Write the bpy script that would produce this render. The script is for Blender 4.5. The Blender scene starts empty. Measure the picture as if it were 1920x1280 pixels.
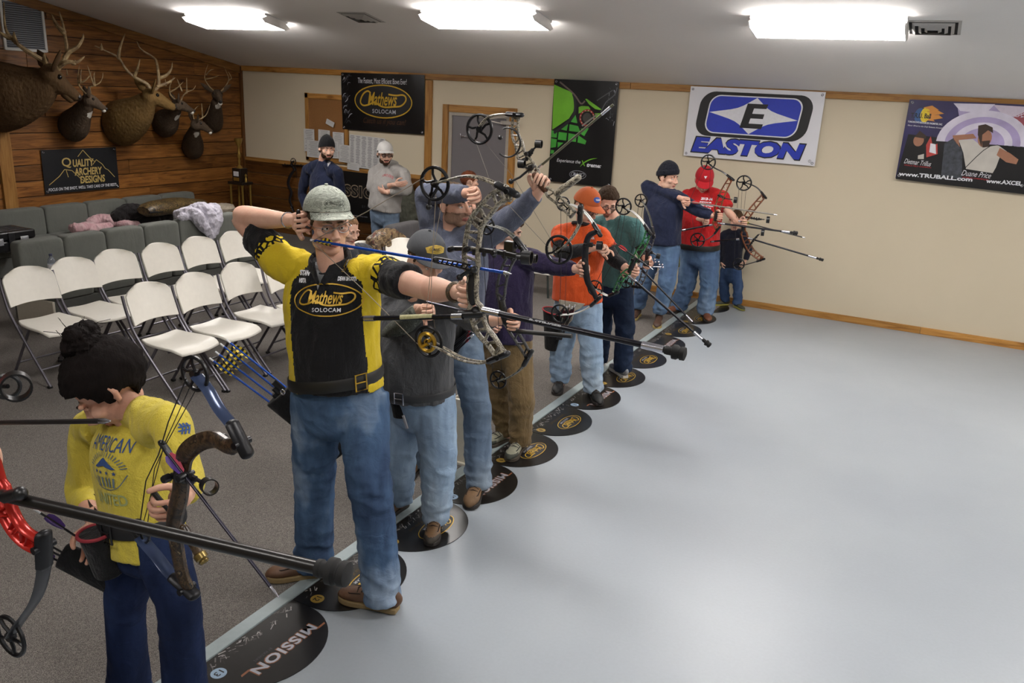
import bpy, bmesh, math, random
import numpy as np
from mathutils import Vector, Matrix, noise
from mathutils.bvhtree import BVHTree

random.seed(7)
PI = math.pi
C = bpy.context.scene.collection
V = Vector

# ------------------------------------------------------------------ camera, world, light, exposure
CAM_H, FOC = 2.364, 1544.27
PITCH, ROLL, YAW = 0.29661, 0.05073, -0.47076
_f = V((math.sin(YAW)*math.cos(PITCH), math.cos(YAW)*math.cos(PITCH), -math.sin(PITCH)))
_r = V((math.cos(YAW), -math.sin(YAW), 0)); _u = _r.cross(_f)
_r2 = _r*math.cos(ROLL)+_u*math.sin(ROLL); _u2 = -_r*math.sin(ROLL)+_u*math.cos(ROLL)
cd = bpy.data.cameras.new('camera'); cam = bpy.data.objects.new('camera', cd); C.objects.link(cam)
cam.matrix_world = Matrix(((_r2.x, _u2.x, -_f.x, 0), (_r2.y, _u2.y, -_f.y, 0), (_r2.z, _u2.z, -_f.z, CAM_H), (0, 0, 0, 1)))
cd.sensor_width = 36; cd.lens = FOC/1920*36; cd.clip_start = 0.05; cd.clip_end = 100
SC = bpy.context.scene
SC.camera = cam
SC.view_settings.view_transform = 'Standard'; SC.view_settings.look = 'None'
SC.view_settings.gamma = 1; SC.view_settings.use_curve_mapping = False
SC.view_settings.exposure = 0.0
LAMP_E = 38.0           # emission of the fluorescent diffusers
world = bpy.data.worlds.new('world'); SC.world = world; world.use_nodes = True
world.node_tree.nodes['Background'].inputs[0].default_value = (0.9, 0.95, 1, 1)
world.node_tree.nodes['Background'].inputs[1].default_value = 0.02

CEIL0, SLOPE, YB, XL = 2.508, 0.18576, 9.905, -10.0
XS = -2.425                                  # shooting line
def ceil_z(y): return CEIL0 + SLOPE*(YB-y)

def ray(px, py):
    return _r2*((px-960)/FOC) - _u2*((py-640)/FOC) + _f
def P(px, py, x=None, y=None, z=None):
    """the point of the room seen at a place of the photograph, on a plane x=, y= or z="""
    d = ray(px, py)
    if x is not None: t = x/d.x
    elif y is not None: t = y/d.y
    else: t = (z-CAM_H)/d.z
    return V((0, 0, CAM_H)) + d*t
def PC(px, py, off=0):
    d = ray(px, py); t = (CEIL0+SLOPE*YB-off-CAM_H)/(d.z+SLOPE*d.y)
    return V((0, 0, CAM_H)) + d*t

# ------------------------------------------------------------------ objects
def tag(o, label=None, cat=None, group=None, kind=None):
    if label: o['label'] = label
    if cat: o['category'] = cat
    if group: o['group'] = group
    if kind: o['kind'] = kind
    return o
def thing(name, label, cat, loc=(0, 0, 0), rz=0, group=None):
    o = bpy.data.objects.new(name, None); C.objects.link(o)
    o.location = loc; o.rotation_euler = (0, 0, rz); o.empty_display_size = .1
    return tag(o, label, cat, group)
def copy_tree(o, parent=None):
    c = o.copy(); C.objects.link(c); c.parent = parent
    for ch in o.children: copy_tree(ch, c)
    return c

def world_origin(parent):
    p = V((0, 0, 0))
    while parent is not None:
        p += parent.location; parent = parent.parent
    return p

class MB:
    """collects closed shapes; build() links them as one mesh object"""
    def __init__(s): s.v = []; s.f = []; s.m = []
    def add(s, vs, fs, mi=0):
        b = len(s.v); s.v += [tuple(v) for v in vs]; s.f += [tuple(b+i for i in f) for f in fs]; s.m += [mi]*len(fs); return s
    def box(s, c, size, rot=None, mi=0):
        c = V(c); sx, sy, sz = [k/2 for k in size]
        vs = [V((x*sx, y*sy, z*sz)) for x in (-1, 1) for y in (-1, 1) for z in (-1, 1)]
        if rot: vs = [rot @ v for v in vs]
        return s.add([c+v for v in vs], [(0, 1, 3, 2), (4, 6, 7, 5), (0, 4, 5, 1), (2, 3, 7, 6), (0, 2, 6, 4), (1, 5, 7, 3)], mi)
    def hexa(s, a, b, mi=0):
        """a: 4 points, b: 4 points opposite"""
        return s.add(list(a)+list(b), [(3, 2, 1, 0), (4, 5, 6, 7), (0, 1, 5, 4), (1, 2, 6, 5), (2, 3, 7, 6), (3, 0, 4, 7)], mi)
    def tube(s, pts, r, n=8, ref=None, round_ends=False, mi=0, closed=False):
        pts = [V(p) for p in pts]; m = len(pts)
        rs = [r]*m if not isinstance(r, list) else r
        rs = [(k, k) if not isinstance(k, tuple) else k for k in rs]
        tang = []
        for i in range(m):
            if closed: t = pts[(i+1) % m]-pts[i-1]
            else: t = pts[min(i+1, m-1)]-pts[max(i-1, 0)]
            tang.append(t.normalized() if t.length > 1e-9 else V((0, 0, 1)))
        t0 = tang[0]
        a = V(ref) if ref is not None else (V((0, 0, 1)) if abs(t0.z) < .9 else V((1, 0, 0)))
        rings = []
        a = (a-t0*a.dot(t0)).normalized()
        for i in range(m):
            t = tang[i]
            if ref is not None: a = V(ref)
            a = a-t*a.dot(t)
            a = a.normalized() if a.length > 1e-6 else t.orthogonal().normalized()
            rings.append((pts[i], a, t.cross(a), rs[i], t))
        if round_ends and not closed:
            p, a0, b, q, t = rings[0]; k = min(q)
            pre = [(p-t*k*math.sin(g), a0, b, (q[0]*math.cos(g), q[1]*math.cos(g)), t) for g in (1.35, .95, .5)]
            p, a1, b1, q1, t1 = rings[-1]; k1 = min(q1)
            post = [(p+t1*k1*math.sin(g), a1, b1, (q1[0]*math.cos(g), q1[1]*math.cos(g)), t1) for g in (.5, .95, 1.35)]
            rings = pre+rings+post
        vs = []; fs = []
        for p, a1, b, q, t in rings:
            for k in range(n):
                an = 2*PI*k/n; vs.append(p+a1*(q[0]*math.cos(an))+b*(q[1]*math.sin(an)))
        m = len(rings)
        for i in range(m if closed else m-1):
            j = (i+1) % m
            for k in range(n):
                k2 = (k+1) % n; fs.append((i*n+k, i*n+k2, j*n+k2, j*n+k))
        if not closed:
            fs.append(tuple(reversed(range(n)))); fs.append(tuple(range((m-1)*n, m*n)))
        return s.add(vs, fs, mi)
    def ball(s, c, r, rot=None, nu=12, nv=8, mi=0):
        c = V(c); r = (r, r, r) if not isinstance(r, (tuple, list)) else r
        vs = [V((0, 0, r[2]))]
        for i in range(1, nv):
            th = PI*i/nv
            for k in range(nu):
                ph = 2*PI*k/nu; vs.append(V((r[0]*math.sin(th)*math.cos(ph), r[1]*math.sin(th)*math.sin(ph), r[2]*math.cos(th))))
        vs.append(V((0, 0, -r[2]))); L = len(vs)-1
        fs = [(0, 1+k, 1+(k+1) % nu) for k in range(nu)]
        for i in range(nv-2):
            for k in range(nu):
                a = 1+i*nu+k; b = 1+i*nu+(k+1) % nu; fs.append((a, a+nu, b+nu, b))
        fs += [(L, 1+(nv-2)*nu+(k+1) % nu, 1+(nv-2)*nu+k) for k in range(nu)]
        if rot: vs = [rot @ v for v in vs]
        return s.add([c+v for v in vs], fs, mi)
    def lathe(s, o, prof, n=20, ax=(0, 0, 1), mi=0):
        """profile [(radius, height)] around axis ax through o, closed ends"""
        o = V(o); ax = V(ax).normalized(); a = ax.orthogonal().normalized(); b = ax.cross(a)
        vs = []; fs = []
        for r, h in prof:
            for k in range(n):
                g = 2*PI*k/n; vs.append(o+ax*h+a*(max(r, 1e-4)*math.cos(g))+b*(max(r, 1e-4)*math.sin(g)))
        for i in range(len(prof)-1):
            for k in range(n):
                k2 = (k+1) % n; fs.append((i*n+k, i*n+k2, (i+1)*n+k2, (i+1)*n+k))
        fs.append(tuple(reversed(range(n)))); fs.append(tuple(range((len(prof)-1)*n, len(prof)*n)))
        return s.add(vs, fs, mi)
    def prism(s, poly, o, u, v, depth, mi=0):
        """2D outline (counter-clockwise) in the frame o,u,v pushed by depth along u x v"""
        o = V(o); u = V(u); v = V(v); n = u.cross(v).normalized()*depth
        a = [o+u*p[0]+v*p[1] for p in poly]; k = len(a)
        return s.add(a+[p+n for p in a], [tuple(reversed(range(k))), tuple(range(k, 2*k))]+[(i, (i+1) % k, k+(i+1) % k, k+i) for i in range(k)], mi)
    def ring(s, c, R, r, ax=(0, 1, 0), n=24, k=6, mi=0, a0=0, a1=2*PI):
        c = V(c); ax = V(ax).normalized(); a = ax.orthogonal().normalized(); b = ax.cross(a)
        full = abs(a1-a0-2*PI) < 1e-6
        pts = [c+a*(R*math.cos(a0+(a1-a0)*i/n))+b*(R*math.sin(a0+(a1-a0)*i/n)) for i in range(n if full else n+1)]
        return s.tube(pts, r, k, ref=ax, mi=mi, closed=full)
    def mesh(s, name, org=V((0, 0, 0))):
        me = bpy.data.meshes.new(name); o = V(org)
        me.from_pydata([(v[0]-o.x, v[1]-o.y, v[2]-o.z) for v in s.v], [], s.f); 
        if any(s.m): me.polygons.foreach_set('material_index', s.m)
        me.update(); return me
    def build(s, name, mats, parent=None, smooth=True, bevel=0, sub=0, label=None, local=False, angle=40, wn=False):
        org = V((0, 0, 0)) if local else world_origin(parent)
        return link(name, s.mesh(name, org), mats, parent, smooth, bevel, sub, label, angle)

def link(name, me, mats, parent=None, smooth=True, bevel=0, sub=0, label=None, angle=40):
    o = bpy.data.objects.new(name, me); C.objects.link(o); o.parent = parent
    for m in (mats if isinstance(mats, (list, tuple)) else [mats]): me.materials.append(m)
    if bevel:
        b = o.modifiers.new('b', 'BEVEL'); b.width = bevel; b.segments = 2; b.limit_method = 'ANGLE'; b.angle_limit = math.radians(35)
    if sub:
        b = o.modifiers.new('s', 'SUBSURF'); b.levels = sub; b.render_levels = sub
    if smooth:
        me.polygons.foreach_set('use_smooth', [True]*len(me.polygons))
        if not sub: me.set_sharp_from_angle(angle=math.radians(angle))
    if label: o['label'] = label
    return o
def struct(o): o['kind'] = 'structure'; return o

def remesh(mb, voxel, iters=4, fac=.5):
    me = mb.mesh('tmp'); o = bpy.data.objects.new('tmp', me); C.objects.link(o)
    m = o.modifiers.new('r', 'REMESH'); m.mode = 'VOXEL'; m.voxel_size = voxel; m.adaptivity = 0
    if iters:
        m = o.modifiers.new('s', 'SMOOTH'); m.factor = fac; m.iterations = iters
    dg = bpy.context.evaluated_depsgraph_get(); dg.update()
    out = bpy.data.meshes.new_from_object(o.evaluated_get(dg))
    bpy.data.objects.remove(o); bpy.data.meshes.remove(me)
    return out
def join_meshes(name, mes):
    """several meshes as one (material index kept)"""
    vs = []; fs = []; mi = []
    for me in mes:
        b = len(vs); vs += [tuple(v.co) for v in me.vertices]
        fs += [tuple(b+i for i in p.vertices) for p in me.polygons]; mi += [p.material_index for p in me.polygons]
    out = bpy.data.meshes.new(name); out.from_pydata(vs, [], fs); out.polygons.foreach_set('material_index', mi); out.update()
    return out
def shift_mesh(me, d):
    n = len(me.vertices); a = np.empty(n*3, np.float32); me.vertices.foreach_get('co', a)
    a = a.reshape(-1, 3)-np.array(d, np.float32); me.vertices.foreach_set('co', a.ravel()); me.update()
def bvh_of(me): return BVHTree.FromPolygons([v.co.copy() for v in me.vertices], [tuple(p.vertices) for p in me.polygons])

# ------------------------------------------------------------------ materials
def lin(h):
    if isinstance(h, str):
        h = h.lstrip('#'); c = [int(h[i:i+2], 16)/255 for i in (0, 2, 4)]
    else: c = list(h)
    return tuple((x/12.92 if x <= .04045 else ((x+.055)/1.055)**2.4) for x in c)+(1,)
class NT:
    def __init__(s, name):
        s.m = bpy.data.materials.new(name); s.m.use_nodes = True; s.t = s.m.node_tree; s.b = s.t.nodes['Principled BSDF']
    def n(s, ty, **kw):
        x = s.t.nodes.new(ty)
        for k, v in kw.items():
            if k.startswith('i_'):
                key = k[2:]; key = int(key) if key.isdigit() else key.replace('_', ' ')
                x.inputs[key].default_value = v
            else: setattr(x, k, v)
        return x
    def l(s, a, b): s.t.links.new(a, b)
    def coord(s, scale=(1, 1, 1), kind='Object'):
        tc = s.n('ShaderNodeTexCoord'); mp = s.n('ShaderNodeMapping'); mp.inputs['Scale'].default_value = scale
        s.l(tc.outputs[kind], mp.inputs[0]); return mp.outputs[0]
    def noise(s, vec, scale, detail=3, rough=.5, dist=0):
        x = s.n('ShaderNodeTexNoise'); x.inputs['Scale'].default_value = scale; x.inputs['Detail'].default_value = detail
        x.inputs['Roughness'].default_value = rough; x.inputs['Distortion'].default_value = dist
        s.l(vec, x.inputs['Vector']); return x.outputs['Fac']
    def ramp(s, fac, stops, const=False):
        r = s.n('ShaderNodeValToRGB'); e = r.color_ramp.elements
        if const: r.color_ramp.interpolation = 'CONSTANT'
        while len(e) < len(stops): e.new(.5)
        for k, (p, c) in enumerate(stops): e[k].position = p; e[k].color = lin(c)
        s.l(fac, r.inputs[0]); return r.outputs[0]
    def mix(s, fac, a, b, mode='MIX'):
        x = s.n('ShaderNodeMix', data_type='RGBA', blend_type=mode)
        if isinstance(fac, (int, float)): x.inputs[0].default_value = fac
        else: s.l(fac, x.inputs[0])
        for k, q in ((6, a), (7, b)):
            if isinstance(q, (str, tuple)): x.inputs[k].default_value = lin(q) if isinstance(q, str) else q
            else: s.l(q, x.inputs[k])
        return x.outputs[2]
    def bump(s, h, strength=.3, dist=.01):
        b = s.n('ShaderNodeBump'); b.inputs['Strength'].default_value = strength; b.inputs['Distance'].default_value = dist
        s.l(h, b.inputs['Height']); s.l(b.outputs[0], s.b.inputs['Normal'])
    def base(s, c):
        if isinstance(c, str): s.b.inputs['Base Color'].default_value = lin(c)
        else: s.l(c, s.b.inputs['Base Color'])
        return s
    def set(s, rough=.5, metal=0, spec=.5, coat=0):
        s.b.inputs['Roughness'].default_value = rough; s.b.inputs['Metallic'].default_value = metal
        s.b.inputs['Specular IOR Level'].default_value = spec; s.b.inputs['Coat Weight'].default_value = coat
        return s
MC = {}
def M(col, rough=.5, metal=0, var=.06, sc=40, bump=0, spec=.5):
    """a plain material with slight procedural mottling"""
    key = (col, rough, metal, var, sc, bump, spec)
    if key in MC: return MC[key]
    t = NT('surface_'+col.lstrip('#')).set(rough, metal, spec); v = t.coord()
    nz = t.noise(v, sc, 3)
    c = lin(col)
    lo = tuple(x*(1-var*1.6) for x in c[:3])+(1,); hi = tuple(min(1, x*(1+var*1.6)) for x in c[:3])+(1,)
    t.base(t.mix(nz, lo, hi))
    if bump: t.bump(nz, bump, .004)
    MC[key] = t.m; return t.m
def cloth(col, col2=None, sc=260, fold=14, bump=.35, rough=.85):
    key = ('cloth', col, col2, sc, fold, bump)
    if key in MC: return MC[key]
    t = NT('cloth_'+col.lstrip('#')).set(rough, 0, .2); v = t.coord()
    big = t.noise(v, fold, 4, .6, .6); fine = t.noise(v, sc, 2)
    c = lin(col); k = lin(col2) if col2 else tuple(x*.72 for x in c[:3])+(1,)
    a = t.mix(big, c, k); t.base(t.mix(.12, a, fine, 'OVERLAY'))
    h = t.n('ShaderNodeMath', operation='ADD'); t.l(big, h.inputs[0]); 
    h2 = t.n('ShaderNodeMath', operation='MULTIPLY', i_1=.12); t.l(fine, h2.inputs[0]); t.l(h2.outputs[0], h.inputs[1])
    st = t.noise(t.coord((1, 1, .4)), fold*1.3, 3, .55, 1.2); h3 = t.n('ShaderNodeMath', operation='ADD'); t.l(h.outputs[0], h3.inputs[0]); t.l(st, h3.inputs[1])
    t.bump(h3.outputs[0], min(1, bump*1.5), .035); t.b.inputs['Sheen Weight'].default_value = .1
    MC[key] = t.m; return t.m
def denim(a, b, c):
    t = NT('denim').set(.9, 0, .15); v = t.coord(); 
    big = t.noise(t.coord((1, 1, .45)), 5.0, 3, .5, .1); vs = t.coord((1, 1, .22)); streak = t.noise(vs, 26, 4, .6, .4); fine = t.noise(v, 420, 2)
    m = t.ramp(big, [(.3, a), (.52, b), (.8, c)])
    m = t.mix(.35, m, streak, 'OVERLAY'); t.base(t.mix(.25, m, fine, 'OVERLAY'))
    fold = t.noise(t.coord((1, 1, 1.3)), 9, 3, .5, .8); t.bump(fold, .4, .03); return t.m
def camo(cols, sc=26, rough=.45, stretch=(1, 1, 1), dist=1.5, bump=0):
    t = NT('camouflage').set(rough, 0, .5); v = t.coord(stretch)
    a = t.noise(v, sc, 4, .65, dist); b = t.noise(t.coord((stretch[1], stretch[2], stretch[0])), sc*2.1, 3, .6, 2)
    n = len(cols)
    m1 = t.ramp(a, [(.3+.4*i/n, c) for i, c in enumerate(cols)], True)
    m2 = t.ramp(b, [(0, '#000000'), (.56, '#ffffff')], True)
    m3 = t.ramp(b, [(.3+.4*i/n, c) for i, c in enumerate(reversed(cols))], True)
    t.base(t.mix(m2, m1, m3))
    if bump: t.bump(a, bump, .01)
    return t.m
def wood(dark, mid, light, axis=0, sc=1.0, rough=.5, knots=True, name='wood'):
    t = NT(name).set(rough, 0, .35)
    st = [14, 14, 14]; st[axis] = 1.1
    oi = t.n('ShaderNodeObjectInfo'); v = t.coord(tuple(x*sc for x in st))
    ad = t.n('ShaderNodeVectorMath', operation='ADD'); t.l(v, ad.inputs[0])
    sc_ = t.n('ShaderNodeVectorMath', operation='SCALE'); sc_.inputs[0].default_value = (37, 51, 23); t.l(oi.outputs['Random'], sc_.inputs['Scale']); t.l(sc_.outputs[0], ad.inputs[1])
    g = t.noise(ad.outputs[0], 1.6, 6, .62, 1.2)
    c = t.ramp(g, [(.3, dark), (.5, mid), (.72, light)])
    if knots:
        kv = t.coord((3.2 if axis == 0 else 8, 3.2 if axis == 1 else 8, 3.2 if axis == 2 else 8))
        ad2 = t.n('ShaderNodeVectorMath', operation='ADD'); t.l(kv, ad2.inputs[0]); t.l(sc_.outputs[0], ad2.inputs[1])
        vo = t.n('ShaderNodeTexVoronoi'); vo.inputs['Scale'].default_value = .55; t.l(ad2.outputs[0], vo.inputs['Vector'])
        k = t.ramp(vo.outputs['Distance'], [(.07, '#ffffff'), (.16, '#000000')]); c = t.mix(k, c, dark)
    br = t.n('ShaderNodeMapRange', i_3=.72, i_4=1.22); t.l(oi.outputs['Random'], br.inputs[0])
    hs = t.n('ShaderNodeHueSaturation'); t.l(br.outputs[0], hs.inputs['Value']); t.l(c, hs.inputs['Color'])
    t.base(hs.outputs[0]); t.bump(g, .15, .004); return t.m
def skin(col, red):
    t = NT('skin').set(.5, 0, .35); v = t.coord()
    a = t.noise(v, 9, 3); b = t.noise(v, 160, 2)
    m = t.mix(t.ramp(a, [(.35, '#000000'), (.7, '#ffffff')]), lin(col), lin(red)); t.base(t.mix(.12, m, b, 'OVERLAY'))
    t.bump(b, .08, .002); t.b.inputs['Subsurface Weight'].default_value = .08; t.b.inputs['Subsurface Radius'].default_value = (.02, .008, .005); return t.m
def fur(cols, sc=60):
    t = NT('fur').set(.85, 0, .15); v = t.coord((1, 1, .35)); a = t.noise(v, sc, 4, .7); b = t.noise(t.coord(), 4, 3)
    m = t.ramp(a, [(.3, cols[0]), (.7, cols[1])]); t.base(t.mix(b, m, lin(cols[2]))); t.bump(a, .6, .01); return t.m
def emit(col, e):
    t = NT('lamp'); t.base(col); t.b.inputs['Emission Color'].default_value = lin(col); t.b.inputs['Emission Strength'].default_value = e; return t.m
BLACK = M('#17171a', .45); BLACKM = M('#141416', .35, .0); RUBBER = M('#101011', .75); STEEL = M('#c9c9d2', .22, 1, .03); DARKMETAL = M('#3a3a42', .35, .8)
GOLD = M('#c9a13a', .35, .6); WHITE = M('#eeeeee', .5); CHARCOAL = M('#45454c', .4, .5)
# ------------------------------------------------------------------ the room
XR, YF, YR = 12.0, -6.0, -1.0               # right end, front end, ridge of the ceiling
ZR = ceil_z(YR); ZF = ZR - SLOPE*(YR-YF)
t = NT('epoxy_floor').set(.3, 0, .6); v = t.coord()
n1 = t.noise(v, .8, 3); n2 = t.noise(v, 60, 3); n3 = t.noise(v, 9, 4, .7)
c = t.ramp(n1, [(.3, '#979ea5'), (.7, '#a1a8ae')]); c = t.mix(t.ramp(n3, [(.74, '#000000'), (.8, '#3a3a3a')]), c, lin('#a8acb0')); t.base(t.mix(.05, c, n2, 'OVERLAY'))
rr = t.n('ShaderNodeMapRange', i_3=.34, i_4=.44); t.l(n3, rr.inputs[0]); t.l(rr.outputs[0], t.b.inputs['Roughness'])
b = t.n('ShaderNodeMath', operation='ADD'); t.l(n3, b.inputs[0]); t.l(n2, b.inputs[1]); t.bump(b.outputs[0], .035, .004); EPOXY = t.m
t = NT('carpet').set(.95, 0, .1); v = t.coord(); a = t.noise(v, 330, 2, .7); b2 = t.noise(v, 90, 3, .7); b3 = t.noise(v, .9, 4)
c = t.ramp(a, [(.3, '#33302e'), (.5, '#6a6561'), (.7, '#959089')]); c = t.mix(.35, c, b2, 'OVERLAY'); t.base(t.mix(.3, c, b3, 'OVERLAY')); t.bump(a, .6, .006); CARPET = t.m
t = NT('plaster').set(.8, 0, .25); v = t.coord(); a = t.noise(v, 120, 3); b = t.noise(v, 1.2, 3)
t.base(t.mix(b, lin('#cbbfa6'), lin('#d1c5ad'))); t.bump(a, .12, .004); PLASTER = t.m
t = NT('ceiling_paint').set(.85, 0, .2); v = t.coord(); a = t.noise(v, 55, 4, .7); b = t.noise(v, 2, 2)
t.base(t.mix(b, lin('#e6e3e0'), lin('#ece9e6'))); t.bump(a, .35, .006); CEILP = t.m
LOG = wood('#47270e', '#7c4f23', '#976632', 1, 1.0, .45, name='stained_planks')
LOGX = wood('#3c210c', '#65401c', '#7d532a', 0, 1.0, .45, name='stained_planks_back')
PINE_X = wood('#7d5223', '#a8783b', '#bb8c4e', 0, 1, .5, name='pine_trim'); PINE_Y = wood('#5d3c1a', '#83592a', '#9a6f3b', 1, 1, .5, name='pine_trim_side'); PINE_Z = wood('#7d5223', '#a8783b', '#bb8c4e', 2, 1, .5, name='pine_post')
LOGBACK = M('#2e1a0b', .7)

def slab(name, p, q, m, **k): 
    mb = MB(); mb.box([(a+b)/2 for a, b in zip(p, q)], [abs(b-a) for a, b in zip(p, q)]); return struct(mb.build(name, m, None, smooth=False, **k))
slab('floor', (XS+.025, YF, -.1), (XR, YB+.1, 0), EPOXY)
slab('floor_carpet', (XL-.1, YF, -.1), (XS-.045, YB+.1, .004), CARPET)
STRIPM = M('#9aa6a8', .35, .15)
slab('trim_1', (XS-.045, YF, -.1), (XS+.025, YB-.03, .009), STRIPM, bevel=.003)
slab('wall_back', (XL-.1, YB, 0), (XR, YB+.1, CEIL0+.02), PLASTER)
# ceiling: slopes up from the back wall to a ridge, then down
mb = MB()
for y0, z0, y1, z1 in ((YB+.1, ceil_z(YB+.1), YR, ZR), (YR, ZR, YF, ZF)):
    mb.hexa([(XL-.1, y0, z0), (XR, y0, z0), (XR, y1, z1), (XL-.1, y1, z1)], [(XL-.1, y0, z0+.1), (XR, y0, z0+.1), (XR, y1, z1+.1), (XL-.1, y1, z1+.1)])
struct(mb.build('ceiling', CEILP, smooth=False))
gable = [(YF, 0), (YB, 0), (YB, CEIL0), (YR, ZR), (YF, ZF)]
mb = MB(); mb.prism(gable, (XL-.1, 0, 0), (0, 1, 0), (0, 0, 1), .1); wl = struct(mb.build('wall_left', LOGBACK, smooth=False))
mb = MB(); mb.prism(gable, (XR, 0, 0), (0, 1, 0), (0, 0, 1), .1); struct(mb.build('wall_right', PLASTER, smooth=False))
slab('wall_front', (XL-.1, YF-.1, 0), (XR, YF, ZF), PLASTER)

# planks of the left wall, each cut to the slope of the ceiling
PH = .191; z0 = 1.192-6*PH
k = 0
for r in range(-1, 22):
    za, zb = z0+r*PH, z0+(r+1)*PH-.008
    za = max(za, 0.004)
    if zb <= za: continue
    y = 9.9; first = True
    while y > 1.5:
        L = random.uniform(2.0, 3.4) if not first else random.uniform(.9, 2.6); first = False
        ya, yb = max(y-L, 1.5)+.004, y
        y -= L
        def lim(z): return YB-(z-CEIL0)/SLOPE-.02
        a1, b1 = min(yb, lim(za)), min(yb, lim(zb))
        if b1 < ya+.05: 
            if a1 < ya+.05: continue
            b1 = ya+.04
        d = random.uniform(.016, .024)
        mb = MB(); mb.prism([(ya, za), (a1, za), (b1, zb), (ya, zb)], (XL, 0, 0), (0, 1, 0), (0, 0, 1), d)
        # cut so that grain runs with each piece
        o = mb.build('plank', LOG, wl, smooth=False, bevel=.004); k += 1
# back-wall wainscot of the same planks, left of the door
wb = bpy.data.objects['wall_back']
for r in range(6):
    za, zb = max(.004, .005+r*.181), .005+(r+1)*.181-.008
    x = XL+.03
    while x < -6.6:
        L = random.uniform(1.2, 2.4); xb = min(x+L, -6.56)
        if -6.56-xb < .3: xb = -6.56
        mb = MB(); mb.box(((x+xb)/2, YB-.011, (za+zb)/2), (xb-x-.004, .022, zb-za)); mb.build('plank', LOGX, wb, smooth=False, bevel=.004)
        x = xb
def board(name, p, q, m, bevel=.004): return slab(name, p, q, m, bevel=bevel)
board('trim_2', (XL+.02, YB-.034, 1.085), (-6.56, YB, 1.142), PINE_X)              # chair rail
board('trim_3', (-6.555, YB-.03, 0), (-6.445, YB, 2.43), PINE_Z)                    # upright board beside the door
for i, (xa, xb) in enumerate(((XL+.02, -7.0), (-7.0, -3.6), (-3.596, 1.2), (1.204, 5.4), (5.404, XR))):
    mb = MB(); mb.hexa([(xa, YB-.028, 2.436), (xb, YB-.028, 2.436), (xb, YB, 2.436), (xa, YB, 2.436)], [(xa, YB-.028, 2.513), (xb, YB-.028, 2.513), (xb, YB, 2.508), (xa, YB, 2.508)])
    struct(mb.build('trim_%d' % (4+i), PINE_X, smooth=False, bevel=.003))
for i, (ya, yb) in enumerate(((YB-.03, 6.4), (6.396, 2.6), (2.596, YR))):            # sloping trim along the left wall
    mb = MB(); f = lambda y, o: (XL+.02+o, y, ceil_z(y)-.004)
    mb.hexa([(XL, ya, ceil_z(ya)-.115), (XL+.05, ya, ceil_z(ya)-.115), (XL+.05, yb, ceil_z(yb)-.115), (XL, yb, ceil_z(yb)-.115)], [(XL, ya, ceil_z(ya)-.003), (XL+.05, ya, ceil_z(ya)-.003), (XL+.05, yb, ceil_z(yb)-.003), (XL, yb, ceil_z(yb)-.003)])
    struct(mb.build('trim_%d' % (9+i), PINE_Y, smooth=False, bevel=.003))
board('trim_12', (XL, YB-.055, 0), (XL+.055, YB-.002, 2.5), wood('#3c210c', '#5d3a18', '#6d4822', 2, 1, .5, name='corner_post'))  # corner post
for i, (xa, xb) in enumerate(((-5.12, -2.0), (-1.997, .015), (.018, 4.2), (4.204, 8.2), (8.204, XR))):
    board('baseboard_back' if i == 0 else 'baseboard_back.%03d' % i, (xa, YB-.018, 0), (xb, YB, .077), PINE_X, .003)
# casing of an opening at the frame's left edge, on the plank wall
mb = MB(); mb.box((XL+.03, 6.06, 1.1), (.05, .16, 1.16)); struct(mb.build('trim_13', PINE_Z, smooth=False, bevel=.005))
mb = MB(); mb.box((XL+.03, 5.4, .54), (.05, 1.3, .09)); struct(mb.build('trim_14', PINE_Y, smooth=False, bevel=.005))

# door_1: pine casing, pale steel frame, grey slab
dx0, dx1, dz = -6.26, -5.13, 2.128
mb = MB(); w = .095
mb.box((dx0+w/2, YB-.02, dz/2), (w, .04, dz)); d1 = struct(mb.build('door_1', PINE_Z, smooth=False, bevel=.004))
MB().box((dx1-w/2, YB-.02, dz/2-.05), (w, .04, dz-.1)).build('casing', PINE_Z, d1, smooth=False, bevel=.004)
MB().box(((dx0+dx1)/2+.05, YB-.021, dz-w/2), (dx1-dx0-.1, .042, w)).build('casing', PINE_X, d1, smooth=False, bevel=.004)
FRAME = M('#a49c90', .5); SLAB = M('#6e6a6c', .55, 0, .04, 6); 
mb = MB(); fx0, fx1 = dx0+w, dx1-w
mb.box((fx0+.025, YB-.012, 1.015), (.05, .03, 2.03)); mb.box((fx1-.025, YB-.012, 1.015), (.05, .03, 2.03)); mb.box(((fx0+fx1)/2, YB-.012, 2.01), (fx1-fx0, .0302, .045)); mb.build('frame', FRAME, d1, smooth=False, bevel=.003)
MB().box(((fx0+fx1)/2, YB-.004, .995), (fx1-fx0-.1, .012, 1.985)).build('door_panel', SLAB, d1, smooth=False, bevel=.002)
mb = MB(); hx, hy, hz = P(955, 231, y=YB-.05); mb.box((hx, YB-.035, hz), (.26, .045, .045)); mb.tube([(hx-.1, YB-.06, hz-.01), (hx-.3, YB-.2, hz+.03), (hx+.02, YB-.03, hz+.09)], .008, 6); mb.build('door_closer', M('#b5aea6', .4, .4), d1, bevel=.004)
hx, hy, hz = P(871, 256, y=YB-.02); mb = MB(); mb.box((hx, YB-.022, hz), (.14, .012, .022)); mb.tube([(hx-.06, YB-.03, hz-.04), (hx-.06, YB-.03, hz+.04)], .008, 8); mb.build('hinge', STEEL, d1, bevel=.002)
mb = MB(); mb.tube([(fx1-.11, YB-.012, .98), (fx1-.11, YB-.05, .98)], .016, 10); mb.ball((fx1-.11, YB-.06, .98), (.03, .02, .03)); mb.build('door_knob', STEEL, d1)

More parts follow.
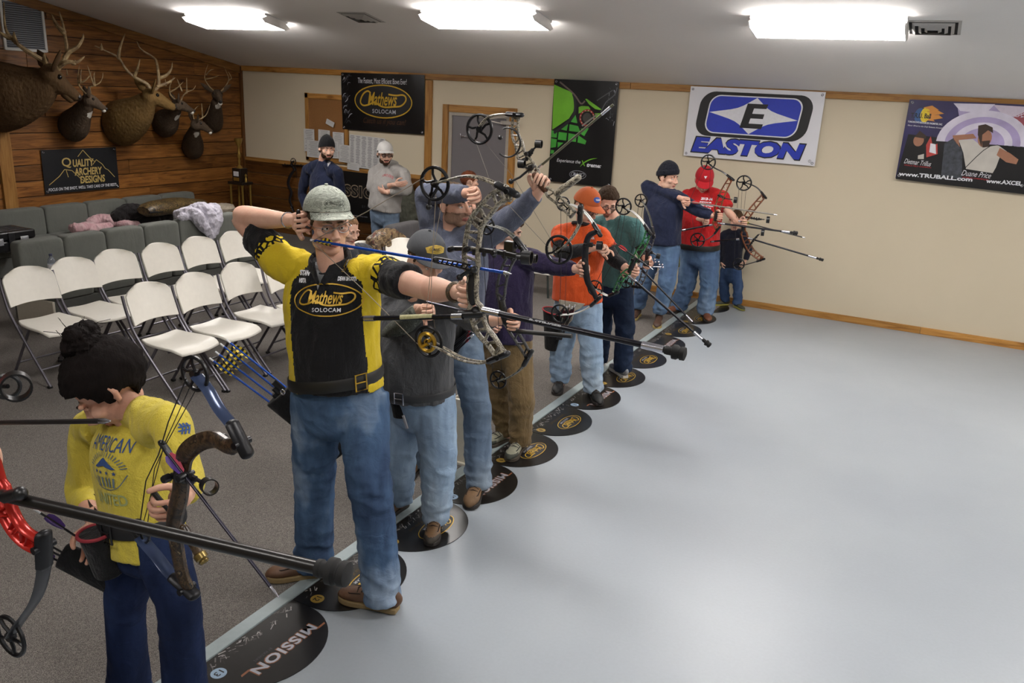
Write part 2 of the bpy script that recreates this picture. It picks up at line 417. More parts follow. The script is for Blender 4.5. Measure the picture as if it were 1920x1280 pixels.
# ------------------------------------------------------------------ ceiling lamps and vents
DIFF = emit('#fffaf6', LAMP_E); TIN = M('#dcdcdc', .4); ENDC = M('#f2efec', .5)
TILT = Matrix.Rotation(math.atan(-SLOPE), 3, 'X')
def fixture(x, y, label, L=1.22, w=.42, grp='fluorescent ceiling lamps'):
    z = ceil_z(y)
    o = thing('ceiling_light', label, 'lamp', (x, y, z), 0, grp); o.rotation_euler = (math.atan(-SLOPE), 0, 0)
    mb = MB(); mb.box((0, 0, -.012), (L, w-.06, .024)); mb.build('housing', TIN, o, smooth=False, bevel=.003, local=True)
    prof = [(-w/2+.09, -.01), (w/2-.09, -.01), (w/2, -.06), (w/2-.05, -.09), (-w/2+.05, -.09), (-w/2, -.06)]
    mb = MB(); mb.prism([(p, q) for p, q in prof][::-1], (-L/2+.012, 0, 0), (0, 1, 0), (0, 0, 1), L-.024); mb.build('diffuser', DIFF, o, smooth=False, local=True)
    for sx in (-1, 1):
        mb = MB(); mb.prism([(p*1.02, q*1.03) for p, q in prof][::-1], (sx*(L/2-.005)-.006, 0, 0), (0, 1, 0), (0, 0, 1), .012); mb.build('end_cap', ENDC, o, smooth=False, local=True)
    return o
fixture(-7.43, 7.33, 'lit wrap-around ceiling lamp nearest the plank wall')
fixture(-4.1, 7.17, 'lit wrap-around ceiling lamp between the other two')
fixture(-1.06, 7.3, 'lit wrap-around ceiling lamp beside the square stepped vent', L=1.16)
for x, y in ((-2.9, 3.4), (.4, 3.4), (3.7, 3.4), (2.1, 7.2), (5.3, 7.2), (8.5, 7.2), (-2.9, -.6), (.4, -.6)):
    fixture(x, y, 'lit wrap-around ceiling lamp outside the view', grp='ceiling lamps outside the view')
def vent(x, y, label, s=.36):
    o = thing('ceiling_vent', label, 'vent', (x, y, ceil_z(y)), 0, 'ceiling air vents'); o.rotation_euler = (math.atan(-SLOPE), 0, 0)
    m = M('#a9a6a2', .5)
    for k in range(4):
        q = s/2-k*s*.115; mb = MB()
        outer = [(-q, -q), (q, -q), (q, q), (-q, q)]; i = q-.022; inn = [(-i, -i), (i, -i), (i, i), (-i, i)]
        zo, zi = -.004-.004*k, -.02-.004*k
        if k == 0: zo, zi = -.002, -.008
        for a in range(4):
            b = (a+1) % 4
            mb.hexa([(*outer[a], zo), (*outer[b], zo), (*inn[b], zi), (*inn[a], zi)], [(*outer[a], zo+.003), (*outer[b], zo+.003), (*inn[b], zi+.003), (*inn[a], zi+.003)])
        mb.build('frame' if k == 0 else 'louver', m, o, smooth=False, local=True)
    MB().box((0, 0, -.001), (s*.9, s*.9, .002)).build('duct', M('#1c1b1b', .9), o, smooth=False, local=True)
vent(-.31, 7.42, 'square stepped air vent at the end of a lamp', .38)
vent(-5.63, 7.28, 'square air vent between two ceiling lamps', .36)
# white louvred wall vent, high on the plank wall
o = thing('wall_vent', 'white louvred air grille high on the plank wall', 'vent', (XL+.02, 6.48, 2.80))
m = M('#8f9298', .5); mb = MB()
for (y, z, sy, sz) in ((-.25, 0, .03, .56), (.25, 0, .03, .56), (0, .27, .5, .03), (0, -.27, .5, .03)): mb.box((.012, y, z), (.024, sy, sz))
mb.build('frame', M('#c8c8c4', .5), o, smooth=False, local=True, bevel=.002)
for k in range(22):
    MB().box((.012, 0, -.25+k*.0235), (.018, .475, .004), Matrix.Rotation(.7, 3, 'Y')).build('slat', m, o, smooth=False, local=True)
MB().box((.002, 0, 0), (.004, .5, .54)).build('duct', M('#3a3a3c', .9), o, smooth=False, local=True)
# ------------------------------------------------------------------ flat print: lettering and emblems as thin layers
_TX = {}
def text2d(s, size=1, shear=0, bold=0, space=1, sx=1, align='CENTER'):
    key = (s, shear, bold, space, align)
    if key not in _TX:
        cu = bpy.data.curves.new('t', 'FONT'); cu.body = s; cu.size = 1; cu.shear = shear; cu.offset = bold; cu.space_character = space
        cu.align_x = align; cu.align_y = 'CENTER'; cu.resolution_u = 3; cu.fill_mode = 'FRONT'
        o = bpy.data.objects.new('t', cu); C.objects.link(o); dg = bpy.context.evaluated_depsgraph_get(); dg.update()
        me = bpy.data.meshes.new_from_object(o.evaluated_get(dg))
        _TX[key] = ([(v.co.x, v.co.y) for v in me.vertices], [tuple(p.vertices) for p in me.polygons])
        bpy.data.objects.remove(o); bpy.data.curves.remove(cu); bpy.data.meshes.remove(me)
    vs, fs = _TX[key]
    return [(x*size*sx, y*size) for x, y in vs], fs
def fit_text(s, w, h, **k):
    """lettering scaled into a w x h box, centred"""
    vs, fs = text2d(s, 1, **k)
    xs = [v[0] for v in vs]; ys = [v[1] for v in vs]
    cx, cy = (min(xs)+max(xs))/2, (min(ys)+max(ys))/2; ax, ay = w/(max(xs)-min(xs)), h/(max(ys)-min(ys))
    return [((x-cx)*ax, (y-cy)*ay) for x, y in vs], fs
def poly2d(pts): return list(pts), [tuple(range(len(pts)))]
def ell_pts(a, b, n=36, cx=0, cy=0): return [(cx+a*math.cos(2*PI*i/n), cy+b*math.sin(2*PI*i/n)) for i in range(n)]
def disc2d(a, b, n=36, cx=0, cy=0): return poly2d(ell_pts(a, b, n, cx, cy))
def loop2d(outer, inner):
    n = len(outer); return list(outer)+list(inner), [(i, (i+1) % n, n+(i+1) % n, n+i) for i in range(n)]
def ring2d(a, b, w, n=40, cx=0, cy=0): return loop2d(ell_pts(a, b, n, cx, cy), ell_pts(a-w, b-w, n, cx, cy))
def ribbon(pts, w, taper=False):
    pts = smooth2d(pts); vs = []; n = len(pts)
    for i in range(n):
        p, q = pts[max(i-1, 0)], pts[min(i+1, n-1)]; dx, dy = q[0]-p[0], q[1]-p[1]; l = math.hypot(dx, dy) or 1
        k = w/2*(1 if not taper else max(.15, math.sin(PI*(i+.5)/n)))
        vs += [(pts[i][0]-dy/l*k, pts[i][1]+dx/l*k), (pts[i][0]+dy/l*k, pts[i][1]-dx/l*k)]
    return vs, [(2*i, 2*i+1, 2*i+3, 2*i+2) for i in range(n-1)]
def smooth2d(pts, k=4):
    """Catmull-Rom through the points"""
    out = []; n = len(pts)
    if n < 3: return list(pts)
    for i in range(n-1):
        p0, p1, p2, p3 = pts[max(i-1, 0)], pts[i], pts[i+1], pts[min(i+2, n-1)]
        for j in range(k):
            t = j/k
            out.append(tuple(.5*((2*p1[a])+(-p0[a]+p2[a])*t+(2*p0[a]-5*p1[a]+4*p2[a]-p3[a])*t*t+(-p0[a]+3*p1[a]-3*p2[a]+p3[a])*t**3) for a in range(len(p1))))
    out.append(tuple(pts[-1])); return out
def rrect(w, h, r, n=6, sh=0):
    out = []
    for cx, cy, a in ((w/2-r, h/2-r, 0), (-w/2+r, h/2-r, PI/2), (-w/2+r, -h/2+r, PI), (w/2-r, -h/2+r, 1.5*PI)):
        for i in range(n+1):
            x, y = cx+r*math.cos(a+PI/2*i/n), cy+r*math.sin(a+PI/2*i/n); out.append((x+sh*y, y))
    return out
def moved(sh, dx, dy, k=1, rot=0):
    c, s = math.cos(rot), math.sin(rot)
    return [((x*c-y*s)*k+dx, (x*s+y*c)*k+dy) for x, y in sh[0]], sh[1]
def triangulate_fs(fs): return fs
def refine(vs, fs, L):
    """triangles no longer than L, so that print follows the ripples of its sheet"""
    b = bmesh.new(); bv = [b.verts.new((x, y, 0)) for x, y in vs]
    for f in fs:
        try: b.faces.new([bv[i] for i in f])
        except ValueError: pass
    bmesh.ops.triangulate(b, faces=b.faces[:])
    for _ in range(5):
        es = [e for e in b.edges if (e.verts[0].co-e.verts[1].co).length > L]
        if not es: break
        bmesh.ops.subdivide_edges(b, edges=es, cuts=1); bmesh.ops.triangulate(b, faces=[f for f in b.faces if len(f.verts) > 3])
    b.verts.index_update(); out = [(v.co.x, v.co.y) for v in b.verts], [tuple(v.index for v in f.verts) for f in b.faces]; b.free(); return out
class Print:
    """layers of flat shapes with materials"""
    def __init__(s): s.l = []
    def add(s, sh, m, z=0): s.l.append((sh, m, z)); return s
    def logo(s, items, dx=0, dy=0, k=1, rot=0, z0=0):
        for sh, m, z in items: s.l.append((moved(sh, dx, dy, k, rot), m, z+z0))
        return s
    def lay(s, name, o, u, v, parent=None, step=.0006, base=.001, wobble=None):
        o = V(o); u = V(u); v = V(v); n = u.cross(v).normalized()
        mats = []; mb = MB()
        for (vs, fs), m, z in s.l:
            if m not in mats: mats.append(m)
            if wobble: vs, fs = refine(vs, fs, .04)
            mb.add([o+u*x+v*y+n*(base+step*z+(wobble(x, y) if wobble else 0)) for x, y in vs], fs, mats.index(m))
        return mb.build(name, mats, parent, smooth=False)
    def wrap(s, name, o, u, v, bvh, parent, depth=.4, base=.003, step=.0012, cuts=2):
        """print pressed onto a garment: every point pushed along -n until it meets the cloth"""
        o = V(o); u = V(u); v = V(v); n = u.cross(v).normalized(); mats = []; bm = bmesh.new()
        for (vs, fs), m, z in s.l:
            if m not in mats: mats.append(m)
            b = bmesh.new(); bv = [b.verts.new((x, y, 0)) for x, y in vs]
            for f in fs:
                try: b.faces.new([bv[i] for i in f])
                except ValueError: pass
            bmesh.ops.triangulate(b, faces=b.faces[:])
            for _ in range(cuts):
                es = [e for e in b.edges if (e.verts[0].co-e.verts[1].co).length*u.length > .018]
                if es: bmesh.ops.subdivide_edges(b, edges=es, cuts=1); bmesh.ops.triangulate(b, faces=b.faces[:])
            last = None
            for w in b.verts:
                st = o+u*w.co.x+v*w.co.y+n*depth*.5
                h = bvh.ray_cast(st, -n, depth)
                if h[0] is not None: w.co = h[0]+n*(base+step*z)
                else: w.tag = True
            dead = [w for w in b.verts if w.tag]
            if dead: bmesh.ops.delete(b, geom=dead, context='VERTS')
            i0 = len(bm.verts); nv = [bm.verts.new(w.co) for w in b.verts]; b.verts.index_update()
            for f in b.faces:
                try: nf = bm.faces.new([nv[w.index] for w in f.verts]); nf.material_index = mats.index(m)
                except ValueError: pass
            b.free()
        me = bpy.data.meshes.new(name); bm.to_mesh(me); bm.free(); shift_mesh(me, world_origin(parent))
        return link(name, me, mats, parent, smooth=False)
INKW = M('#dcdde2', .5); INKK = M('#141416', .5); INKG = M('#c9a233', .4, .3); INKY = M('#e0c52c', .5); INKS = M('#b9bcc6', .35, .4); INKB = M('#2b3fae', .45); INKR = M('#c0272d', .5)
INKDG = M('#5d4a22', .5); INKO = M('#cf8a3c', .5); INKGREY = M('#55565c', .5)

def script_logo(gold, silver, dark=None, thin=1.0):
    """oval emblem: swashed script word over a spaced silver word; unit = half width 1, half height .46"""
    it = []
    if dark: it.append((disc2d(.99, .45), dark, 0))
    it.append((ring2d(1, .46, .035*thin), gold, 1))
    it.append((moved(fit_text('Mathews', 1.02, .36, shear=.35, bold=.015), -.02, .07), gold, 2))
    it.append((ribbon([(-.42, .22), (-.52, .27), (-.66, .2), (-.76, .06), (-.78, -.06), (-.68, -.13), (-.5, -.1), (-.3, -.03), (-.1, -.12), (.1, -.15), (.35, -.13), (.6, -.1), (.76, .02), (.78, .14), (.68, .2), (.45, .18), (.2, .2)], .045*thin), gold, 2))
    it.append((moved(fit_text('SOLOCAM', .82, .115, bold=.02, space=1.15), .03, -.27), silver, 2))
    return it
def mission_logo(face, edge):
    it = []
    tx = fit_text('MISSION', 1.62, .24, bold=.03, space=1.12); ed = fit_text('MISSION', 1.67, .285, bold=.06, space=1.12)
    it += [(ed, edge, 0), (tx, face, 1)]
    it += [(poly2d([(-.84, .1), (-1.02, .1), (-.99, .15), (-.8, .15)]), edge, 0), (poly2d([(.84, -.1), (1.02, -.1), (.99, -.15), (.8, -.15)]), edge, 0)]
    return it

# ------------------------------------------------------------------ banners on the walls
def sheet(o, w, h, u, v, name, m, parent, wob, nx=24, ny=14, th=.004):
    """a hung vinyl sheet with slight ripples, closed at the back"""
    o = V(o); u = V(u); v = V(v); n = u.cross(v); mb = MB(); vs = []; fs = []
    for s in (0, 1):
        for j in range(ny+1):
            for i in range(nx+1):
                x, y = (i/nx-.5)*w, (j/ny-.5)*h
                vs.append(o+u*x+v*y+n*((wob(x, y) if s == 0 else max(0, wob(x, y)-th))))
    K = (nx+1)*(ny+1)
    for j in range(ny):
        for i in range(nx):
            a = j*(nx+1)+i; q = (a, a+1, a+nx+2, a+nx+1); fs.append(q); fs.append(tuple(K+k for k in reversed(q)))
    bd = [i for i in range(nx+1)]+[j*(nx+1)+nx for j in range(1, ny+1)]+[ny*(nx+1)+i for i in range(nx-1, -1, -1)]+[j*(nx+1) for j in range(ny-1, 0, -1)]
    for k in range(len(bd)): a, b = bd[k], bd[(k+1) % len(bd)]; fs.append((b, a, K+a, K+b))
    mb.add(vs, fs); return mb.build(name, m, parent)
def wobf(seed, amp=.006, fx=3, fy=2, base=.012):
    return lambda x, y: base+amp*noise.noise((x*fx+seed, y*fy, seed*.7))
def banner(name, label, c, w, h, wall, m, seed, amp=.006, rot=0, fx=3, fy=2):
    """returns thing, frame (o,u,v), wobble"""
    u, v = (V((1, 0, 0)), V((0, 0, 1))) if wall == 'back' else (V((0, 1, 0)), V((0, 0, 1)))
    if rot: R = Matrix.Rotation(rot, 3, u.cross(v)); u, v = R @ u, R @ v
    t = thing(name, label, 'banner', c); wob = wobf(seed, amp, fx, fy)
    sheet(c, w, h, u, v, 'sheet', m, t, wob)
    mb = MB()
    for sx in (-1, 1):
        for sy in (-1, 1):
            p = V(c)+u*(sx*(w/2-.03))+v*(sy*(h/2-.03)); n = u.cross(v)
            mb.ring(p+n*(wob(sx*(w/2-.03), sy*(h/2-.03))+.002), .011, .004, n, 12, 5)
    mb.build('grommet', STEEL, t)
    return t, V(c), u, v, wob
VINYL = M('#0f0f11', .32, 0, .1, 8); VINYLW = M('#dddde2', .4, 0, .03, 6)
# 1 gold oval emblem
t, c, u, v, wob = banner('banner', 'black banner with a gold oval emblem left of the grey door', (-7.27, YB-.032, 2.09), 1.43, .79, 'back', VINYL, 3, .014, .012)
p = Print()
p.add(moved(fit_text('The Fastest, Most Efficient Bows Ever!', .84, .085), .01, .29), INKW, 1)
p.logo(script_logo(INKG, INKS, INKK), .02, .02, .5, 0, 1)
p.add(moved(fit_text('Catch us if you can!', .74, .1, shear=.35), .04, -.26), M('#4a2e18', .5), 1)
p.lay('lettering', c, u, v, t, wobble=wob, base=.003)
# silver camouflage streak down the left edge
p = Print()
for k in range(34):
    x0 = random.uniform(-.7, -.6); y0 = random.uniform(-.36, .34); p.add(ribbon([(x0, y0), (x0+random.uniform(.01, .05), y0+random.uniform(.02, .06)), (x0+random.uniform(.03, .1)*.9, y0+random.uniform(.0, .1))], random.uniform(.004, .014), True), random.choice([INKGREY, INKS, M('#2c2c31', .5)]), 1+k % 3)
p.lay('printed_bark', c, u, v, t, wobble=wob, base=.002, step=.0003)
# 2 green-black tall banner
t, c, u, v, wob = banner('banner', 'tall black and green banner with a bow cam picture right of the door', (-4.175, YB-.032, 1.88), .87, 1.27, 'back', VINYL, 9, .012, .0, 4, 2)
GRN = M('#6cb02a', .4, 0, .25, 4); GRN2 = M('#3f9a35', .4, 0, .2, 4); W, Hh = .87, 1.27
def q(x, y): return ((x/655-.5)*W, (.5-y/1140)*Hh)           # places measured on the sheet
def pl(*pts): return poly2d([q(*a) for a in pts])
p = Print()
p.add(pl((2, 60), (205, 140), (228, 210), (225, 330), (180, 420), (10, 555)), GRN, 1)
p.add(pl((270, 290), (300, 275), (370, 275), (390, 300), (385, 330), (330, 330), (275, 360)), GRN, 1)
p.add(pl((330, 200), (345, 195), (505, 300), (490, 308), (440, 300), (375, 255)), GRN, 1)
p.add(pl((440, 345), (500, 340), (455, 400)), GRN, 1)
for a in (((200, 455), (245, 375), (270, 460), (265, 465)), ((100, 545), (165, 480), (175, 485), (165, 555)), ((190, 482), (280, 495), (310, 560), (190, 555)), ((310, 520), (390, 510), (350, 600), (315, 580)),
          ((80, 575), (170, 580), (165, 665), (75, 660)), ((185, 580), (270, 590), (270, 670), (185, 670)), ((290, 595), (375, 650), (365, 690), (285, 675)), ((2, 650), (65, 660), (60, 745), (5, 760)), ((2, 560), (65, 580), (62, 640), (2, 640)), ((75, 690), (140, 690), (80, 750))):
    p.add(pl(*a), GRN2, 1)
p.add(pl((10, 780), (45, 785), (40, 820), (5, 825)), GRN2, 1)
p.add(ring2d(.105, .105, .022, 30, *q(365, 400)), M('#8c2a24', .5), 3); p.add(disc2d(.06, .06, 24, *q(365, 400)), M('#4c4a46', .4, .4), 3)
for a in np.linspace(0, 2*PI, 14)[:-1]: p.add(disc2d(.008, .008, 8, q(365, 400)[0]+.09*math.cos(a), q(365, 400)[1]+.09*math.sin(a)), M('#c7a086', .5), 4)
AL = M('#8f8f86', .35, .5); BK = M('#232326', .4)
p.add(ribbon([q(320, 490), q(470, 350)], .02), AL, 4)
p.add(ribbon([q(450, 210), q(600, 90)], .012), M('#4a4a4c', .4), 3); p.add(ribbon([q(500, 330), q(545, 220), q(620, 140), q(640, 60)], .014), M('#55555a', .4, .4), 3)
p.add(ribbon([q(30, 590), q(190, 440), q(235, 330), q(225, 210), q(205, 150)], .035), BK, 3); p.add(ribbon([q(60, 30), q(210, 150), q(290, 250), q(330, 220)], .02), M('#6e5f5a', .4, .3), 4)
for k in range(26):
    x, y = random.uniform(560, 640), random.uniform(30, 420); p.add(ribbon([q(x, y), q(x+random.uniform(-25, 25), y+random.uniform(10, 50))], random.uniform(.002, .007), True), INKS if k % 3 == 0 else INKGREY, 2)
p.lay('printed_cam', c, u, v, t, wobble=wob, base=.002)
p = Print()
p.add(moved(fit_text('Experience the', .33, .055, shear=.25), *q(205, 895)), INKW, 1); p.add(moved(fit_text('treme:', .2, .045, bold=.04, shear=.25), *q(470, 915)), INKW, 1)
p.add(ribbon([q(330, 940), q(370, 890), q(430, 850), q(500, 830)], .014, True), GRN, 2); p.add(ribbon([q(345, 870), q(375, 930)], .016, True), GRN, 2)
p.logo(script_logo(INKS, INKS), *q(310, 1035), .115, 0, 1); p.lay('lettering', c, u, v, t, wobble=wob, base=.003)
# 3 white banner
t, c, u, v, wob = banner('banner', 'white banner with a blue and black emblem and blue capital lettering', (-2.1, YB-.032, 2.105), 1.5, .79, 'back', VINYLW, 21, .005, 0)
p = Print(); BLUE = M('#2438ad', .4)
p.add(poly2d(rrect(1.26, .5, .16, 8, .12)), INKK, 1); p.add(poly2d(rrect(1.045, .43, .12, 8, .12)), INKW, 2); p.add(poly2d(rrect(1.015, .405, .11, 8, .12)), BLUE, 3)
star = []
tips = [(-.5, .02), (.03, .2), (.5, -.02), (-.02, -.2)]
for i in range(4):
    a, b = tips[i], tips[(i+1) % 4]
    for j in range(6):
        k = j/6; m_ = (a[0]*(1-k)+b[0]*k, a[1]*(1-k)+b[1]*k); s_ = 1-.25*math.sin(PI*k); star.append((m_[0]*s_, m_[1]*s_))
star = list(reversed(star)); cen = [(0, 0)]
p.add((star+cen, [(i, (i+1) % len(star), len(star)) for i in range(len(star))]), INKW, 4)
e = [(-.13, -.135), (.115, -.135), (.125, -.095), (-.03, -.095), (-.02, -.02), (.11, -.02), (.12, .02), (-.01, .02), (.0, .095), (.15, .095), (.16, .135), (-.07, .135)]
for a in ([(-.13, -.135), (-.045, -.135), (.02, .135), (-.07, .135)], [(-.13, -.135), (.115, -.135), (.13, -.082), (-.12, -.082)], [(-.1, -.025), (.12, -.025), (.13, .027), (-.09, .027)], [(-.08, .085), (.145, .085), (.16, .135), (-.07, .135)]): p.add(poly2d(a), INKK, 5)
p.l = [(moved(sh, .0, .1), m, z) for sh, m, z in p.l]
p.add(moved(fit_text('EASTON', 1.31, .2, bold=.075, shear=.18), -.02, -.255), INKK, 1); p.add(moved(fit_text('EASTON', 1.28, .172, bold=.06, shear=.18), -.02, -.255), BLUE, 2)
p.add(ring2d(.016, .016, .003, 16, .69, -.345), INKGREY, 1); p.add(moved(fit_text('R', .012, .015), .69, -.345), INKGREY, 1)
p.lay('emblem', c, u, v, t, wobble=wob, base=.003)
# 4 archery picture banner
t, c, u, v, wob = banner('banner', 'dark purple banner with pictures of archers and a flame emblem', (.09, YB-.034, 2.06), 1.2, .81, 'back', M('#2a2452', .35, 0, .5, 5), 33, .004, 0)
W, Hh = 1.2, .81
def q(x, y): return (-W/2+(x-1200)/490*W*.34*1.0+(.0), Hh/2-(y-135)/455*Hh)
def q(x, y):
    # measured on the enlarged photograph; the left edge leans
    top = 135+(x-1268)*.04; lx = 1268-68*(y-top)/455
    return (-W/2+(x-lx)/650*1.055, Hh/2-(y-top-(x-1268)*.012)/452*Hh)
def pl(*pts): return poly2d([q(*a) for a in pts])
p = Print(); LAV = M('#a99bc4', .4, 0, .25, 5); PALE = M('#d8d2e2', .4, 0, .2, 6); BLK = M('#0d0c10', .35); SHIRT = M('#c4bfb6', .5, 0, .12, 8); FACE = M('#a06f55', .5); HAIRB = M('#3a2a20', .6); NIGHT = M('#2c2468', .4, 0, .4, 6)
p.add(pl((1268, 330), (1990, 400), (1990, 655), (1202, 588)), BLK, 1)
p.add(pl((1540, 160), (1990, 190), (1990, 400), (1440, 360), (1560, 250)), LAV, 1)
p.add(pl((1520, 158), (1750, 165), (1700, 215), (1560, 200)), PALE, 2); p.add(pl((1740, 168), (1925, 180), (1925, 240), (1800, 225)), M('#cfc3d2', .4), 2)
p.add(pl((1820, 250), (1925, 200), (1925, 330), (1860, 330)), M('#9d4a55', .4, 0, .3, 5), 2)
for r_, m_ in ((.42, PALE), (.34, LAV), (.27, PALE), (.2, LAV)):
    cx, cy = q(1690, 380); p.add((lambda vs: (vs, [tuple(range(len(vs)))]))([(cx+r_*math.cos(a), cy+r_*.78*math.sin(a)) for a in np.linspace(.0, PI, 22)]), m_, 3+int((.42-r_)*20))
p.add(pl((1560, 360), (1640, 355), (1700, 400), (1780, 385), (1860, 440), (1900, 500), (1840, 470), (1800, 460), (1760, 540), (1610, 520), (1590, 430)), SHIRT, 8)
p.add(pl((1525, 335), (1640, 325), (1660, 350), (1560, 360), (1570, 400), (1530, 360)), FACE, 9)
p.add(poly2d(ell_pts(.062, .085, 20, *q(1705, 350))), FACE, 10); p.add(pl((1665, 330), (1665, 280), (1705, 272), (1745, 290), (1748, 320), (1720, 305), (1690, 330), (1690, 400)), HAIRB, 11); p.add(pl((1690, 365), (1735, 360), (1730, 395), (1695, 400)), HAIRB, 11)
p.add(pl((1800, 430), (1880, 400), (1990, 395), (1990, 590), (1760, 560)), BLK, 9); p.add(pl((1790, 400), (1850, 430), (1895, 462), (1885, 488), (1830, 478), (1775, 440)), FACE, 10)
p.add(pl((1480, 380), (1530, 350), (1585, 420), (1590, 580), (1470, 560)), M('#3c4048', .5, 0, .6, 30), 9)
p.add(ribbon([q(1600, 520), q(1740, 390), q(1870, 410)], .007), BLK, 12)
p.add(pl((1290, 370), (1320, 345), (1440, 370), (1440, 460), (1300, 470)), BLK, 9); p.add(poly2d(ell_pts(.05, .06, 18, *q(1330, 365))), FACE, 10); p.add(pl((1305, 345), (1335, 310), (1375, 340), (1370, 355)), HAIRB, 11)
p.add(pl((1375, 390), (1400, 340), (1415, 400), (1440, 380), (1445, 440), (1380, 460)), M('#b23a35', .5), 11); p.add(pl((1400, 380), (1430, 385), (1435, 440), (1395, 430)), INKW, 12); p.add(pl((1330, 450), (1365, 440), (1365, 470), (1330, 470)), SHIRT, 12)
p.add(disc2d(.05, .075, 24, *q(1330, 225)), M('#35588c', .5), 6); p.add(disc2d(.045, .075, 24, *q(1362, 222)), INKY, 7)
for a in (((1350, 180), (1400, 170), (1440, 195), (1395, 200)), ((1370, 200), (1430, 195), (1470, 215), (1400, 225)), ((1385, 225), (1440, 222), (1465, 240), (1400, 250)), ((1360, 250), (1400, 240), (1420, 258))): p.add(poly2d([q(*z) for z in a]), INKO, 7)
p.add(moved(fit_text('T.R.U. Ball', .19, .05, bold=.03), *q(1337, 226)), INKK, 9)
p.add(moved(fit_text("TOMORROW'S RESOURCES UNLIMITED, INC.", .33, .022, bold=.03), *q(1363, 267), 1, -.03), INKW, 9); p.add(moved(fit_text('Never Afraid to the Only Releases Around', .33, .02, shear=.3), *q(1363, 288), 1, -.03), INKW, 9)
p.add(moved(fit_text('Dietmar Trillus', .26, .05, shear=.35), *q(1330, 490), 1, -.05), INKW, 9); p.add(moved(fit_text('WORLD FIELD CHAMPION', .26, .014), *q(1330, 512), 1, -.03), INKR, 9)
p.add(moved(fit_text('Duane Price', .27, .055, shear=.35), *q(1670, 548), 1, -.03), INKW, 13); p.add(moved(fit_text('WORLD CHAMPION', .24, .014), *q(1665, 572), 1, -.03), INKR, 13)
p.add(moved(fit_text('www.TRUBALL.com', .7, .042, bold=.035), -.225, -.355), INKW, 13); p.add(moved(fit_text('www.AXCEL', .32, .042, bold=.035), .41, -.355), INKW, 13)
p.lay('printed_picture', c, u, v, t, wobble=wob, base=.002, step=.0004)
# 5 dark sign on the plank wall
t, c, u, v, wob = banner('banner', 'black sign with gold letters and a mountain outline on the plank wall', (XL+.026, 7.035, 1.095), 1.06, .545, 'left', M('#15171b', .4, 0, .1, 8), 40, .003, 0)
p = Print(); TAN = M('#b9a060', .5)
p.add(moved(fit_text('Q', .13, .13, bold=.01), -.205, .1), TAN, 2); p.add(moved(fit_text('UALITY', .3, .095, bold=.03, shear=.1), .03, .09), TAN, 2)
p.add(moved(fit_text('ARCHERY', .4, .095, bold=.03, shear=.1), .09, -.02), TAN, 2); p.add(moved(fit_text('DESIGNS', .36, .095, bold=.03, shear=.1), .14, -.125), TAN, 2)
for a in ([(-.04, .17), (.04, .25), (.12, .16), (.2, .09)], [(.16, .06), (.22, .12), (.3, .06), (.34, .0), (.38, -.02), (.47, -.12)], [(-.47, -.16), (-.32, -.06), (-.24, .02), (-.14, .0), (-.04, -.1), (.05, -.17)], [(-.22, .01), (-.2, -.08)]):
    for i in range(len(a)-1): p.add(ribbon([a[i], a[i+1]], .008), TAN, 1)
p.add(moved(fit_text("FOCUS ON THE SHOT, WE'LL TAKE CARE OF THE REST!", .97, .045, bold=.015, shear=.15), 0, -.222), INKW, 2)
p.lay('lettering', c, u, v, t, wobble=wob, base=.003)
# 6 black banner low on the wainscot, behind the two standing men
t, c, u, v, wob = banner('banner', 'black banner with outlined capitals hung on the wainscot behind two men', (-7.62, YB-.05, .73), 1.55, .72, 'back', VINYL, 52, .004, 0)
p = Print(); p.logo(mission_logo(INKK, M('#b5a48c', .4, .4)), -.08, .08, .66); p.add(moved(fit_text('BY MATHEWS', .38, .04, space=1.3), .2, -.13), INKGREY, 1); p.add(moved(fit_text('www.missionarchery.com', .42, .03), -.1, -.28), INKS, 1)
p.lay('lettering', c, u, v, t, wobble=wob, base=.003)

# ------------------------------------------------------------------ cork board and its sheets
t = thing('cork_board', 'framed cork board behind the pinned white sheets', 'board', (-8.29, YB-.01, 1.7))
MB().box((-8.29, YB-.012, 1.68), (.74, .02, .94)).build('panel', M('#8a5f33', .9, 0, .2, 90, .3), t, smooth=False)
for (x, z, w, h) in ((-8.29, 2.13, .8, .07), (-8.29, 1.22, .8, .07), (-8.66, 1.68, .06, .98), (-7.92, 1.68, .06, .98)):
    MB().box((x, YB-.018, z), (w, .036, h)).build('frame_rail', PINE_X if w > h else PINE_Z, t, smooth=False, bevel=.004)
PAPER = M('#c9c8c6', .7, 0, .03, 12); LINEM = M('#77777c', .7)
sh = [((597, 142), (680, 142), 'a')]
def paper(px0, py0, px1, py1, label, lift, tilt=0, rows=12, grp='white sheets pinned round the cork board', cols=1, obj_name='paper_sheet'):
    a = P(420+px0/4, 100+py0/4, y=YB-.045-lift); b = P(420+px1/4, 100+py1/4, y=YB-.045-lift)
    cx, cz, w, h = (a.x+b.x)/2, (a.z+b.z)/2, b.x-a.x, a.z-b.z
    o = thing(obj_name, label, 'paper', (cx, YB-.045-lift, cz), 0, grp); R = Matrix.Rotation(tilt, 3, 'Y')
    mb = MB(); mb.box((0, 0, 0), (w, .002, h), R); mb.build('page', PAPER, o, smooth=False, local=True)
    mb = MB()
    for r in range(rows):
        for k in range(cols):
            l = w/cols*random.uniform(.45, .8); mb.box(R @ V((-w/2+w*(k+.5)/cols, -.0016, h/2-h*(r+1)/(rows+1.5))), (l, .0006, h*.018), R)
    mb.build('printed_lines', LINEM, o, smooth=False, local=True); return o
paper(597, 563, 680, 740, 'white printed sheet at the far left of the pinned ones', 0)
paper(706, 570, 795, 700, 'white printed sheet second from left in the upper row', 0, .02)
paper(815, 588, 900, 740, 'white printed sheet third from left in the upper row', .002)
paper(620, 648, 725, 785, 'white printed sheet lower left, beside the black knit cap', .006, .02)
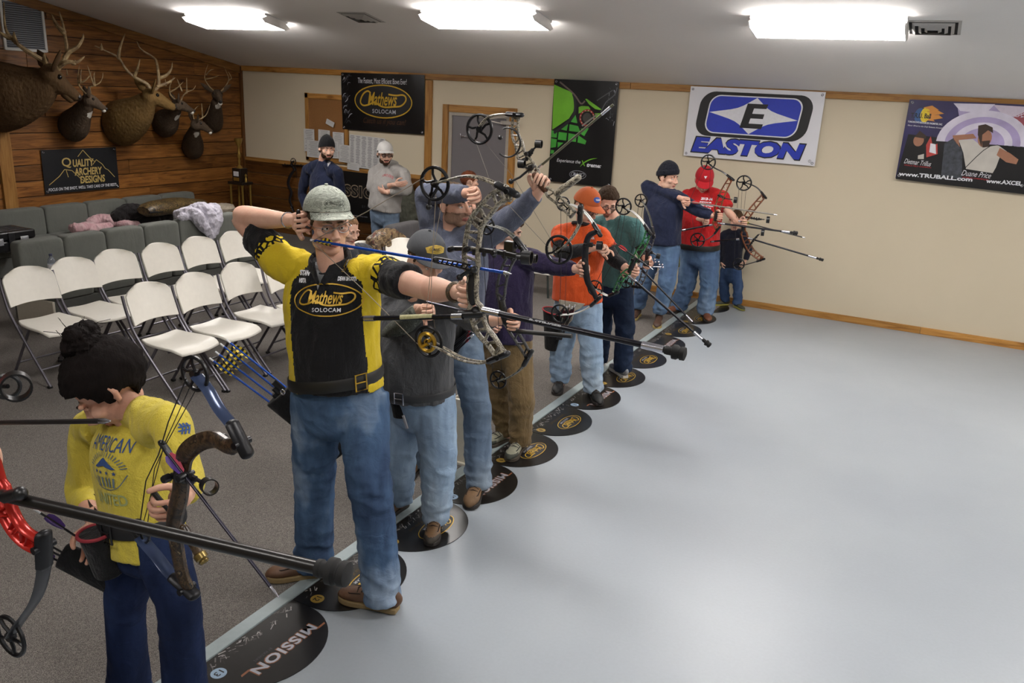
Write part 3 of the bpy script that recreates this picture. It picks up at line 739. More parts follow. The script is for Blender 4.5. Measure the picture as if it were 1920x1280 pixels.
paper(790, 660, 860, 790, 'white printed sheet partly behind the black knit cap', .006, -.02)
paper(862, 682, 948, 822, 'white printed sheet hanging lowest right of the black knit cap', .008, .04)
paper(938, 610, 1205, 880, 'wide white chart of score columns hung beside the cork board', .002, .03, 22, cols=6, obj_name='score_chart')
paper(925, 818, 1015, 880, 'white printed sheet hanging below the wide score chart', .008, .06, 5)
paper(765, 500, 826, 545, 'small curled paper slip pinned on the bare cork', .012, .35, 1, obj_name='paper_slip')

# ------------------------------------------------------------------ shooting mats along the line
MATK = M('#1b1918', .28, 0, .25, 25); BARK = [M('#a8a5a3', .4), M('#6a6764', .4), M('#2c2928', .4)]
SP, Y13 = .60992, 9.92656
UU, VV = V((0, -1, 0)), V((1, 0, 0))
def circ_y(n): return Y13-n*SP
out = [(-.303, 0), (-.303, .1)]+[(-.303*math.cos(a), .10+.27*math.sin(a)) for a in np.linspace(.12, PI-.12, 26)]+[(.303, .1), (.303, 0)]
MATS = {13: 'nearest the woman', 12: 'under the black and yellow archer', 11: 'under the stocky man', 10: 'under the tall archer', 9: 'under the purple archer', 8: 'free of feet', 7: 'under the orange archer', 6: 'under the teal archer', 5: 'beyond the teal archer', 4: 'crossed by the stabilizer end', 3: 'before the navy archer', 2: 'under the red archer', 1: 'beside the boy'}
for n in range(1, 14):
    cy = circ_y(n)+.25; ms = n % 3 == 1
    what = 'silver capitals' if ms else 'gold oval'
    o = thing('shooting_mat', 'black rounded floor mat numbered %d with %s, %s' % (n, what, MATS[n]), 'mat', (XS+.03, cy, 0), 0, 'numbered shooting mats')
    org = V((XS+.03, cy, 0))
    mb = MB(); mb.prism(out[::-1], org+V((0, 0, .001)), UU, VV, .004); mb.build('sheet', MATK, o, smooth=False)
    p = Print()
    if ms: p.logo(mission_logo(INKS, M("#8c5a3c", .4)), -.02, .215, .225, 0, 1); p.add(moved(fit_text('BY MATHEWS', .1, .014, space=1.3), .06, .165), INKGREY, 1)
    else:
        p.logo(script_logo(INKG, INKS, INKK), -.02, .205, .15, 0, 1); p.add(moved(fit_text('Catch us if you can!', .24, .032, shear=.3), -.02, .105), INKDG, 1)
    p.lay('emblem', org+V((0, 0, .005)), UU, VV, o, base=.0004, step=.0002)
    p = Print(); p.add(disc2d(.033, .033, 24, .24, .095), M('#8fa6bd', .5) if ms else M('#9a7d33', .5), 1); p.add(moved(fit_text(str(n), .036 if n > 9 else .018, .03, bold=.02), .24, .095), INKK, 2)
    p.lay('number_disc', org+V((0, 0, .005)), UU, VV, o, base=.0004, step=.0002)
    p = Print(); rnd = random.Random(n)
    for k in range(80):
        x, y = rnd.uniform(-.29, .28), rnd.uniform(.008, .06); a = rnd.choice((.5, .8, -.4, 1.1, 2.4)); l = rnd.uniform(.012, .04)
        x2, y2 = x+l*math.cos(a), min(.072, max(.004, y+l*math.sin(a))); p.add(ribbon([(x, y), (x2, y2)], rnd.uniform(.002, .006)), BARK[k % 3], 1)
    p.lay('printed_bark', org+V((0, 0, .005)), UU, VV, o, base=.0004, step=.0001)
# ------------------------------------------------------------------ folding chairs (local: seat faces +X)
PLASTIC = M('#e6e2d8', .42, 0, .03, 30); TUBE = M('#6d6a72', .35, .6)
def smooth3(pts, k=4): return [V(p) for p in smooth2d([tuple(p) for p in pts], k)]
def make_chair():
    o = thing('folding_chair', '', 'chair', (0, 0, 0))
    W = .405
    # seat: rounded slab, curved down at the front and hollowed
    nx, ny = 12, 10; vs = []; fs = []
    def hgt(s, t_):
        return .445-.012*math.cos(t_*PI*.5)**2*(1-abs(s-.4))+(-.028*max(0, (s-.75)/.25)**2)+.012*max(0, .2-s)/.2
    for lay in (0, 1):
        for i in range(nx+1):
            s = i/nx; x = -.2+.42*s
            hw = W/2*(.88+.12*min(1, s*2.2))*(1-.10*max(0, (s-.8)/.2)**2)*(1-.08*max(0, (.12-s)/.12))
            for j in range(ny+1):
                t_ = j/ny*2-1; xx = x+(.03*(1-t_*t_)*max(0, (s-.5)*2))
                vs.append(V((xx, t_*hw, hgt(s, t_)-(0 if lay == 0 else .022))))
    K = (nx+1)*(ny+1)
    for i in range(nx):
        for j in range(ny):
            a = i*(ny+1)+j; q4 = (a, a+ny+1, a+ny+2, a+1); fs += [q4, tuple(K+k for k in reversed(q4))]
    bd = [j for j in range(ny+1)]+[i*(ny+1)+ny for i in range(1, nx+1)]+[nx*(ny+1)+j for j in range(ny-1, -1, -1)]+[i*(ny+1) for i in range(nx-1, 0, -1)]
    for k in range(len(bd)): a, b = bd[k], bd[(k+1) % len(bd)]; fs.append((a, b, K+b, K+a))
    MB().add(vs, fs).build('seat', PLASTIC, o, local=True, angle=60, bevel=.006)
    # backrest: panel with arched top, bowed backwards, leaning
    vs = []; fs = []; nx, ny = 14, 10
    for lay in (0, 1):
        for j in range(ny+1):
            r = j/ny; hw = W/2*1.02*(1 if r < .55 else max(.3, 1-((r-.55)/.47)**4.2)**.5)
            for i in range(nx+1):
                s = i/nx*2-1; y = s*hw; z = .575+r*.25+.018*(1-s*s)*(r-.3)-(.012*s*s*(1-r))
                x = -.222-.105*(z-.575)/.27*.9-.045*(1-s*s)+.02
                vs.append(V((x-(0 if lay == 0 else .018), y, z)))
    K = (nx+1)*(ny+1)
    for j in range(ny):
        for i in range(nx):
            a = j*(nx+1)+i; q4 = (a, a+1, a+nx+2, a+nx+1); fs += [q4, tuple(K+k for k in reversed(q4))]
    bd = [i for i in range(nx+1)]+[j*(nx+1)+nx for j in range(1, ny+1)]+[ny*(nx+1)+i for i in range(nx-1, -1, -1)]+[j*(nx+1) for j in range(ny-1, 0, -1)]
    for k in range(len(bd)): a, b = bd[k], bd[(k+1) % len(bd)]; fs.append((b, a, K+a, K+b))
    MB().add(vs, fs).build('backrest', PLASTIC, o, local=True, angle=60, bevel=.005)
    for s in (-1, 1):
        y = s*(W/2+.012)
        # front leg runs up to the backrest, rear leg pivots under the seat
        mb = MB(); mb.tube(smooth3([(-.305, y*.985, .78), (-.262, y, .64), (-.17, y, .46), (.22, y, .012)], 5), (.013, .010), 8); mb.build('front_leg', TUBE, o, local=True)
        mb = MB(); mb.tube([(-.02, y-s*.028, .425), (-.30, y-s*.028, .012)], (.012, .010), 8); mb.build('rear_leg', TUBE, o, local=True)
        mb = MB(); mb.box((.21, y, .01), (.03, .03, .02)); mb.box((-.295, y-s*.028, .01), (.03, .03, .02)); mb.build('foot_cap', RUBBER, o, local=True, bevel=.004)
        MB().box((-.13, y-s*.014, .40), (.075, .006, .03), Matrix.Rotation(.8, 3, 'Y')).build('hinge_plate', TUBE, o, local=True)
    h = W/2+.012
    MB().tube([(.12, -h, .13), (.12, h, .13)], .008, 8).build('crossbar', TUBE, o, local=True)
    MB().tube([(-.235, -h+.028, .11), (-.235, h-.028, .11)], .008, 8).build('crossbar', TUBE, o, local=True)
    MB().tube([(.1, -h+.02, .415), (.1, h-.02, .415)], .009, 8).build('seat_rail', TUBE, o, local=True)
    return o
chair0 = None
def chair(x, y, rz, label, grp='white folding chairs in two rows'):
    global chair0
    if chair0 is None: chair0 = make_chair(); o = chair0
    else: o = copy_tree(chair0)
    o.location = (x, y, 0.004); o.rotation_euler = (0, 0, rz); o['label'] = label; o['group'] = grp
    return o
def chair_at(px, py, rz, label, **k):
    """top middle of the backrest seen there"""
    p = P(px, py, z=.835); off = Matrix.Rotation(rz, 3, 'Z') @ V((-.36, 0, 0))
    return chair(p.x-off.x, p.y-off.y, rz, label, **k)
names_b = ['white folding chair at the back row\'s left end', 'white folding chair with its backrest beside the water bottle', 'white folding chair of the back row, third from its left end', 'white folding chair of the back row, fourth from its left end', 'white folding chair of the back row, fifth from its left end', 'white folding chair of the back row partly behind the raised bare elbow']
for k, (p, nme) in enumerate(zip([(40, 500), (122, 483), (203, 468), (287, 456), (360, 444), (428, 434)], names_b)):
    chair_at(*p, random.uniform(-.05, .03), nme)
names_f = ['white folding chair of the front row, nearest the dark-haired woman', 'white folding chair of the front row, second from the woman', 'white folding chair of the front row behind the blue arrow nocks', 'white folding chair of the front row partly hidden by the black and yellow shirt']
for k, (p, nme) in enumerate(zip([(262, 530), (350, 512), (432, 493), (514, 483)], names_f)):
    chair_at(*p, random.uniform(-.02, .06), nme)
chair_at(672, 452, -.25, 'white folding chair behind the archer in black and yellow, beside a seated head', grp='white folding chairs by the far end')
chair_at(748, 446, -.45, 'white folding chair with a camouflage jacket on its backrest', grp='white folding chairs by the far end')

# ------------------------------------------------------------------ upholstered benches
UPH = cloth('#6a6c66', '#5c5e59', 380, 6, .12); UPH2 = cloth('#595a56', '#4e4f4c', 380, 6, .1); LAM = M('#cfc9bb', .5); UPHB = UPH
def cushion(mb, p, q, r=.05, nseg=5):
    """soft box from p to q: superellipsoid"""
    c = [(a+b)/2 for a, b in zip(p, q)]; h = [(b-a)/2 for a, b in zip(p, q)]
    nu, nv = 28, 14; e = .22; vs = []; fs = []
    sg = lambda x, k: math.copysign(abs(x)**k, x)
    for j in range(nv+1):
        th = -PI/2+PI*j/nv
        for i in range(nu):
            ph = 2*PI*i/nu; vs.append((c[0]+h[0]*sg(math.cos(th), e)*sg(math.cos(ph), e), c[1]+h[1]*sg(math.cos(th), e)*sg(math.sin(ph), e), c[2]+h[2]*sg(math.sin(th), e)))
    for j in range(nv):
        for i in range(nu):
            a, b = j*nu+i, j*nu+(i+1) % nu; fs.append((a, b, b+nu, a+nu))
    mb.add(vs, fs); return mb
def bench(label, xback, y0, y1, pw, ztop, seat=.40, depth=.62, m=UPH):
    """back against x = xback, seat towards +X"""
    o = thing('upholstered_bench', label, 'bench', (xback, (y0+y1)/2, 0.004), 0, 'grey upholstered benches'); n = round((y1-y0)/pw); w = (y1-y0)/n
    for k in range(n):
        a, b = y0+k*w+.002, y0+(k+1)*w-.002
        mb = MB(); cushion(mb, (0, 0, 0), (.15, b-a, ztop-seat+.03))
        sh = [(xback+.02+x-.1*(z-.0)*.55+.05, a+y, seat-.03+z) for x, y, z in mb.v]; mb.v = sh; mb.build('back_cushion', m, o, angle=80)
        mb = MB(); cushion(mb, (xback+.12, a, seat-.14), (xback+depth, b, seat)); mb.build('seat_cushion', m, o, angle=80)
    MB().box((xback+.035, (y0+y1)/2, .17+.05), (.05, y1-y0-.02, .42)).build('back_panel', UPH2, o, smooth=False, bevel=.008)
    MB().box((xback+depth/2+.05, (y0+y1)/2, .15), (depth-.14, y1-y0-.02, .22)).build('base', UPH2, o, smooth=False, bevel=.006)
    for yy in (y0+.012, y1-.012):
        MB().box((xback+depth/2+.03, yy, .135), (depth-.06, .024, .262)).build('end_panel', LAM, o, smooth=False, bevel=.004)
    for xx in (xback+.1, xback+depth-.1):
        for yy in (y0+.15, y1-.15): MB().lathe((xx, yy, .004), [(.02, 0), (.028, .04)], 10).build('foot', RUBBER, o)
    return o
bench('grey upholstered bench along the plank wall', XL+.12, 3.4, 8.6, .58, .72)
bench('grey upholstered bench behind the white chairs', -7.78, 4.62, 7.42, .467, .77)
# ------------------------------------------------------------------ things left on the benches
def srad(r, k):
    return [x[0] for x in smooth2d([(q, 0) for q in r], k)] if isinstance(r, list) else r
def lump(name, label, cat, pieces, m, voxel=.012, amp=.012, fr=14, group=None, iters=3):
    """soft cloth heap: tubes and balls fused, then creased"""
    mb = MB()
    for pc in pieces:
        if pc[0] == 't': mb.tube(smooth2d([tuple(V(p)) for p in pc[1]], 3), srad(pc[2], 3), 12, round_ends=True)
        else: mb.ball(pc[1], pc[2], None, 16, 10)
    me = remesh(mb, voxel, iters); crease(me, amp, fr)
    c = V((sum(v.co.x for v in me.vertices), sum(v.co.y for v in me.vertices), 0))/len(me.vertices); c.z = min(v.co.z for v in me.vertices)
    shift_mesh(me, c); o = link(name, me, m, None); o.location = c; return tag(o, label, cat, group)
def crease(me, amp, fr, aniso=(1, 1, 1), seed=0.0, fade=None):
    n = len(me.vertices); co = np.empty(n*3); me.vertices.foreach_get('co', co); no = np.empty(n*3); me.vertices.foreach_get('normal', no)
    co = co.reshape(-1, 3); no = no.reshape(-1, 3); d = np.empty(n)
    for i in range(n):
        x, y, z = co[i]; q = (x*fr*aniso[0]+seed, y*fr*aniso[1]+seed, z*fr*aniso[2])
        a = noise.noise(q); b = noise.noise((q[0]*2.1+5, q[1]*2.1, q[2]*2.1))
        d[i] = amp*((1-abs(a)*2.2)*.7+b*.5) if fade is None else amp*((1-abs(a)*2.2)*.7+b*.5)*fade(x, y, z)
    co += no*d[:, None]; me.vertices.foreach_set('co', co.ravel()); me.update()
def B1(px, py, x, dz=0): p = P(px, py, x=x); return V((p.x, p.y, p.z+dz))
def BZ(px, py, z): return P(px, py, z=z)
PINK = cloth('#c27d88', '#d9c9c9', 200, 12, .4); s0 = .40
pk = [('t', [BZ(138, 428, s0+.06), BZ(150, 426, s0+.08), BZ(170, 424, s0+.05)], .06), ('t', [BZ(172, 418, s0+.06), BZ(190, 412, s0+.09), BZ(208, 414, s0+.08)], .075), ('t', [BZ(205, 418, s0+.05), BZ(225, 418, s0+.06), BZ(258, 422, s0+.04)], .045), ('t', [BZ(150, 430, s0+.04), BZ(205, 424, s0+.04)], .05)]
lump('hooded_top', 'crumpled pink and white top lying on the wall bench', 'clothing', pk, PINK)
DKJ = cloth('#1d1b1c', '#2a2728', 200, 12, .4)
lump('jacket', 'crumpled black jacket lying between the pink top and the camouflage case', 'clothing', [('t', [BZ(222, 408, s0+.12), BZ(240, 396, s0+.2), BZ(256, 396, s0+.2)], .1), ('t', [BZ(255, 402, s0+.15), BZ(285, 405, s0+.1), BZ(310, 408, s0+.06)], .1), ('t', [BZ(228, 414, s0+.07), BZ(290, 414, s0+.06)], .08)], DKJ)
CAM1 = camo(['#2a2218', '#4a3b26', '#6d5a36', '#1a1712', '#7d7048'], 11)
c0, c1 = BZ(268, 392, s0+.27), BZ(384, 384, s0+.2)
o = thing('bow_case', 'soft camouflage bow case lying on the far end of the wall bench', 'case', ((c0.x+c1.x)/2, (c0.y+c1.y)/2, s0))
mb = MB(); mid = (c0+c1)/2
mb.tube(smooth2d([tuple(c0-V((0, 0, .02))), tuple(c0*.8+c1*.2), tuple(mid+V((0, 0, .02))), tuple(c0*.2+c1*.8), tuple(c1)], 3), [(.05, .1), (.085, .13), (.095, .15), (.1, .17), (.1, .18), (.105, .18), (.105, .18), (.105, .17), (.1, .17), (.095, .16), (.09, .15), (.08, .13), (.04, .08)], 16, ref=(0, 0, 1))
mb.build('shell', CAM1, o)
mb = MB(); mb.tube(smooth2d([tuple(c0+V((.12, 0, -.03))), tuple(mid+V((.17, 0, -.02))), tuple(c1+V((.13, 0, -.03)))], 4), .012, 8); mb.build('zip', BLACK, o)
# hard black case
a, bq, cq = BZ(-40, 434, s0+.2), BZ(62, 425, s0+.2), BZ(88, 428, s0+.2)
o = thing('hard_case', 'black hard bow case with silver latches on the bench at the frame edge', 'case', (-9.12, 5.15, s0)); CX, CY, hl, hw = -9.10, 5.02, .62, .21
def casebox(z0, z1, n_): MB().box((CX, CY, (z0+z1)/2), (hw*2, hl*2, z1-z0)).build(n_, M('#121214', .38, 0, .1, 50), o, bevel=.02)
casebox(s0+.002, s0+.125, 'lower_shell'); casebox(s0+.128, s0+.225, 'lid')
for k in range(4):
    MB().box((CX+(k-1.5)*.09, CY, s0+.227), (.03, hl*1.8, .012)).build('rib', M('#1a1a1d', .4), o, bevel=.004)
for yy in (CY-.15, CY+.2, CY+.48):
    mb = MB(); mb.box((CX+hw+.006, yy, s0+.125), (.014, .09, .075)); mb.box((CX+hw+.014, yy, s0+.135), (.008, .05, .035)); mb.build('latch', M('#aeb0b4', .35, .5), o, bevel=.003)
for yy in (CY+.05, CY+.34):
    MB().box((CX+hw+.004, yy, s0+.12), (.02, .07, .19)).build('corner_guard', BLACK, o, bevel=.006)
mb = MB(); mb.tube(smooth2d([(CX+hw, CY-.1, s0+.1), (CX+hw+.05, CY-.09, s0+.07), (CX+hw+.055, CY, s0+.06), (CX+hw+.05, CY+.02, s0+.07), (CX+hw, CY+.03, s0+.1)], 4), .012, 8); mb.build('handle', M('#77787c', .4, .3), o)
# shirt draped over the middle bench
SH = cloth('#b4b0bd', '#cac7d2', 220, 12, .45); bx = -7.60
dr = [('t', [V((bx-.14, 6.62, .80)), V((bx, 6.68, .83)), V((bx+.06, 6.72, .77)), V((bx+.1, 6.80, .62))], [.06, .075, .07, .05]), ('t', [V((bx-.12, 6.78, .82)), V((bx-.0, 6.85, .86)), V((bx+.07, 6.88, .77)), V((bx+.10, 6.86, .60)), V((bx+.11, 6.85, .53))], [.07, .08, .08, .06, .03]), ('t', [V((bx-.1, 7.0, .82)), V((bx+.0, 7.03, .85)), V((bx+.09, 6.98, .72)), V((bx+.10, 6.92, .6))], [.05, .06, .05, .04]), ('t', [V((bx-.02, 6.55, .80)), V((bx, 6.9, .84)), V((bx-.02, 7.06, .82))], [.04, .06, .05])]
lump('shirt', 'pale lavender shirt draped over the middle bench\'s backrest', 'clothing', dr, SH, .011, .018, 16)
# water bottle
p = P(90, 500, x=-7.48); o = thing('water_bottle', 'clear plastic water bottle standing in front of the middle bench back', 'bottle', (p.x, p.y, s0+.004))
PET = NT('clear_plastic').set(.1); PET.b.inputs['Transmission Weight'].default_value = .9; PET.base('#cfd6e2'); PET = PET.m
b0 = V((p.x+.06, p.y, s0+.004))
MB().lathe(b0, [(.03, 0), (.036, .012), (.036, .06), (.033, .07), (.036, .08), (.036, .17), (.03, .2), (.014, .225), (.014, .235)], 18).build('body', PET, o)
MB().lathe(b0+V((0, 0, .236)), [(.016, 0), (.016, .018), (.013, .02)], 16).build('bottle_cap', M('#3c4056', .5), o); MB().lathe(b0+V((0, 0, .1)), [(.0368, 0), (.0368, .055)], 18).build('paper_band', M('#d9d8dc', .5, 0, .3, 60), o)
# stool with fleece top
p = P(417, 384, z=.60); o = thing('stool', 'round stool with a fleece seat beside the tall trophy', 'stool', (p.x, p.y, 0.004))
mb = MB(); mb.lathe((p.x, p.y, .52), [(.1, 0), (.155, .01), (.165, .04), (.15, .075), (.09, .09), (.02, .093)], 24); me = mb.mesh('t', o.location); crease(me, .012, 26); link('fleece_seat', me, M('#a79d8c', .95, 0, .2, 40, .5), o)
for k in range(4):
    a = PI/4+k*PI/2; MB().tube([(p.x+.1*math.cos(a), p.y+.1*math.sin(a), .52), (p.x+.15*math.cos(a), p.y+.15*math.sin(a), .006)], [.018, .013], 8).build('leg', M('#7b4f26', .5), o)
MB().ring((p.x, p.y, .22), .125, .008, (0, 0, 1), 20, 6).build('stretcher', M('#7b4f26', .5), o)
# trophy: tall columns, plinth, cup
p = P(452, 338, x=-9.3); tx, ty = -9.35, 9.35; zt = P(452, 281, y=ty).z
tp = P(450, 330, y=9.35); tx = tp.x; zz = lambda py: P(450, py, y=9.35).z
o = thing('trophy', 'tall gold trophy with columns in the corner beside the stool', 'trophy', (tx, ty, .004)); GLD = M('#a98a45', .3, .7); WALN = M('#1f1712', .4)
MB().box((tx, ty, .06), (.34, .26, .11)).build('base', WALN, o, bevel=.006); zc = zz(340)
MB().box((tx, ty, zc-.02), (.3, .22, .04)).build('upper_plinth', WALN, o, bevel=.005)
MB().box((tx, ty, zc+.1), (.17, .15, .2)).build('block', WALN, o, bevel=.006)
for sx in (-1, 1):
    for sy in (-1, 1): MB().lathe((tx+sx*.12, ty+sy*.08, .115), [(.024, 0), (.017, .03), (.017, zc-.2), (.024, zc-.165), (.03, zc-.155)], 12).build('column', GLD, o)
    MB().lathe((tx+sx*.12, ty, zc), [(.02, 0), (.02, .05), (.012, .07), (.022, .1), (.0, .13)], 12).build('finial', GLD, o)
MB().box((tx, ty-.077, zc+.12), (.1, .006, .07)).build('badge', INKW, o); MB().box((tx, ty-.077, zc+.04), (.11, .006, .05)).build('plate', GLD, o)
mb = MB(); mb.lathe((tx, ty, zc+.2), [(.05, 0), (.035, .02), (.012, .05), (.018, .1), (.012, .14), (.03, .18), (.016, .24), (.012, .3), (.03, .34), (.055, .4), (.06, .44), (.05, .44)], 18); mb.build('cup', GLD, o)
MB().lathe((tx, ty-.02, .116), [(.03, 0), (.01, .03), (.02, .08), (.005, .13)], 12).build('figurine', STEEL, o)

# ------------------------------------------------------------------ jackets, box with pole
CAMJ = camo(['#3a2c20', '#5d4a33', '#8a7455', '#241c16', '#6b3a30'], 10)
q = lambda px, py, x=-5.0: P(px, py, x=x)
jc = [('t', [q(694, 470), q(702, 450), q(718, 441), q(738, 441), q(756, 450)], [.045, .06, .065, .06, .045]), ('t', [q(698, 452), q(702, 475), q(704, 496)], [.06, .075, .05]), ('t', [q(716, 445), q(722, 458), q(726, 470)], [.08, .07, .04]), ('t', [q(738, 446), q(752, 470), q(762, 492)], [.05, .045, .04])]
o = lump('jacket', 'camouflage jacket hung over a white folding chair\'s backrest', 'clothing', jc, CAMJ, .014, .012, 11)
MB().tube(smooth2d([tuple(q(a, b_)) for a, b_ in ((742, 440), (756, 450), (764, 468), (768, 492), (770, 508))], 4), srad([.035, .04, .035, .03, .025], 4), 10, round_ends=True).build('lining', BLACK, o)
GRJ = cloth('#5f6054', '#4b4c43', 220, 10, .4); q = lambda px, py: P(px, py, y=9.72)
lump('coat', 'grey-green coat hanging on the back wall beside the man in the pale hooded top', 'clothing', [('t', [q(757, 345), q(760, 380), q(766, 420)], [.1, .13, .14]), ('t', [q(765, 350), q(772, 385), q(778, 405)], [.07, .06, .05])], GRJ, .014, .016, 12)
q = lambda px, py, z=.8: P(px, py, z=z)
p1 = P(760, 418, z=.88)
o = thing('armchair', 'dark grey padded chair back behind the grey cap', 'chair', (p1.x, p1.y, .004))
mb = MB(); cushion(mb, (p1.x-.1, p1.y-.3, .38), (p1.x+.06, p1.y+.32, .88)); mb.build('backrest', cloth('#4d4b4c', '#434142', 300, 6, .15), o, angle=80)
mb = MB(); cushion(mb, (p1.x-.02, p1.y-.3, .3), (p1.x+.48, p1.y+.32, .45)); mb.build('seat', cloth('#4d4b4c', '#434142', 300, 6, .15), o, angle=80)
for sx in (.0, .42):
    for sy in (-.25, .27): MB().tube([(p1.x+sx, p1.y+sy, .006), (p1.x+sx, p1.y+sy, .34)], .014, 8).build('leg', TUBE, o)
# cream box with a pole, behind the tall archer's leg
a = P(862, 868, z=.004); o = thing('dust_pan', 'tall cream box with a dark pole standing behind the tall archer', 'box', (a.x, a.y, .004)); hz = P(855, 745, y=a.y).z; CR = M('#d6cfbd', .45)
mb = MB(); mb.box((a.x-.0, a.y, hz/2), (.13, .02, hz-.01)); mb.build('front_panel', CR, o, bevel=.004, smooth=False)
for sx in (-.065, .065): MB().box((a.x+sx, a.y+.06, hz/2), (.012, .12, hz-.01)).build('side_panel', CR, o, smooth=False, bevel=.003)
MB().box((a.x, a.y+.05, .012), (.16, .16, .02)).build('base', CR, o, smooth=False, bevel=.004)
pt = P(853, 660, y=a.y+.05); MB().tube([(a.x-.02, a.y+.05, .02), (a.x-.02, a.y+.05, pt.z)], .011, 10).build('pole', M('#2b1f1c', .4), o)

# ------------------------------------------------------------------ mounted elk and deer on the plank wall
HORN = NT('antler').set(.5, 0, .3); v = HORN.coord(); HORN.base(HORN.ramp(HORN.noise(v, 14, 4), [(.3, '#5c4630'), (.7, '#a8926a')])); HORN = HORN.m
ELKF = fur(['#2e2015', '#4a3520', '#5d4830'], 50); DEERF = fur(['#4f4236', '#6b5a49', '#3d3228'], 60)
WHITEF = M('#d0ccc2', .9, 0, .1, 60, .3); NOSEF = M('#131111', .3); EYEF = M('#0c0806', .08)
def mount(kind, label, neck, head, horns, ear, eye, throat, furm, k=1.0, horn_r=.017, open_mouth=False, x_head=None):
    """neck and head: (px, py, x, radius); everything is unprojected on planes x="""
    nk = [P(a, b, x=c) for a, b, c, r in neck]; hd = [P(a, b, x=c) for a, b, c, r in head]
    base = V((XL+.03, nk[0].y, nk[0].z)); o = thing('mounted_'+kind, label, 'mount', base, 0, 'mounted heads on the plank wall')
    mb = MB(); nn = smooth2d([tuple(p) for p in nk], 4); rr = smooth2d([(r[3], 0) for r in neck], 4); mb.tube(nn, [(r[0], r[0]*.82) for r in rr], 20, ref=(0, 0, 1), round_ends=True)
    hh = smooth2d([tuple(p) for p in hd], 4); r2 = smooth2d([(r[3], 0) for r in head], 4); mb.tube(hh, [(r[0]*1.08, r[0]*.92) for r in r2], 16, ref=(0, 0, 1), round_ends=True)
    mb.ball(hd[0], head[0][3]*1.06, None, 16, 10)
    fwd = (hd[-1]-hd[0]).normalized(); up = (V((0, 0, 1))-fwd*fwd.z).normalized(); side = fwd.cross(up)
    e = P(*eye, x=hd[1].x); c = hd[1]
    mb.ball(c+up*head[1][3]*.55-fwd*.02*k, (.045*k, .045*k, .035*k), None, 10, 8)
    me = remesh(mb, .012*max(.8, k), 7); crease(me, .006*k, 30)
    if throat:
        bt = bvh_of(me); q = bt.ray_cast(V((0, 0, CAM_H)), ray(throat[0], throat[1]).normalized())[0]
        if q is not None:
            q = q-V((0, 0, .01)); me.polygons.foreach_set('material_index', [1 if (p.center-q).length*(1+.35*noise.noise(p.center*25)) < .062*k else 0 for p in me.polygons])
    shift_mesh(me, base); link('body', me, [furm, WHITEF], o)
    for s in (-1, 1):
        ec = hd[0]*.45+hd[1]*.55+up*head[1][3]*.45+side*s*head[1][3]*.86
        MB().ball(ec, .021*k).build('eye', EYEF, o)
        er = hd[0]-fwd*.02*k+up*head[0][3]*.45+side*s*head[0][3]*.8; tip = er+(side*s*.7+up*.45-fwd*.35).normalized()*.24*k
        mb = MB(); mb.tube([er, er*.6+tip*.4, er*.25+tip*.75, tip], [(.02*k, .014*k), (.045*k, .016*k), (.035*k, .012*k), (.006*k, .005*k)], 10, ref=fwd.cross(side), round_ends=True); mb.build('ear', furm, o)
        nz = hd[-1]+side*s*head[-1][3]*.5+fwd*head[-1][3]*.6+up*head[-1][3]*.15; MB().ball(nz, (.013*k, .013*k, .013*k)).build('nostril', NOSEF, o)
    mb = MB(); mb.ball(hd[-1]+fwd*head[-1][3]*.5+up*head[-1][3]*.2, head[-1][3]*.78, None, 12, 8); mb.build('nose', NOSEF if kind == 'deer' else M('#2b211a', .4), o)
    if kind == 'deer':
        MB().ball(hd[-1]+fwd*.0-up*head[-1][3]*.62, (head[-1][3]*.95,)*3, None, 12, 8).build('muzzle', WHITEF, o)
    if throat:
        pass
    if open_mouth:
        m0 = hd[-1]-up*head[-1][3]*1.3-fwd*.02
        MB().tube([hd[-2]-up*head[-2][3]*.9, m0+fwd*.01], [.045, .03], 10, round_ends=True).build('lower_jaw', furm, o); MB().ball(m0+up*.022+fwd*.012, (.03, .03, .012)).build('tongue', M('#b0524f', .4), o)
    for beams in horns:
        mb = MB()
        for b in beams:
            pts = [P(a, bb, x=c_) for a, bb, c_ in b]; pts = smooth2d([tuple(p) for p in pts], 4); n = len(pts); mb.tube(pts, [horn_r*k*(1-.78*(i/(n-1))**1.4) for i in range(n)], 7, round_ends=True)
        mb.build('antler', HORN, o)
    # wooden wall plate behind the neck
    mb = MB(); p0 = V((XL+.022, nk[0].y, nk[0].z)); mb.lathe(p0, [(neck[0][3]*.8, 0), (neck[0][3]*.8, .02), (neck[0][3]*.7, .03)], 24, (1, 0, 0)); mb.build('wall_plate', LOGBACK, o)
    return o
X1 = -9.3
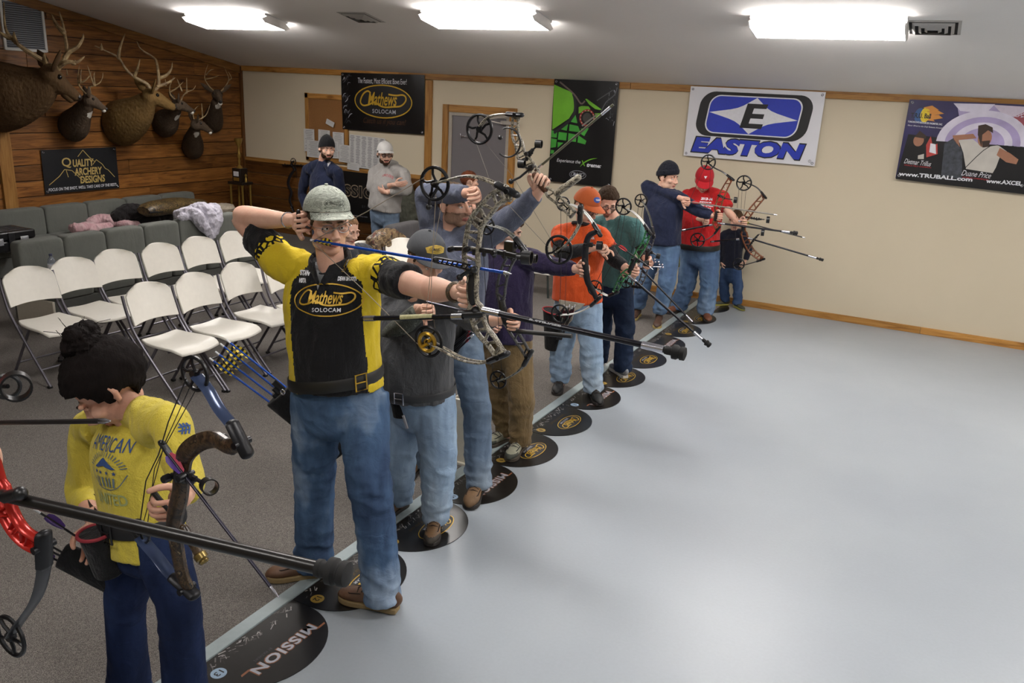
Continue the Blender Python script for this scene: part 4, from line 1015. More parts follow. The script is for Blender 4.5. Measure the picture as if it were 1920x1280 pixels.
mount('elk', 'largest mounted elk head with open mouth beside the wall vent', [(-8, 182, -9.9, .4), (20, 178, -9.72, .37), (55, 170, -9.55, .29), (80, 158, -9.4, .2), (94, 146, X1, .12)],
      [(93, 142, X1, .115), (108, 156, X1+.03, .105), (128, 170, X1+.06, .07), (141, 180, X1+.07, .058)],
      [[[(86, 128, X1-.05), (85, 117, X1-.08), (50, 95, X1-.15), (25, 75, X1-.2), (12, 58, X1-.25), (8, 35, X1-.28), (7, 5, X1-.3)], [(20, 71, X1-.2), (8, 66, X1-.15), (-3, 58, X1-.1)], [(30, 79, X1-.18), (27, 70, X1-.1), (26, 60, X1-.05)], [(86, 120, X1-.06), (83, 110, X1), (83, 100, X1+.03)], [(86, 124, X1-.05), (97, 122, X1+.05), (108, 126, X1+.1)]],
       [[(108, 130, X1+.05), (113, 122, X1+.08), (122, 108, X1+.1), (126, 95, X1+.08), (121, 62, X1), (117, 42, X1-.05), (111, 22, X1-.1)], [(122, 108, X1+.1), (130, 97, X1+.12), (145, 88, X1+.16), (155, 72, X1+.18), (156, 64, X1+.19)], [(112, 124, X1+.08), (125, 116, X1+.15), (145, 116, X1+.2), (158, 106, X1+.22)], [(138, 118, X1+.18), (140, 113, X1+.2)], [(119, 60, X1), (105, 45, X1-.1), (97, 28, X1-.15)]]],
      (50, 135), (99, 151), None, ELKF, 1.45, .021, True)
X2 = -9.25
mount('elk', 'second mounted elk head, tan-faced, above the dark sign', [(226, 232, -9.9, .3), (240, 225, -9.72, .28), (258, 212, -9.52, .22), (272, 195, -9.36, .15), (280, 184, X2, .095)],
      [(281, 181, X2, .095), (294, 185, X2+.03, .085), (312, 195, X2+.06, .06), (324, 201, X2+.07, .046)],
      [[[(282, 168, X2-.05), (275, 157, X2-.08), (250, 143, X2-.15), (235, 128, X2-.2), (222, 108, X2-.25), (200, 96, X2-.3), (178, 86, X2-.32)], [(222, 108, X2-.25), (225, 90, X2-.2), (234, 64, X2-.18)], [(252, 143, X2-.14), (258, 128, X2-.08), (262, 112, X2-.05)], [(190, 91, X2-.3), (190, 82, X2-.28)]],
       [[(292, 168, X2+.05), (298, 158, X2+.07), (297, 140, X2+.06), (293, 115, X2), (284, 105, X2-.05), (264, 92, X2-.1), (257, 78, X2-.12)], [(300, 146, X2+.07), (312, 141, X2+.12), (321, 130, X2+.15), (323, 118, X2+.16)], [(296, 162, X2+.07), (315, 155, X2+.14), (328, 146, X2+.18)]]],
      (275, 172), (293, 180), None, fur(['#453524', '#66502f', '#7d6238'], 50), 1.15, .02)
X3 = -9.42
mount('deer', 'mounted buck beneath the largest elk\'s muzzle', [(137, 236, -9.9, .2), (143, 230, -9.76, .19), (153, 212, -9.6, .13), (163, 195, -9.47, .09)],
      [(166, 188, X3, .075), (175, 191, X3+.03, .065), (187, 199, X3+.06, .042), (196, 204, X3+.08, .03)],
      [[[(163, 178, X3-.02), (150, 163, X3-.06), (146, 150, X3-.05), (147, 135, X3-.02), (149, 121, X3)], [(147, 156, X3-.05), (158, 152, X3+.02), (168, 142, X3+.05), (171, 134, X3+.06)], [(151, 155, X3-.02), (151, 140, X3), (153, 130, X3)], [(126, 140, X3-.2), (125, 128, X3-.2)]],
       [[(170, 176, X3+.04), (168, 165, X3+.06), (172, 162, X3+.08), (186, 156, X3+.12), (192, 146, X3+.14), (193, 137, X3+.14)], [(176, 160, X3+.1), (170, 142, X3+.06), (164, 123, X3+.04)], [(178, 160, X3+.1), (176, 145, X3+.1), (177, 136, X3+.1)]]],
      (182, 178), (175, 188), (171, 214, X3-.0), DEERF, .85, .013)
X4 = -9.3
mount('deer', 'mounted buck tucked behind the tan-faced elk', [(308, 232, -9.9, .19), (314, 228, -9.74, .18), (322, 215, -9.56, .12), (330, 204, -9.4, .085)],
      [(333, 197, X4, .075), (341, 198, X4+.03, .062), (352, 204, X4+.06, .042), (361, 208, X4+.08, .03)],
      [[[(330, 188, X4-.03), (320, 178, X4-.06), (318, 165, X4-.05), (322, 152, X4-.02), (326, 143, X4)], [(320, 172, X4-.05), (333, 164, X4+.03), (344, 153, X4+.06)], [(311, 160, X4-.1), (310, 148, X4-.1)]],
       [[(340, 188, X4+.04), (343, 180, X4+.06), (351, 172, X4+.08), (362, 168, X4+.12), (367, 160, X4+.14)], [(350, 174, X4+.08), (350, 160, X4+.08), (350, 146, X4+.07)], [(341, 170, X4), (335, 155, X4-.03), (332, 148, X4-.03)]]],
      (300, 180), (341, 196), (334, 219, X4-.03), DEERF, .85, .013)
X5 = -9.35
mount('deer', 'lowest mounted buck, beside the corner', [(362, 276, -9.9, .18), (362, 268, -9.78, .17), (363, 254, -9.6, .115), (366, 242, -9.44, .08)],
      [(368, 234, X5, .072), (377, 235, X5+.03, .06), (388, 242, X5+.06, .04), (395, 246, X5+.08, .028)],
      [[[(364, 225, X5-.04), (362, 214, X5-.06), (366, 204, X5-.05), (373, 198, X5-.03)]], [[(370, 224, X5+.02), (378, 222, X5+.06), (388, 213, X5+.1), (394, 195, X5+.1)], [(380, 221, X5+.06), (379, 208, X5+.06), (378, 194, X5+.05)]]],
      (353, 225), (377, 233), (370, 252, X5-.02), DEERF, .82, .013)
X6 = -9.4
mount('deer', 'highest mounted buck facing the room beside the corner', [(400, 228, -9.9, .17), (401, 220, -9.78, .16), (404, 205, -9.6, .11), (406, 192, -9.46, .08)],
      [(407, 178, X6, .072), (409, 180, X6+.07, .06), (412, 186, X6+.14, .042), (413, 191, X6+.19, .032)],
      [[[(401, 170, X6-.02), (391, 160, X6-.05), (384, 147, X6-.05), (386, 133, X6), (390, 121, X6+.02)], [(386, 148, X6-.04), (398, 146, X6+.05), (411, 141, X6+.1)], [(387, 140, X6), (394, 132, X6+.04), (401, 130, X6+.06)]],
       [[(415, 170, X6+.05), (424, 160, X6+.05), (429, 148, X6+.06), (424, 134, X6+.08), (419, 123, X6+.1)], [(429, 150, X6+.06), (434, 146, X6+.1), (428, 134, X6+.1)]]],
      (390, 170), (405, 177), (410, 199, X6+.1), DEERF, .8, .012)
# small things on the carpet by the far wall
p = P(1012, 552, z=.004); o = thing('step_stool', 'low white stool with dark legs far back on the carpet', 'stool', (p.x, p.y, .004))
MB().box((p.x, p.y, .3), (.34, .26, .04)).build('seat', PLASTIC, o, bevel=.01)
for sx in (-.13, .13):
    for sy in (-.09, .09): MB().tube([(p.x+sx, p.y+sy, .29), (p.x+sx*1.25, p.y+sy*1.2, .006)], .014, 8).build('leg', M('#2c3330', .5), o)
o = thing('box', 'orange carton on the low white stool', 'box', (p.x-.05, p.y, .32)); MB().box((p.x-.05, p.y, .375), (.2, .16, .11)).build('carton', M('#a8602c', .7), o, bevel=.004); MB().box((p.x-.05, p.y, .433), (.205, .165, .006)).build('flap', M('#b56d38', .7), o)
# ------------------------------------------------------------------ people
def lerp(a, b, t): return a+(b-a)*t
def frame_head(F, lean=None):
    F = V(F).normalized(); U0 = V(lean) if lean else V((0, 0, 1))
    U = (U0-F*U0.dot(F)).normalized(); S = U.cross(F); return S, F, U
class Head:
    """local places (s, f, u): left, forward, up of the head's centre"""
    def __init__(h, c, F, lean=None, k=1.0):
        h.c = V(c); h.S, h.F, h.U = frame_head(F, lean); h.k = k
        h.R = Matrix((h.S, h.F, h.U)).transposed()
    def __call__(h, s, f, u): return h.c+(h.S*s+h.F*f+h.U*u)*h.k
def head_mesh(h, voxel, beard=None, jowl=1.0):
    k = h.k; mb = MB(); R = h.R
    B = lambda p, r: mb.ball(h(*p), tuple(x*k for x in r), R, 20, 14)
    B((0, -.012, .035), (.076, .097, .084)); B((0, .028, -.03), (.063*jowl, .066, .078)); B((0, .052, -.088), (.034, .034, .027))
    for s in (-1, 1):
        B((s*.043*jowl, .012, -.062), (.024*jowl, .046, .036)); B((s*.042, .064, -.02), (.025, .024, .022)); B((s*.03, .084, .0235), (.024, .011, .0085))
        B((s*.0105, .104, -.036), (.0095, .011, .0085))
        mb.tube([h(s*.077, .004, .018), h(s*.086, -.012, .012), h(s*.088, -.014, -.008), h(s*.081, -.004, -.03), h(s*.076, .004, -.034)], [.006*k, .009*k, .009*k, .0085*k, .005*k], 8, round_ends=True)
        B((s*.079, -.003, -.004), (.008, .014, .024))
    mb.tube([h(0, .088, .014), h(0, .1, -.01), h(0, .116, -.031), h(0, .106, -.04)], [.0075*k, .0095*k, .0125*k, .008*k], 10, round_ends=True)
    mb.tube([h(-.025, .082, -.063), h(-.01, .0925, -.0595), h(0, .093, -.061), h(.01, .0925, -.0595), h(.025, .082, -.063)], [.003*k, .0055*k, .0055*k, .0055*k, .003*k], 8, round_ends=True)
    mb.tube([h(-.022, .081, -.066), h(0, .092, -.0705), h(.022, .081, -.066)], [.003*k, .0062*k, .003*k], 8, round_ends=True)
    me = remesh(mb, voxel, 3); Ri = R.transposed()
    mi = []
    for p in me.polygons:
        q = (Ri @ (p.center-h.c))/k; m = 0
        if abs(q.x) < .024 and -.0745 < q.z < -.056 and q.y > .079: m = 1
        if beard and q.z < beard(q) and q.y > -.02 and m == 0: m = 2
        mi.append(m)
    me.polygons.foreach_set('material_index', mi); return me
def beard_full(q):
    if abs(q.x) < .03 and q.y > .075 and q.z > -.078: return -.043 if abs(q.x) < .028 and q.z > -.056 else -.2
    return -.03-.03*min(1, max(0, (q.y-.02)/.06))+(.02 if q.y < .03 else 0)
def beard_goatee(q):
    return -.043 if abs(q.x) < .034 and q.y > .05 else -.2
def stubble(q): return -.03 if not (abs(q.x) < .012 and q.z > -.04) else -.2
IRIS = M('#2b2119', .15); EYEW = M('#d8d4cf', .2)
def eyes(h, par, brow, closed=False, lidm=None):
    k = h.k
    for s in (-1, 1):
        mb = MB(); c = h(s*.031, .0745, .003)
        if not closed:
            mb.ball(c, .0122*k, h.R, 14, 10); mb.ball(c+h.F*.0062*k, .0068*k, h.R, 10, 8, mi=1); mb.build('eye', [EYEW, IRIS], par)
        mb = MB(); pts = [h(s*.014, .0915, .024), h(s*.028, .0945, .0285), h(s*.046, .083, .0235)]; mb.tube(pts, [(.0035*k, .004*k), (.0045*k, .004*k), (.002*k, .003*k)], 6, round_ends=True); mb.build('eyebrow', brow, par)
        if lidm is not None:
            mb = MB(); mb.tube([h(s*.0185, .0815, .007), h(s*.031, .0868, .0112), h(s*.0435, .0795, .0065)], [(.003*k, .003*k), (.0055*k, .0035*k), (.003*k, .003*k)], 8, round_ends=True); mb.build('eyelid', lidm, par)
def hair(h, par, m, front=.08, side=.0, back=-.065, t=.008, amp=.004, fr=60, top=0, name='hair', ear=.03):
    k = h.k; mb = MB(); nu, nv = 56, 40; cz = .035
    mb.ball((0, 0, 0), 1, None, nu, nv); vs = []
    for v in mb.v:
        d = V(v); az = abs(math.atan2(d.x, d.y))
        pts = [(0, front), (.75, front-.008), (1.0, front-.035), (1.22, side), (1.45, side-.015), (1.62, side+ear), (1.95, side+ear-.01), (2.3, back+.02), (PI, back)]
        for i in range(len(pts)-1):
            if pts[i][0] <= az <= pts[i+1][0]: th = lerp(pts[i][1], pts[i+1][1], (az-pts[i][0])/(pts[i+1][0]-pts[i][0])); break
        u = cz+.084*d.z
        g = max(0, min(1, (u-th)/.014+.5)); tt = -.02+(t+.02)*g+(top*max(0, d.z))
        w = noise.noise((d.x*fr*.1, d.y*fr*.1, d.z*fr*.05))*amp*2+noise.noise((d.x*fr*.35, d.y*fr*.35, d.z*fr*.12))*amp
        r = V((.076+tt+w*g, .097+tt+w*g, .084+tt+w*g)); vs.append(h(d.x*r.x, -.012+d.y*r.y, cz+d.z*r.z))
    mb.v = [tuple(x) for x in vs]; return mb.build(name, m, par, angle=80)
def dome(h, par, m, name, z0=.03, grow=.010, hh=.105, tilt=0.0, n=36, cx=-.008, ry=.104, rx=.083, thick=True):
    """hat crown: open shell with thickness; z0 rim height at the front, tilt lowers the back"""
    mb = MB(); nv = 12; vs = []; fs = []
    for lay in (0, 1):
        g = grow if lay == 0 else grow-.006
        for j in range(nv):
            a = j/(nv-1)*PI/2*.985
            for i in range(n):
                p = 2*PI*i/n; cr = math.cos(a)**.82; f = (ry+g)*math.cos(p)*cr; s = (rx+g)*math.sin(p)*cr
                u = z0+(hh+g*.5)*math.sin(a)*(1-.0*math.cos(p))-tilt*(f/ry-1)*-.5*math.cos(a)
                vs.append(h(s, cx+f, u))
    K = n*nv
    for j in range(nv-1):
        for i in range(n):
            i2 = (i+1) % n; q = (j*n+i, j*n+i2, (j+1)*n+i2, (j+1)*n+i); fs.append(tuple(reversed(q))); fs.append(tuple(K+x for x in q))
    for i in range(n): i2 = (i+1) % n; fs.append((i, i2, K+i2, K+i))
    fs.append(tuple((nv-1)*n+i for i in range(n))); fs.append(tuple(K+(nv-1)*n+i for i in reversed(range(n))))
    mb.add(vs, fs); return mb.build(name, m, par, angle=50)
def cap(h, par, m, mbrim=None, label=None, z0=.028, hh=.112, brim=.078, droop=.25, tilt=.03, turn=0.0, under=None):
    o = dome(h, par, m, 'cap', z0=z0, hh=hh, tilt=tilt)
    if label: o['label'] = label
    k = h.k; vs = []; fs = []; nx, ny = 18, 7; ry = .112; rx = .091
    for lay in (0, 1):
        for j in range(ny+1):
            e = j/ny
            for i in range(nx+1):
                a = -1.18+2.36*i/nx; f0 = ry*math.cos(a); s0_ = rx*math.sin(a)
                ln = brim*(math.cos(a*1.18)**.55 if abs(a*1.18) < PI/2 else 0)
                f = f0+ln*e; s = s0_*(1+.06*e); u = z0-.004-ln*e*droop-.022*(s/rx)**2*(.35+.65*e)-(.003 if lay else 0)+.004*math.cos(a)
                vs.append(h(s, -.008+f, u))
    K = (nx+1)*(ny+1)
    for j in range(ny):
        for i in range(nx):
            a = j*(nx+1)+i; q = (a, a+1, a+nx+2, a+nx+1); fs.append(tuple(reversed(q))); fs.append(tuple(K+x for x in q))
    bd = [i for i in range(nx+1)]+[j*(nx+1)+nx for j in range(1, ny+1)]+[ny*(nx+1)+i for i in range(nx-1, -1, -1)]+[j*(nx+1) for j in range(ny-1, 0, -1)]
    for q in range(len(bd)): a, b = bd[q], bd[(q+1) % len(bd)]; fs.append((a, b, K+b, K+a))
    MB().add(vs, fs).build('brim', mbrim or m, o)
    MB().ball(h(0, -.008, z0+hh+.008), (.008*k, .008*k, .005*k)).build('button', mbrim or m, o)
    return o
def beanie(h, par, m, z0=.02, hh=.125, cuff=True, tilt=.05, label=None):
    o = dome(h, par, m, 'knit_cap', z0=z0+.02, hh=hh-.02, tilt=tilt, grow=.009); k = h.k
    if label: o['label'] = label
    if cuff:
        mb = MB(); n = 36; pts = []
        for i in range(n):
            p = 2*PI*i/n; f = .109*math.cos(p); pts.append(h(.089*math.sin(p), -.008+f, z0+.028+tilt*(f/.104-1)*.5))
        mb.tube(pts, (.026*k, .009*k), 10, ref=h.U, closed=True); mb.build('cuff', m, o)
    return o
def glasses(h, par, m=None, thick=.0022, lens=True):
    k = h.k; m = m or M('#1a1a1c', .3); o = None; mb = MB()
    for s in (-1, 1):
        c = h(s*.032, .1, .002); pts = [c+h.S*(.024*k*math.cos(a))*(1 if True else 1)+h.U*(.016*k*math.sin(a))-h.F*(.006*k*abs(math.cos(a))*(1 if s*math.cos(a) > 0 else 0)) for a in np.linspace(0, 2*PI, 20)[:-1]]
        mb.tube(pts, thick*k, 6, closed=True); mb.tube([h(s*.056, .094, .005), h(s*.078, .07, .007), h(s*.083, -.002, .008)], thick*k, 6)
    mb.tube([h(-.009, .103, .006), h(0, .105, .008), h(.009, .103, .006)], thick*k, 6); o = mb.build('glasses', m, par)
    if lens:
        mb = MB(); 
        for s in (-1, 1):
            c = h(s*.032, .0985, .002); n = 18
            vs = [c+h.S*(.0235*k*math.cos(2*PI*i/n))+h.U*(.0155*k*math.sin(2*PI*i/n)) for i in range(n)]; mb.add(vs+[p+h.F*.001 for p in vs], [tuple(range(n)), tuple(range(2*n-1, n-1, -1))]+[(i, n+i, n+(i+1) % n, (i+1) % n) for i in range(n)])
        mb.build('lens', LENS, o, smooth=False)
    return o
t_ = NT('clear_lens'); t_.set(.05); t_.b.inputs['Transmission Weight'].default_value = 1; t_.b.inputs['IOR'].default_value = 1.05; LENS = t_.base('#f4f6f8').m

def hand_mesh(side, wrist, D, N, curl=.9, voxel=.003, k=1.0, thumb=.6, spread=0.0, fc=None):
    """palm plus five separate fingers with three joints each; N is where the palm faces"""
    w = V(wrist); D = V(D).normalized(); N = V(N); N = (N-D*N.dot(D)).normalized(); T = D.cross(N) if side == 'R' else N.cross(D)
    mb = MB(); g = lambda d, t_, n: w+(D*d+T*t_+N*n)*k; Rm = Matrix((D, T, N)).transposed()
    mb.tube([g(-.04, 0, 0), g(.0, 0, 0), g(.03, .002, 0), g(.06, .002, 0), g(.088, 0, .001)], [(.022*k, .027*k), (.021*k, .029*k), (.017*k, .038*k), (.0155*k, .043*k), (.0125*k, .042*k)], 16, ref=N, round_ends=True)
    mb.ball(g(.035, .026, .012), (.032*k, .02*k, .017*k), Rm)
    lens_ = [(.043, .027, .021), (.048, .031, .022), (.044, .029, .021), (.035, .022, .018)]; rad = [.0093, .0097, .0092, .0081]
    fin = []
    for i in range(4):
        tt = .031-.0207*i; b = g(.083-(.004 if i in (0,) else .0 if i < 3 else .01), tt, .0); c = fc[i] if fc else curl
        ang = 0; p = b; pts = [g(.06, tt*.85, 0), b]; rs = [rad[i]*k*.9, rad[i]*k*1.05]
        for j, (L, a) in enumerate(zip(lens_[i], (1.25, 1.6, 1.0))):
            ang += a*c; d = D*math.cos(ang)+N*math.sin(ang)+T*(spread*(1.5-i)*.12); p = p+d.normalized()*L*k; pts.append(p); rs.append(rad[i]*k*(1-.08*(j+1)))
        f = MB(); f.tube(smooth2d([tuple(x) for x in pts], 3), srad(rs, 3), 10, round_ends=True); fin.append(f)
    p = g(.022, .03, .008); pts = [p]; rs = [.0135*k]; dirs = [(.62, .75, .35), (.85-.2*thumb, .3-.25*thumb, .25+.75*thumb), (.85-.5*thumb, -.0-.4*thumb, .2+.85*thumb)]
    for (a, b, c), L, r in zip(dirs, (.042, .034, .028), (.0115, .0105, .0085)):
        d = (D*a+T*b+N*c).normalized(); p = p+d*L*k; pts.append(p); rs.append(r*k)
    f = MB(); f.tube(smooth2d([tuple(x) for x in pts], 3), srad(rs, 3), 10, round_ends=True); fin.append(f)
    base = remesh(mb, voxel*1.3, 3)
    for f in fin:   # fingers rooted inside the palm, each kept separate
        fm = f.mesh('f'); base2 = join_meshes('h', [base, fm]); bpy.data.meshes.remove(base); bpy.data.meshes.remove(fm); base = base2
    return base

def limb(mb, pts, rs, n=16, ref=None, k=5, flat=True):
    mb.tube(smooth2d([tuple(p) for p in pts], k), srad(rs, k) if not isinstance(rs[0], tuple) else [tuple(x) for x in smooth2d(rs, k)], n, ref=ref, round_ends=not flat)
class Person:
    def __init__(s, label, y, hip, kn, an, toe, sh, el, wr, neck, head, face, lean=None, g=1.0, belly=0.0, k=1.0, hk=1.0, voxel=.010, skinc=('#dcb49e', '#cf9c86'), base_y=None, gz=.006):
        s.y = y; J = lambda p: p if isinstance(p, V) else P(p[0], p[1], y=y+(p[2] if len(p) > 2 else 0)); s.J = J; s.gz = gz
        (s.hipR, s.hipL), (s.knR, s.knL), (s.anR, s.anL) = [[J(p) for p in q] for q in (hip, kn, an)]
        (s.shR, s.shL), (s.elR, s.elL), (s.wrR, s.wrL) = [[J(p) for p in q] for q in (sh, el, wr)]
        s.toeR, s.toeL = [p if isinstance(p, V) else P(p[0], p[1], z=gz) for p in toe]
        s.neck = J(neck); s.h = Head(J(head), face, lean, hk); s.g = g; s.belly = belly; s.k = k; s.voxel = voxel
        H0 = (s.hipR+s.hipL)/2; hd_ = (s.hipL-s.hipR).normalized(); s.hipR, s.hipL = H0-hd_*.098*k*g**.5, H0+hd_*.098*k*g**.5
        s.H = H0; s.Sm = (s.shR+s.shL)/2; s.skin = skin(*skinc)
        c = (s.toeR+s.toeL)/2; s.root = thing('person', label, 'person', (s.H.x, s.H.y, 0.006))
    def tt(s, q):
        """place along the spine of a point seen in the photograph"""
        return q if not isinstance(q, tuple) else (s.J(q)-s.H).dot(s.Sm-s.H)/(s.Sm-s.H).length_squared
    def ring(s, t):
        c = lerp(s.H, s.Sm, t); ax = lerp((s.hipL-s.hipR).normalized(), (s.shL-s.shR).normalized(), max(0, min(1, t))); up = (s.Sm-s.H).normalized()
        ax = (ax-up*ax.dot(up)).normalized(); return c, ax, ax.cross(up), up
    def torso(s, mb, rings, n=32):
        """rings: (t, half width, half depth, forward shift)"""
        rings = smooth2d(rings, 3); vs = []; fs = []
        for t, w, d, f in rings:
            c, ax, fr, up = s.ring(t)
            if t > 1: c = lerp(s.Sm, s.neck, min(1, (t-1)/.14))
            for i in range(n):
                a = 2*PI*i/n; ca, sa = math.cos(a), math.sin(a)
                vs.append(c+fr*f*s.k+ax*(w*s.k*math.copysign(abs(ca)**.86, ca))+fr*(d*s.k*math.copysign(abs(sa)**.92, sa)))
        m = len(rings)
        for i in range(m-1):
            for k in range(n): k2 = (k+1) % n; fs.append((i*n+k, i*n+k2, (i+1)*n+k2, (i+1)*n+k))
        fs.append(tuple(reversed(range(n)))); fs.append(tuple(range((m-1)*n, m*n))); mb.add(vs, fs)
    def rings(s, e, hem, top=1.14):
        g, b = s.g, s.belly
        r = [(hem, .178*g+e+.004, .128*g+e+b*.45, b*.4), (0, .174*g+e, .125*g+e+b*.55, b*.5), (.25, .163*g+e, .118*g+e+b*.75, b*.7), (.5, .165*g+e, .119*g+e+b*.6, b*.55), (.72, .172*g+e, .122*g+e+b*.2, b*.15), (.88, .166*g+e*.9, .104*g+e*.8, -.004), (1.0, .12*g+e*.5, .08*g+e*.4, -.01), (1.08, .075+e*.4, .068+e*.3, -.004), (top, .062+e*.3, .06+e*.3, 0)]
        if hem > -.05:
            g2 = lerp(.174, .163, max(0, min(1, hem/.25)))*g+e; r[0] = (hem, g2+.004, (.125*g if hem < .1 else .12*g)+e+b*.6, b*.55); r = [r[0]]+[q for q in r[1:] if q[0] > hem+.06]
        return [q for q in r if q[0] <= top]
    def body(s, beard=None, brow='#3a2a1e', hands=(('R', None, None, .7), ('L', None, None, .7)), jowl=1.0, hvox=.0045, hcol='#3a2a1e', arm=1.0, hv=.0035, eyes_on=True, handk=1.0, shut=False):
        k = s.k; mb = MB(); gg_, bb_ = s.g, s.belly; s.g, s.belly = gg_*.86, bb_*.5; s.torso(mb, s.rings(-.012, -.1, 1.14)); s.g, s.belly = gg_, bb_
        h = s.h
        mb.tube([s.neck-V((0, 0, .05*k)), s.neck+V((0, 0, .01)), h.c+(s.neck-h.c).normalized()*.072*h.k-h.F*.012, h(0, -.012, -.005)], [.068*k, .058*k, .056*k, .05*k], 16, round_ends=True)
        for S_, E_, W_, hh in ((s.shR, s.elR, s.wrR, hands[0]), (s.shL, s.elL, s.wrL, hands[1])):
            a = arm; d = (W_-E_).normalized()
            limb(mb, [lerp(S_, s.Sm, .25), S_, lerp(S_, E_, .5), E_, lerp(E_, W_, .3), W_, W_+d*.02*k], [.04*k, .045*a*k, .047*a*k, .041*a*k, .045*a*k, .027*k, .026*k], flat=False)
        for H_, K_, A_ in ((s.hipR, s.knR, s.anR), (s.hipL, s.knL, s.anL)):
            limb(mb, [H_, lerp(H_, K_, .4), K_, lerp(K_, A_, .35), A_], [.07*k, .066*k, .05*k, .05*k, .036*k], flat=False)
        me = remesh(mb, max(s.voxel, .007), 5); parts = [me, head_mesh(h, hvox, beard, jowl)]
        for (sd, D, N, c), E_, W_ in ((hands[0], s.elR, s.wrR), (hands[1], s.elL, s.wrL)):
            if c is None: continue
            D = V(D) if D else W_-E_; N = V(N) if N else V((0, -1, 0))
            fc = c if isinstance(c, tuple) else None
            parts.append(hand_mesh(sd, W_, D, N, c if not fc else .8, hv, k*.98*handk, fc=fc))
        out = join_meshes('body', parts)
        for p in parts: bpy.data.meshes.remove(p)
        shift_mesh(out, world_origin(s.root)); o = link('body', out, [s.skin, skin('#b06f63', '#a5625a'), fur([hcol, hcol, brow], 140)], s.root, angle=180)
        if eyes_on: eyes(h, s.root, M(brow, .9), shut, s.skin)
        return o
    def shirt(s, m, hem=-.2, sleeve=(.55, .55), loose=.012, sr=.068, name='shirt', panel=None, amp=.009, fr=11, label=None, extra=None, top=1.12):
        """sleeve: share of upper arm (<=1) or 1+share of forearm, right then left"""
        hem = s.tt(hem); s.hem = hem; mb = MB(); s.torso(mb, s.rings(loose, hem, top)); k = s.k
        for S_, E_, W_, q in ((s.shR, s.elR, s.wrR, sleeve[0]), (s.shL, s.elL, s.wrL, sleeve[1])):
            mb.tube(smooth2d([tuple(x) for x in (s.neck-V((0, 0, .045*k)), lerp(s.neck, S_, .5)-V((0, 0, .012*k)), lerp(s.neck, S_, .9)-V((0, 0, .012*k)))], 3), srad([.05*k, (.05+loose)*k, (.052+loose)*k], 3), 14, round_ends=True)
            a = [lerp(S_, s.Sm, .42)-V((0, 0, .015*k)), S_]
            r = [.075*k*s.g**.5, (sr+.004)*k]
            if q <= 1: a += [lerp(S_, E_, q*.5), lerp(S_, E_, q)]; r += [sr*k*1.02, sr*k*1.04]
            else: a += [lerp(S_, E_, .5), E_, lerp(E_, W_, (q-1)*.5), lerp(E_, W_, q-1)]; r += [sr*.98*k, sr*.84*k, sr*.76*k, sr*.62*k]
            limb(mb, a, r)
        if extra: extra(mb)
        me = remesh(mb, s.voxel, 4)
        spine = lambda p: (V(p)-s.H).dot((s.Sm-s.H).normalized())/(s.Sm-s.H).length
        crease(me, amp*k, fr, (1.25, 1.25, .5), s.y)
        mi = 0
        if panel:
            ls = []
            for p in me.polygons:
                t = spine(p.center); c, ax, fr_, up = s.ring(t); d = p.center-c
                ra, la = [(p.center-S_).dot((E_-S_).normalized()) for S_, E_ in ((s.shR, s.elR), (s.shL, s.elL))]
                rd, ld = [((p.center-S_)-(E_-S_).normalized()*a_).length for S_, E_, a_ in ((s.shR, s.elR, ra), (s.shL, s.elL, la))]
                near = ra if (rd < .105*k and ra > 0) else la if (ld < .105*k and la > 0) else -1
                ls.append(panel(t, d.dot(ax), d.dot(fr_), near, p.center))
            me.polygons.foreach_set('material_index', ls)
        s.bvh = bvh_of(me); shift_mesh(me, world_origin(s.root)); s.so = link(name, me, m, s.root, angle=180)
        if label: s.so['label'] = label
        return s.so
    def pants(s, m, top=None, r=(.102, .083, .078), cuff=.055, name='jeans', amp=.012, label=None, fr=8.5, flare=1.0):
        mb = MB(); k = s.k; g = s.g; b = s.belly; top = max(.16, getattr(s, 'hem', .1)+.1) if top is None else top
        s.torso(mb, [(top, .164*g+.0, .118*g+.0+b*.3, b*.3), (.08, .172*g+.004, .124*g+.004+b*.2, b*.2), (-.1, .176*g, .128*g, 0), (-.22, .15*g, .115*g, 0), (-.3, .09*g, .08*g, 0)])
        gg = g**.6
        for H_, K_, A_ in ((s.hipR, s.knR, s.anR), (s.hipL, s.knL, s.anL)):
            d = (A_-K_).normalized(); E = V((A_.x, A_.y, s.gz+cuff))
            limb(mb, [H_+V((0, 0, .02)), lerp(H_, K_, .35), lerp(H_, K_, .75), K_, lerp(K_, A_, .45), lerp(K_, E, .85), E], [r[0]*k*gg, r[0]*.96*k*gg, (r[0]*.35+r[1]*.65)*k*gg, r[1]*k*gg, r[2]*1.0*k*gg, r[2]*.98*flare*k, r[2]*1.0*flare*k])
        me = remesh(mb, s.voxel, 4); kz = (s.knL.z+s.knR.z)/2
        crease(me, amp*k, fr, (1, 1, 1.5), s.y*3, fade=lambda x, y, z: .45+1.0*max(0, 1-abs(z-.14)/.22)+.7*max(0, 1-abs(z-kz)/.14))
        s.pbvh = bvh_of(me); shift_mesh(me, world_origin(s.root)); o = link(name, me, m, s.root, angle=180)
        if label: o['label'] = label
        s.po = o; return o
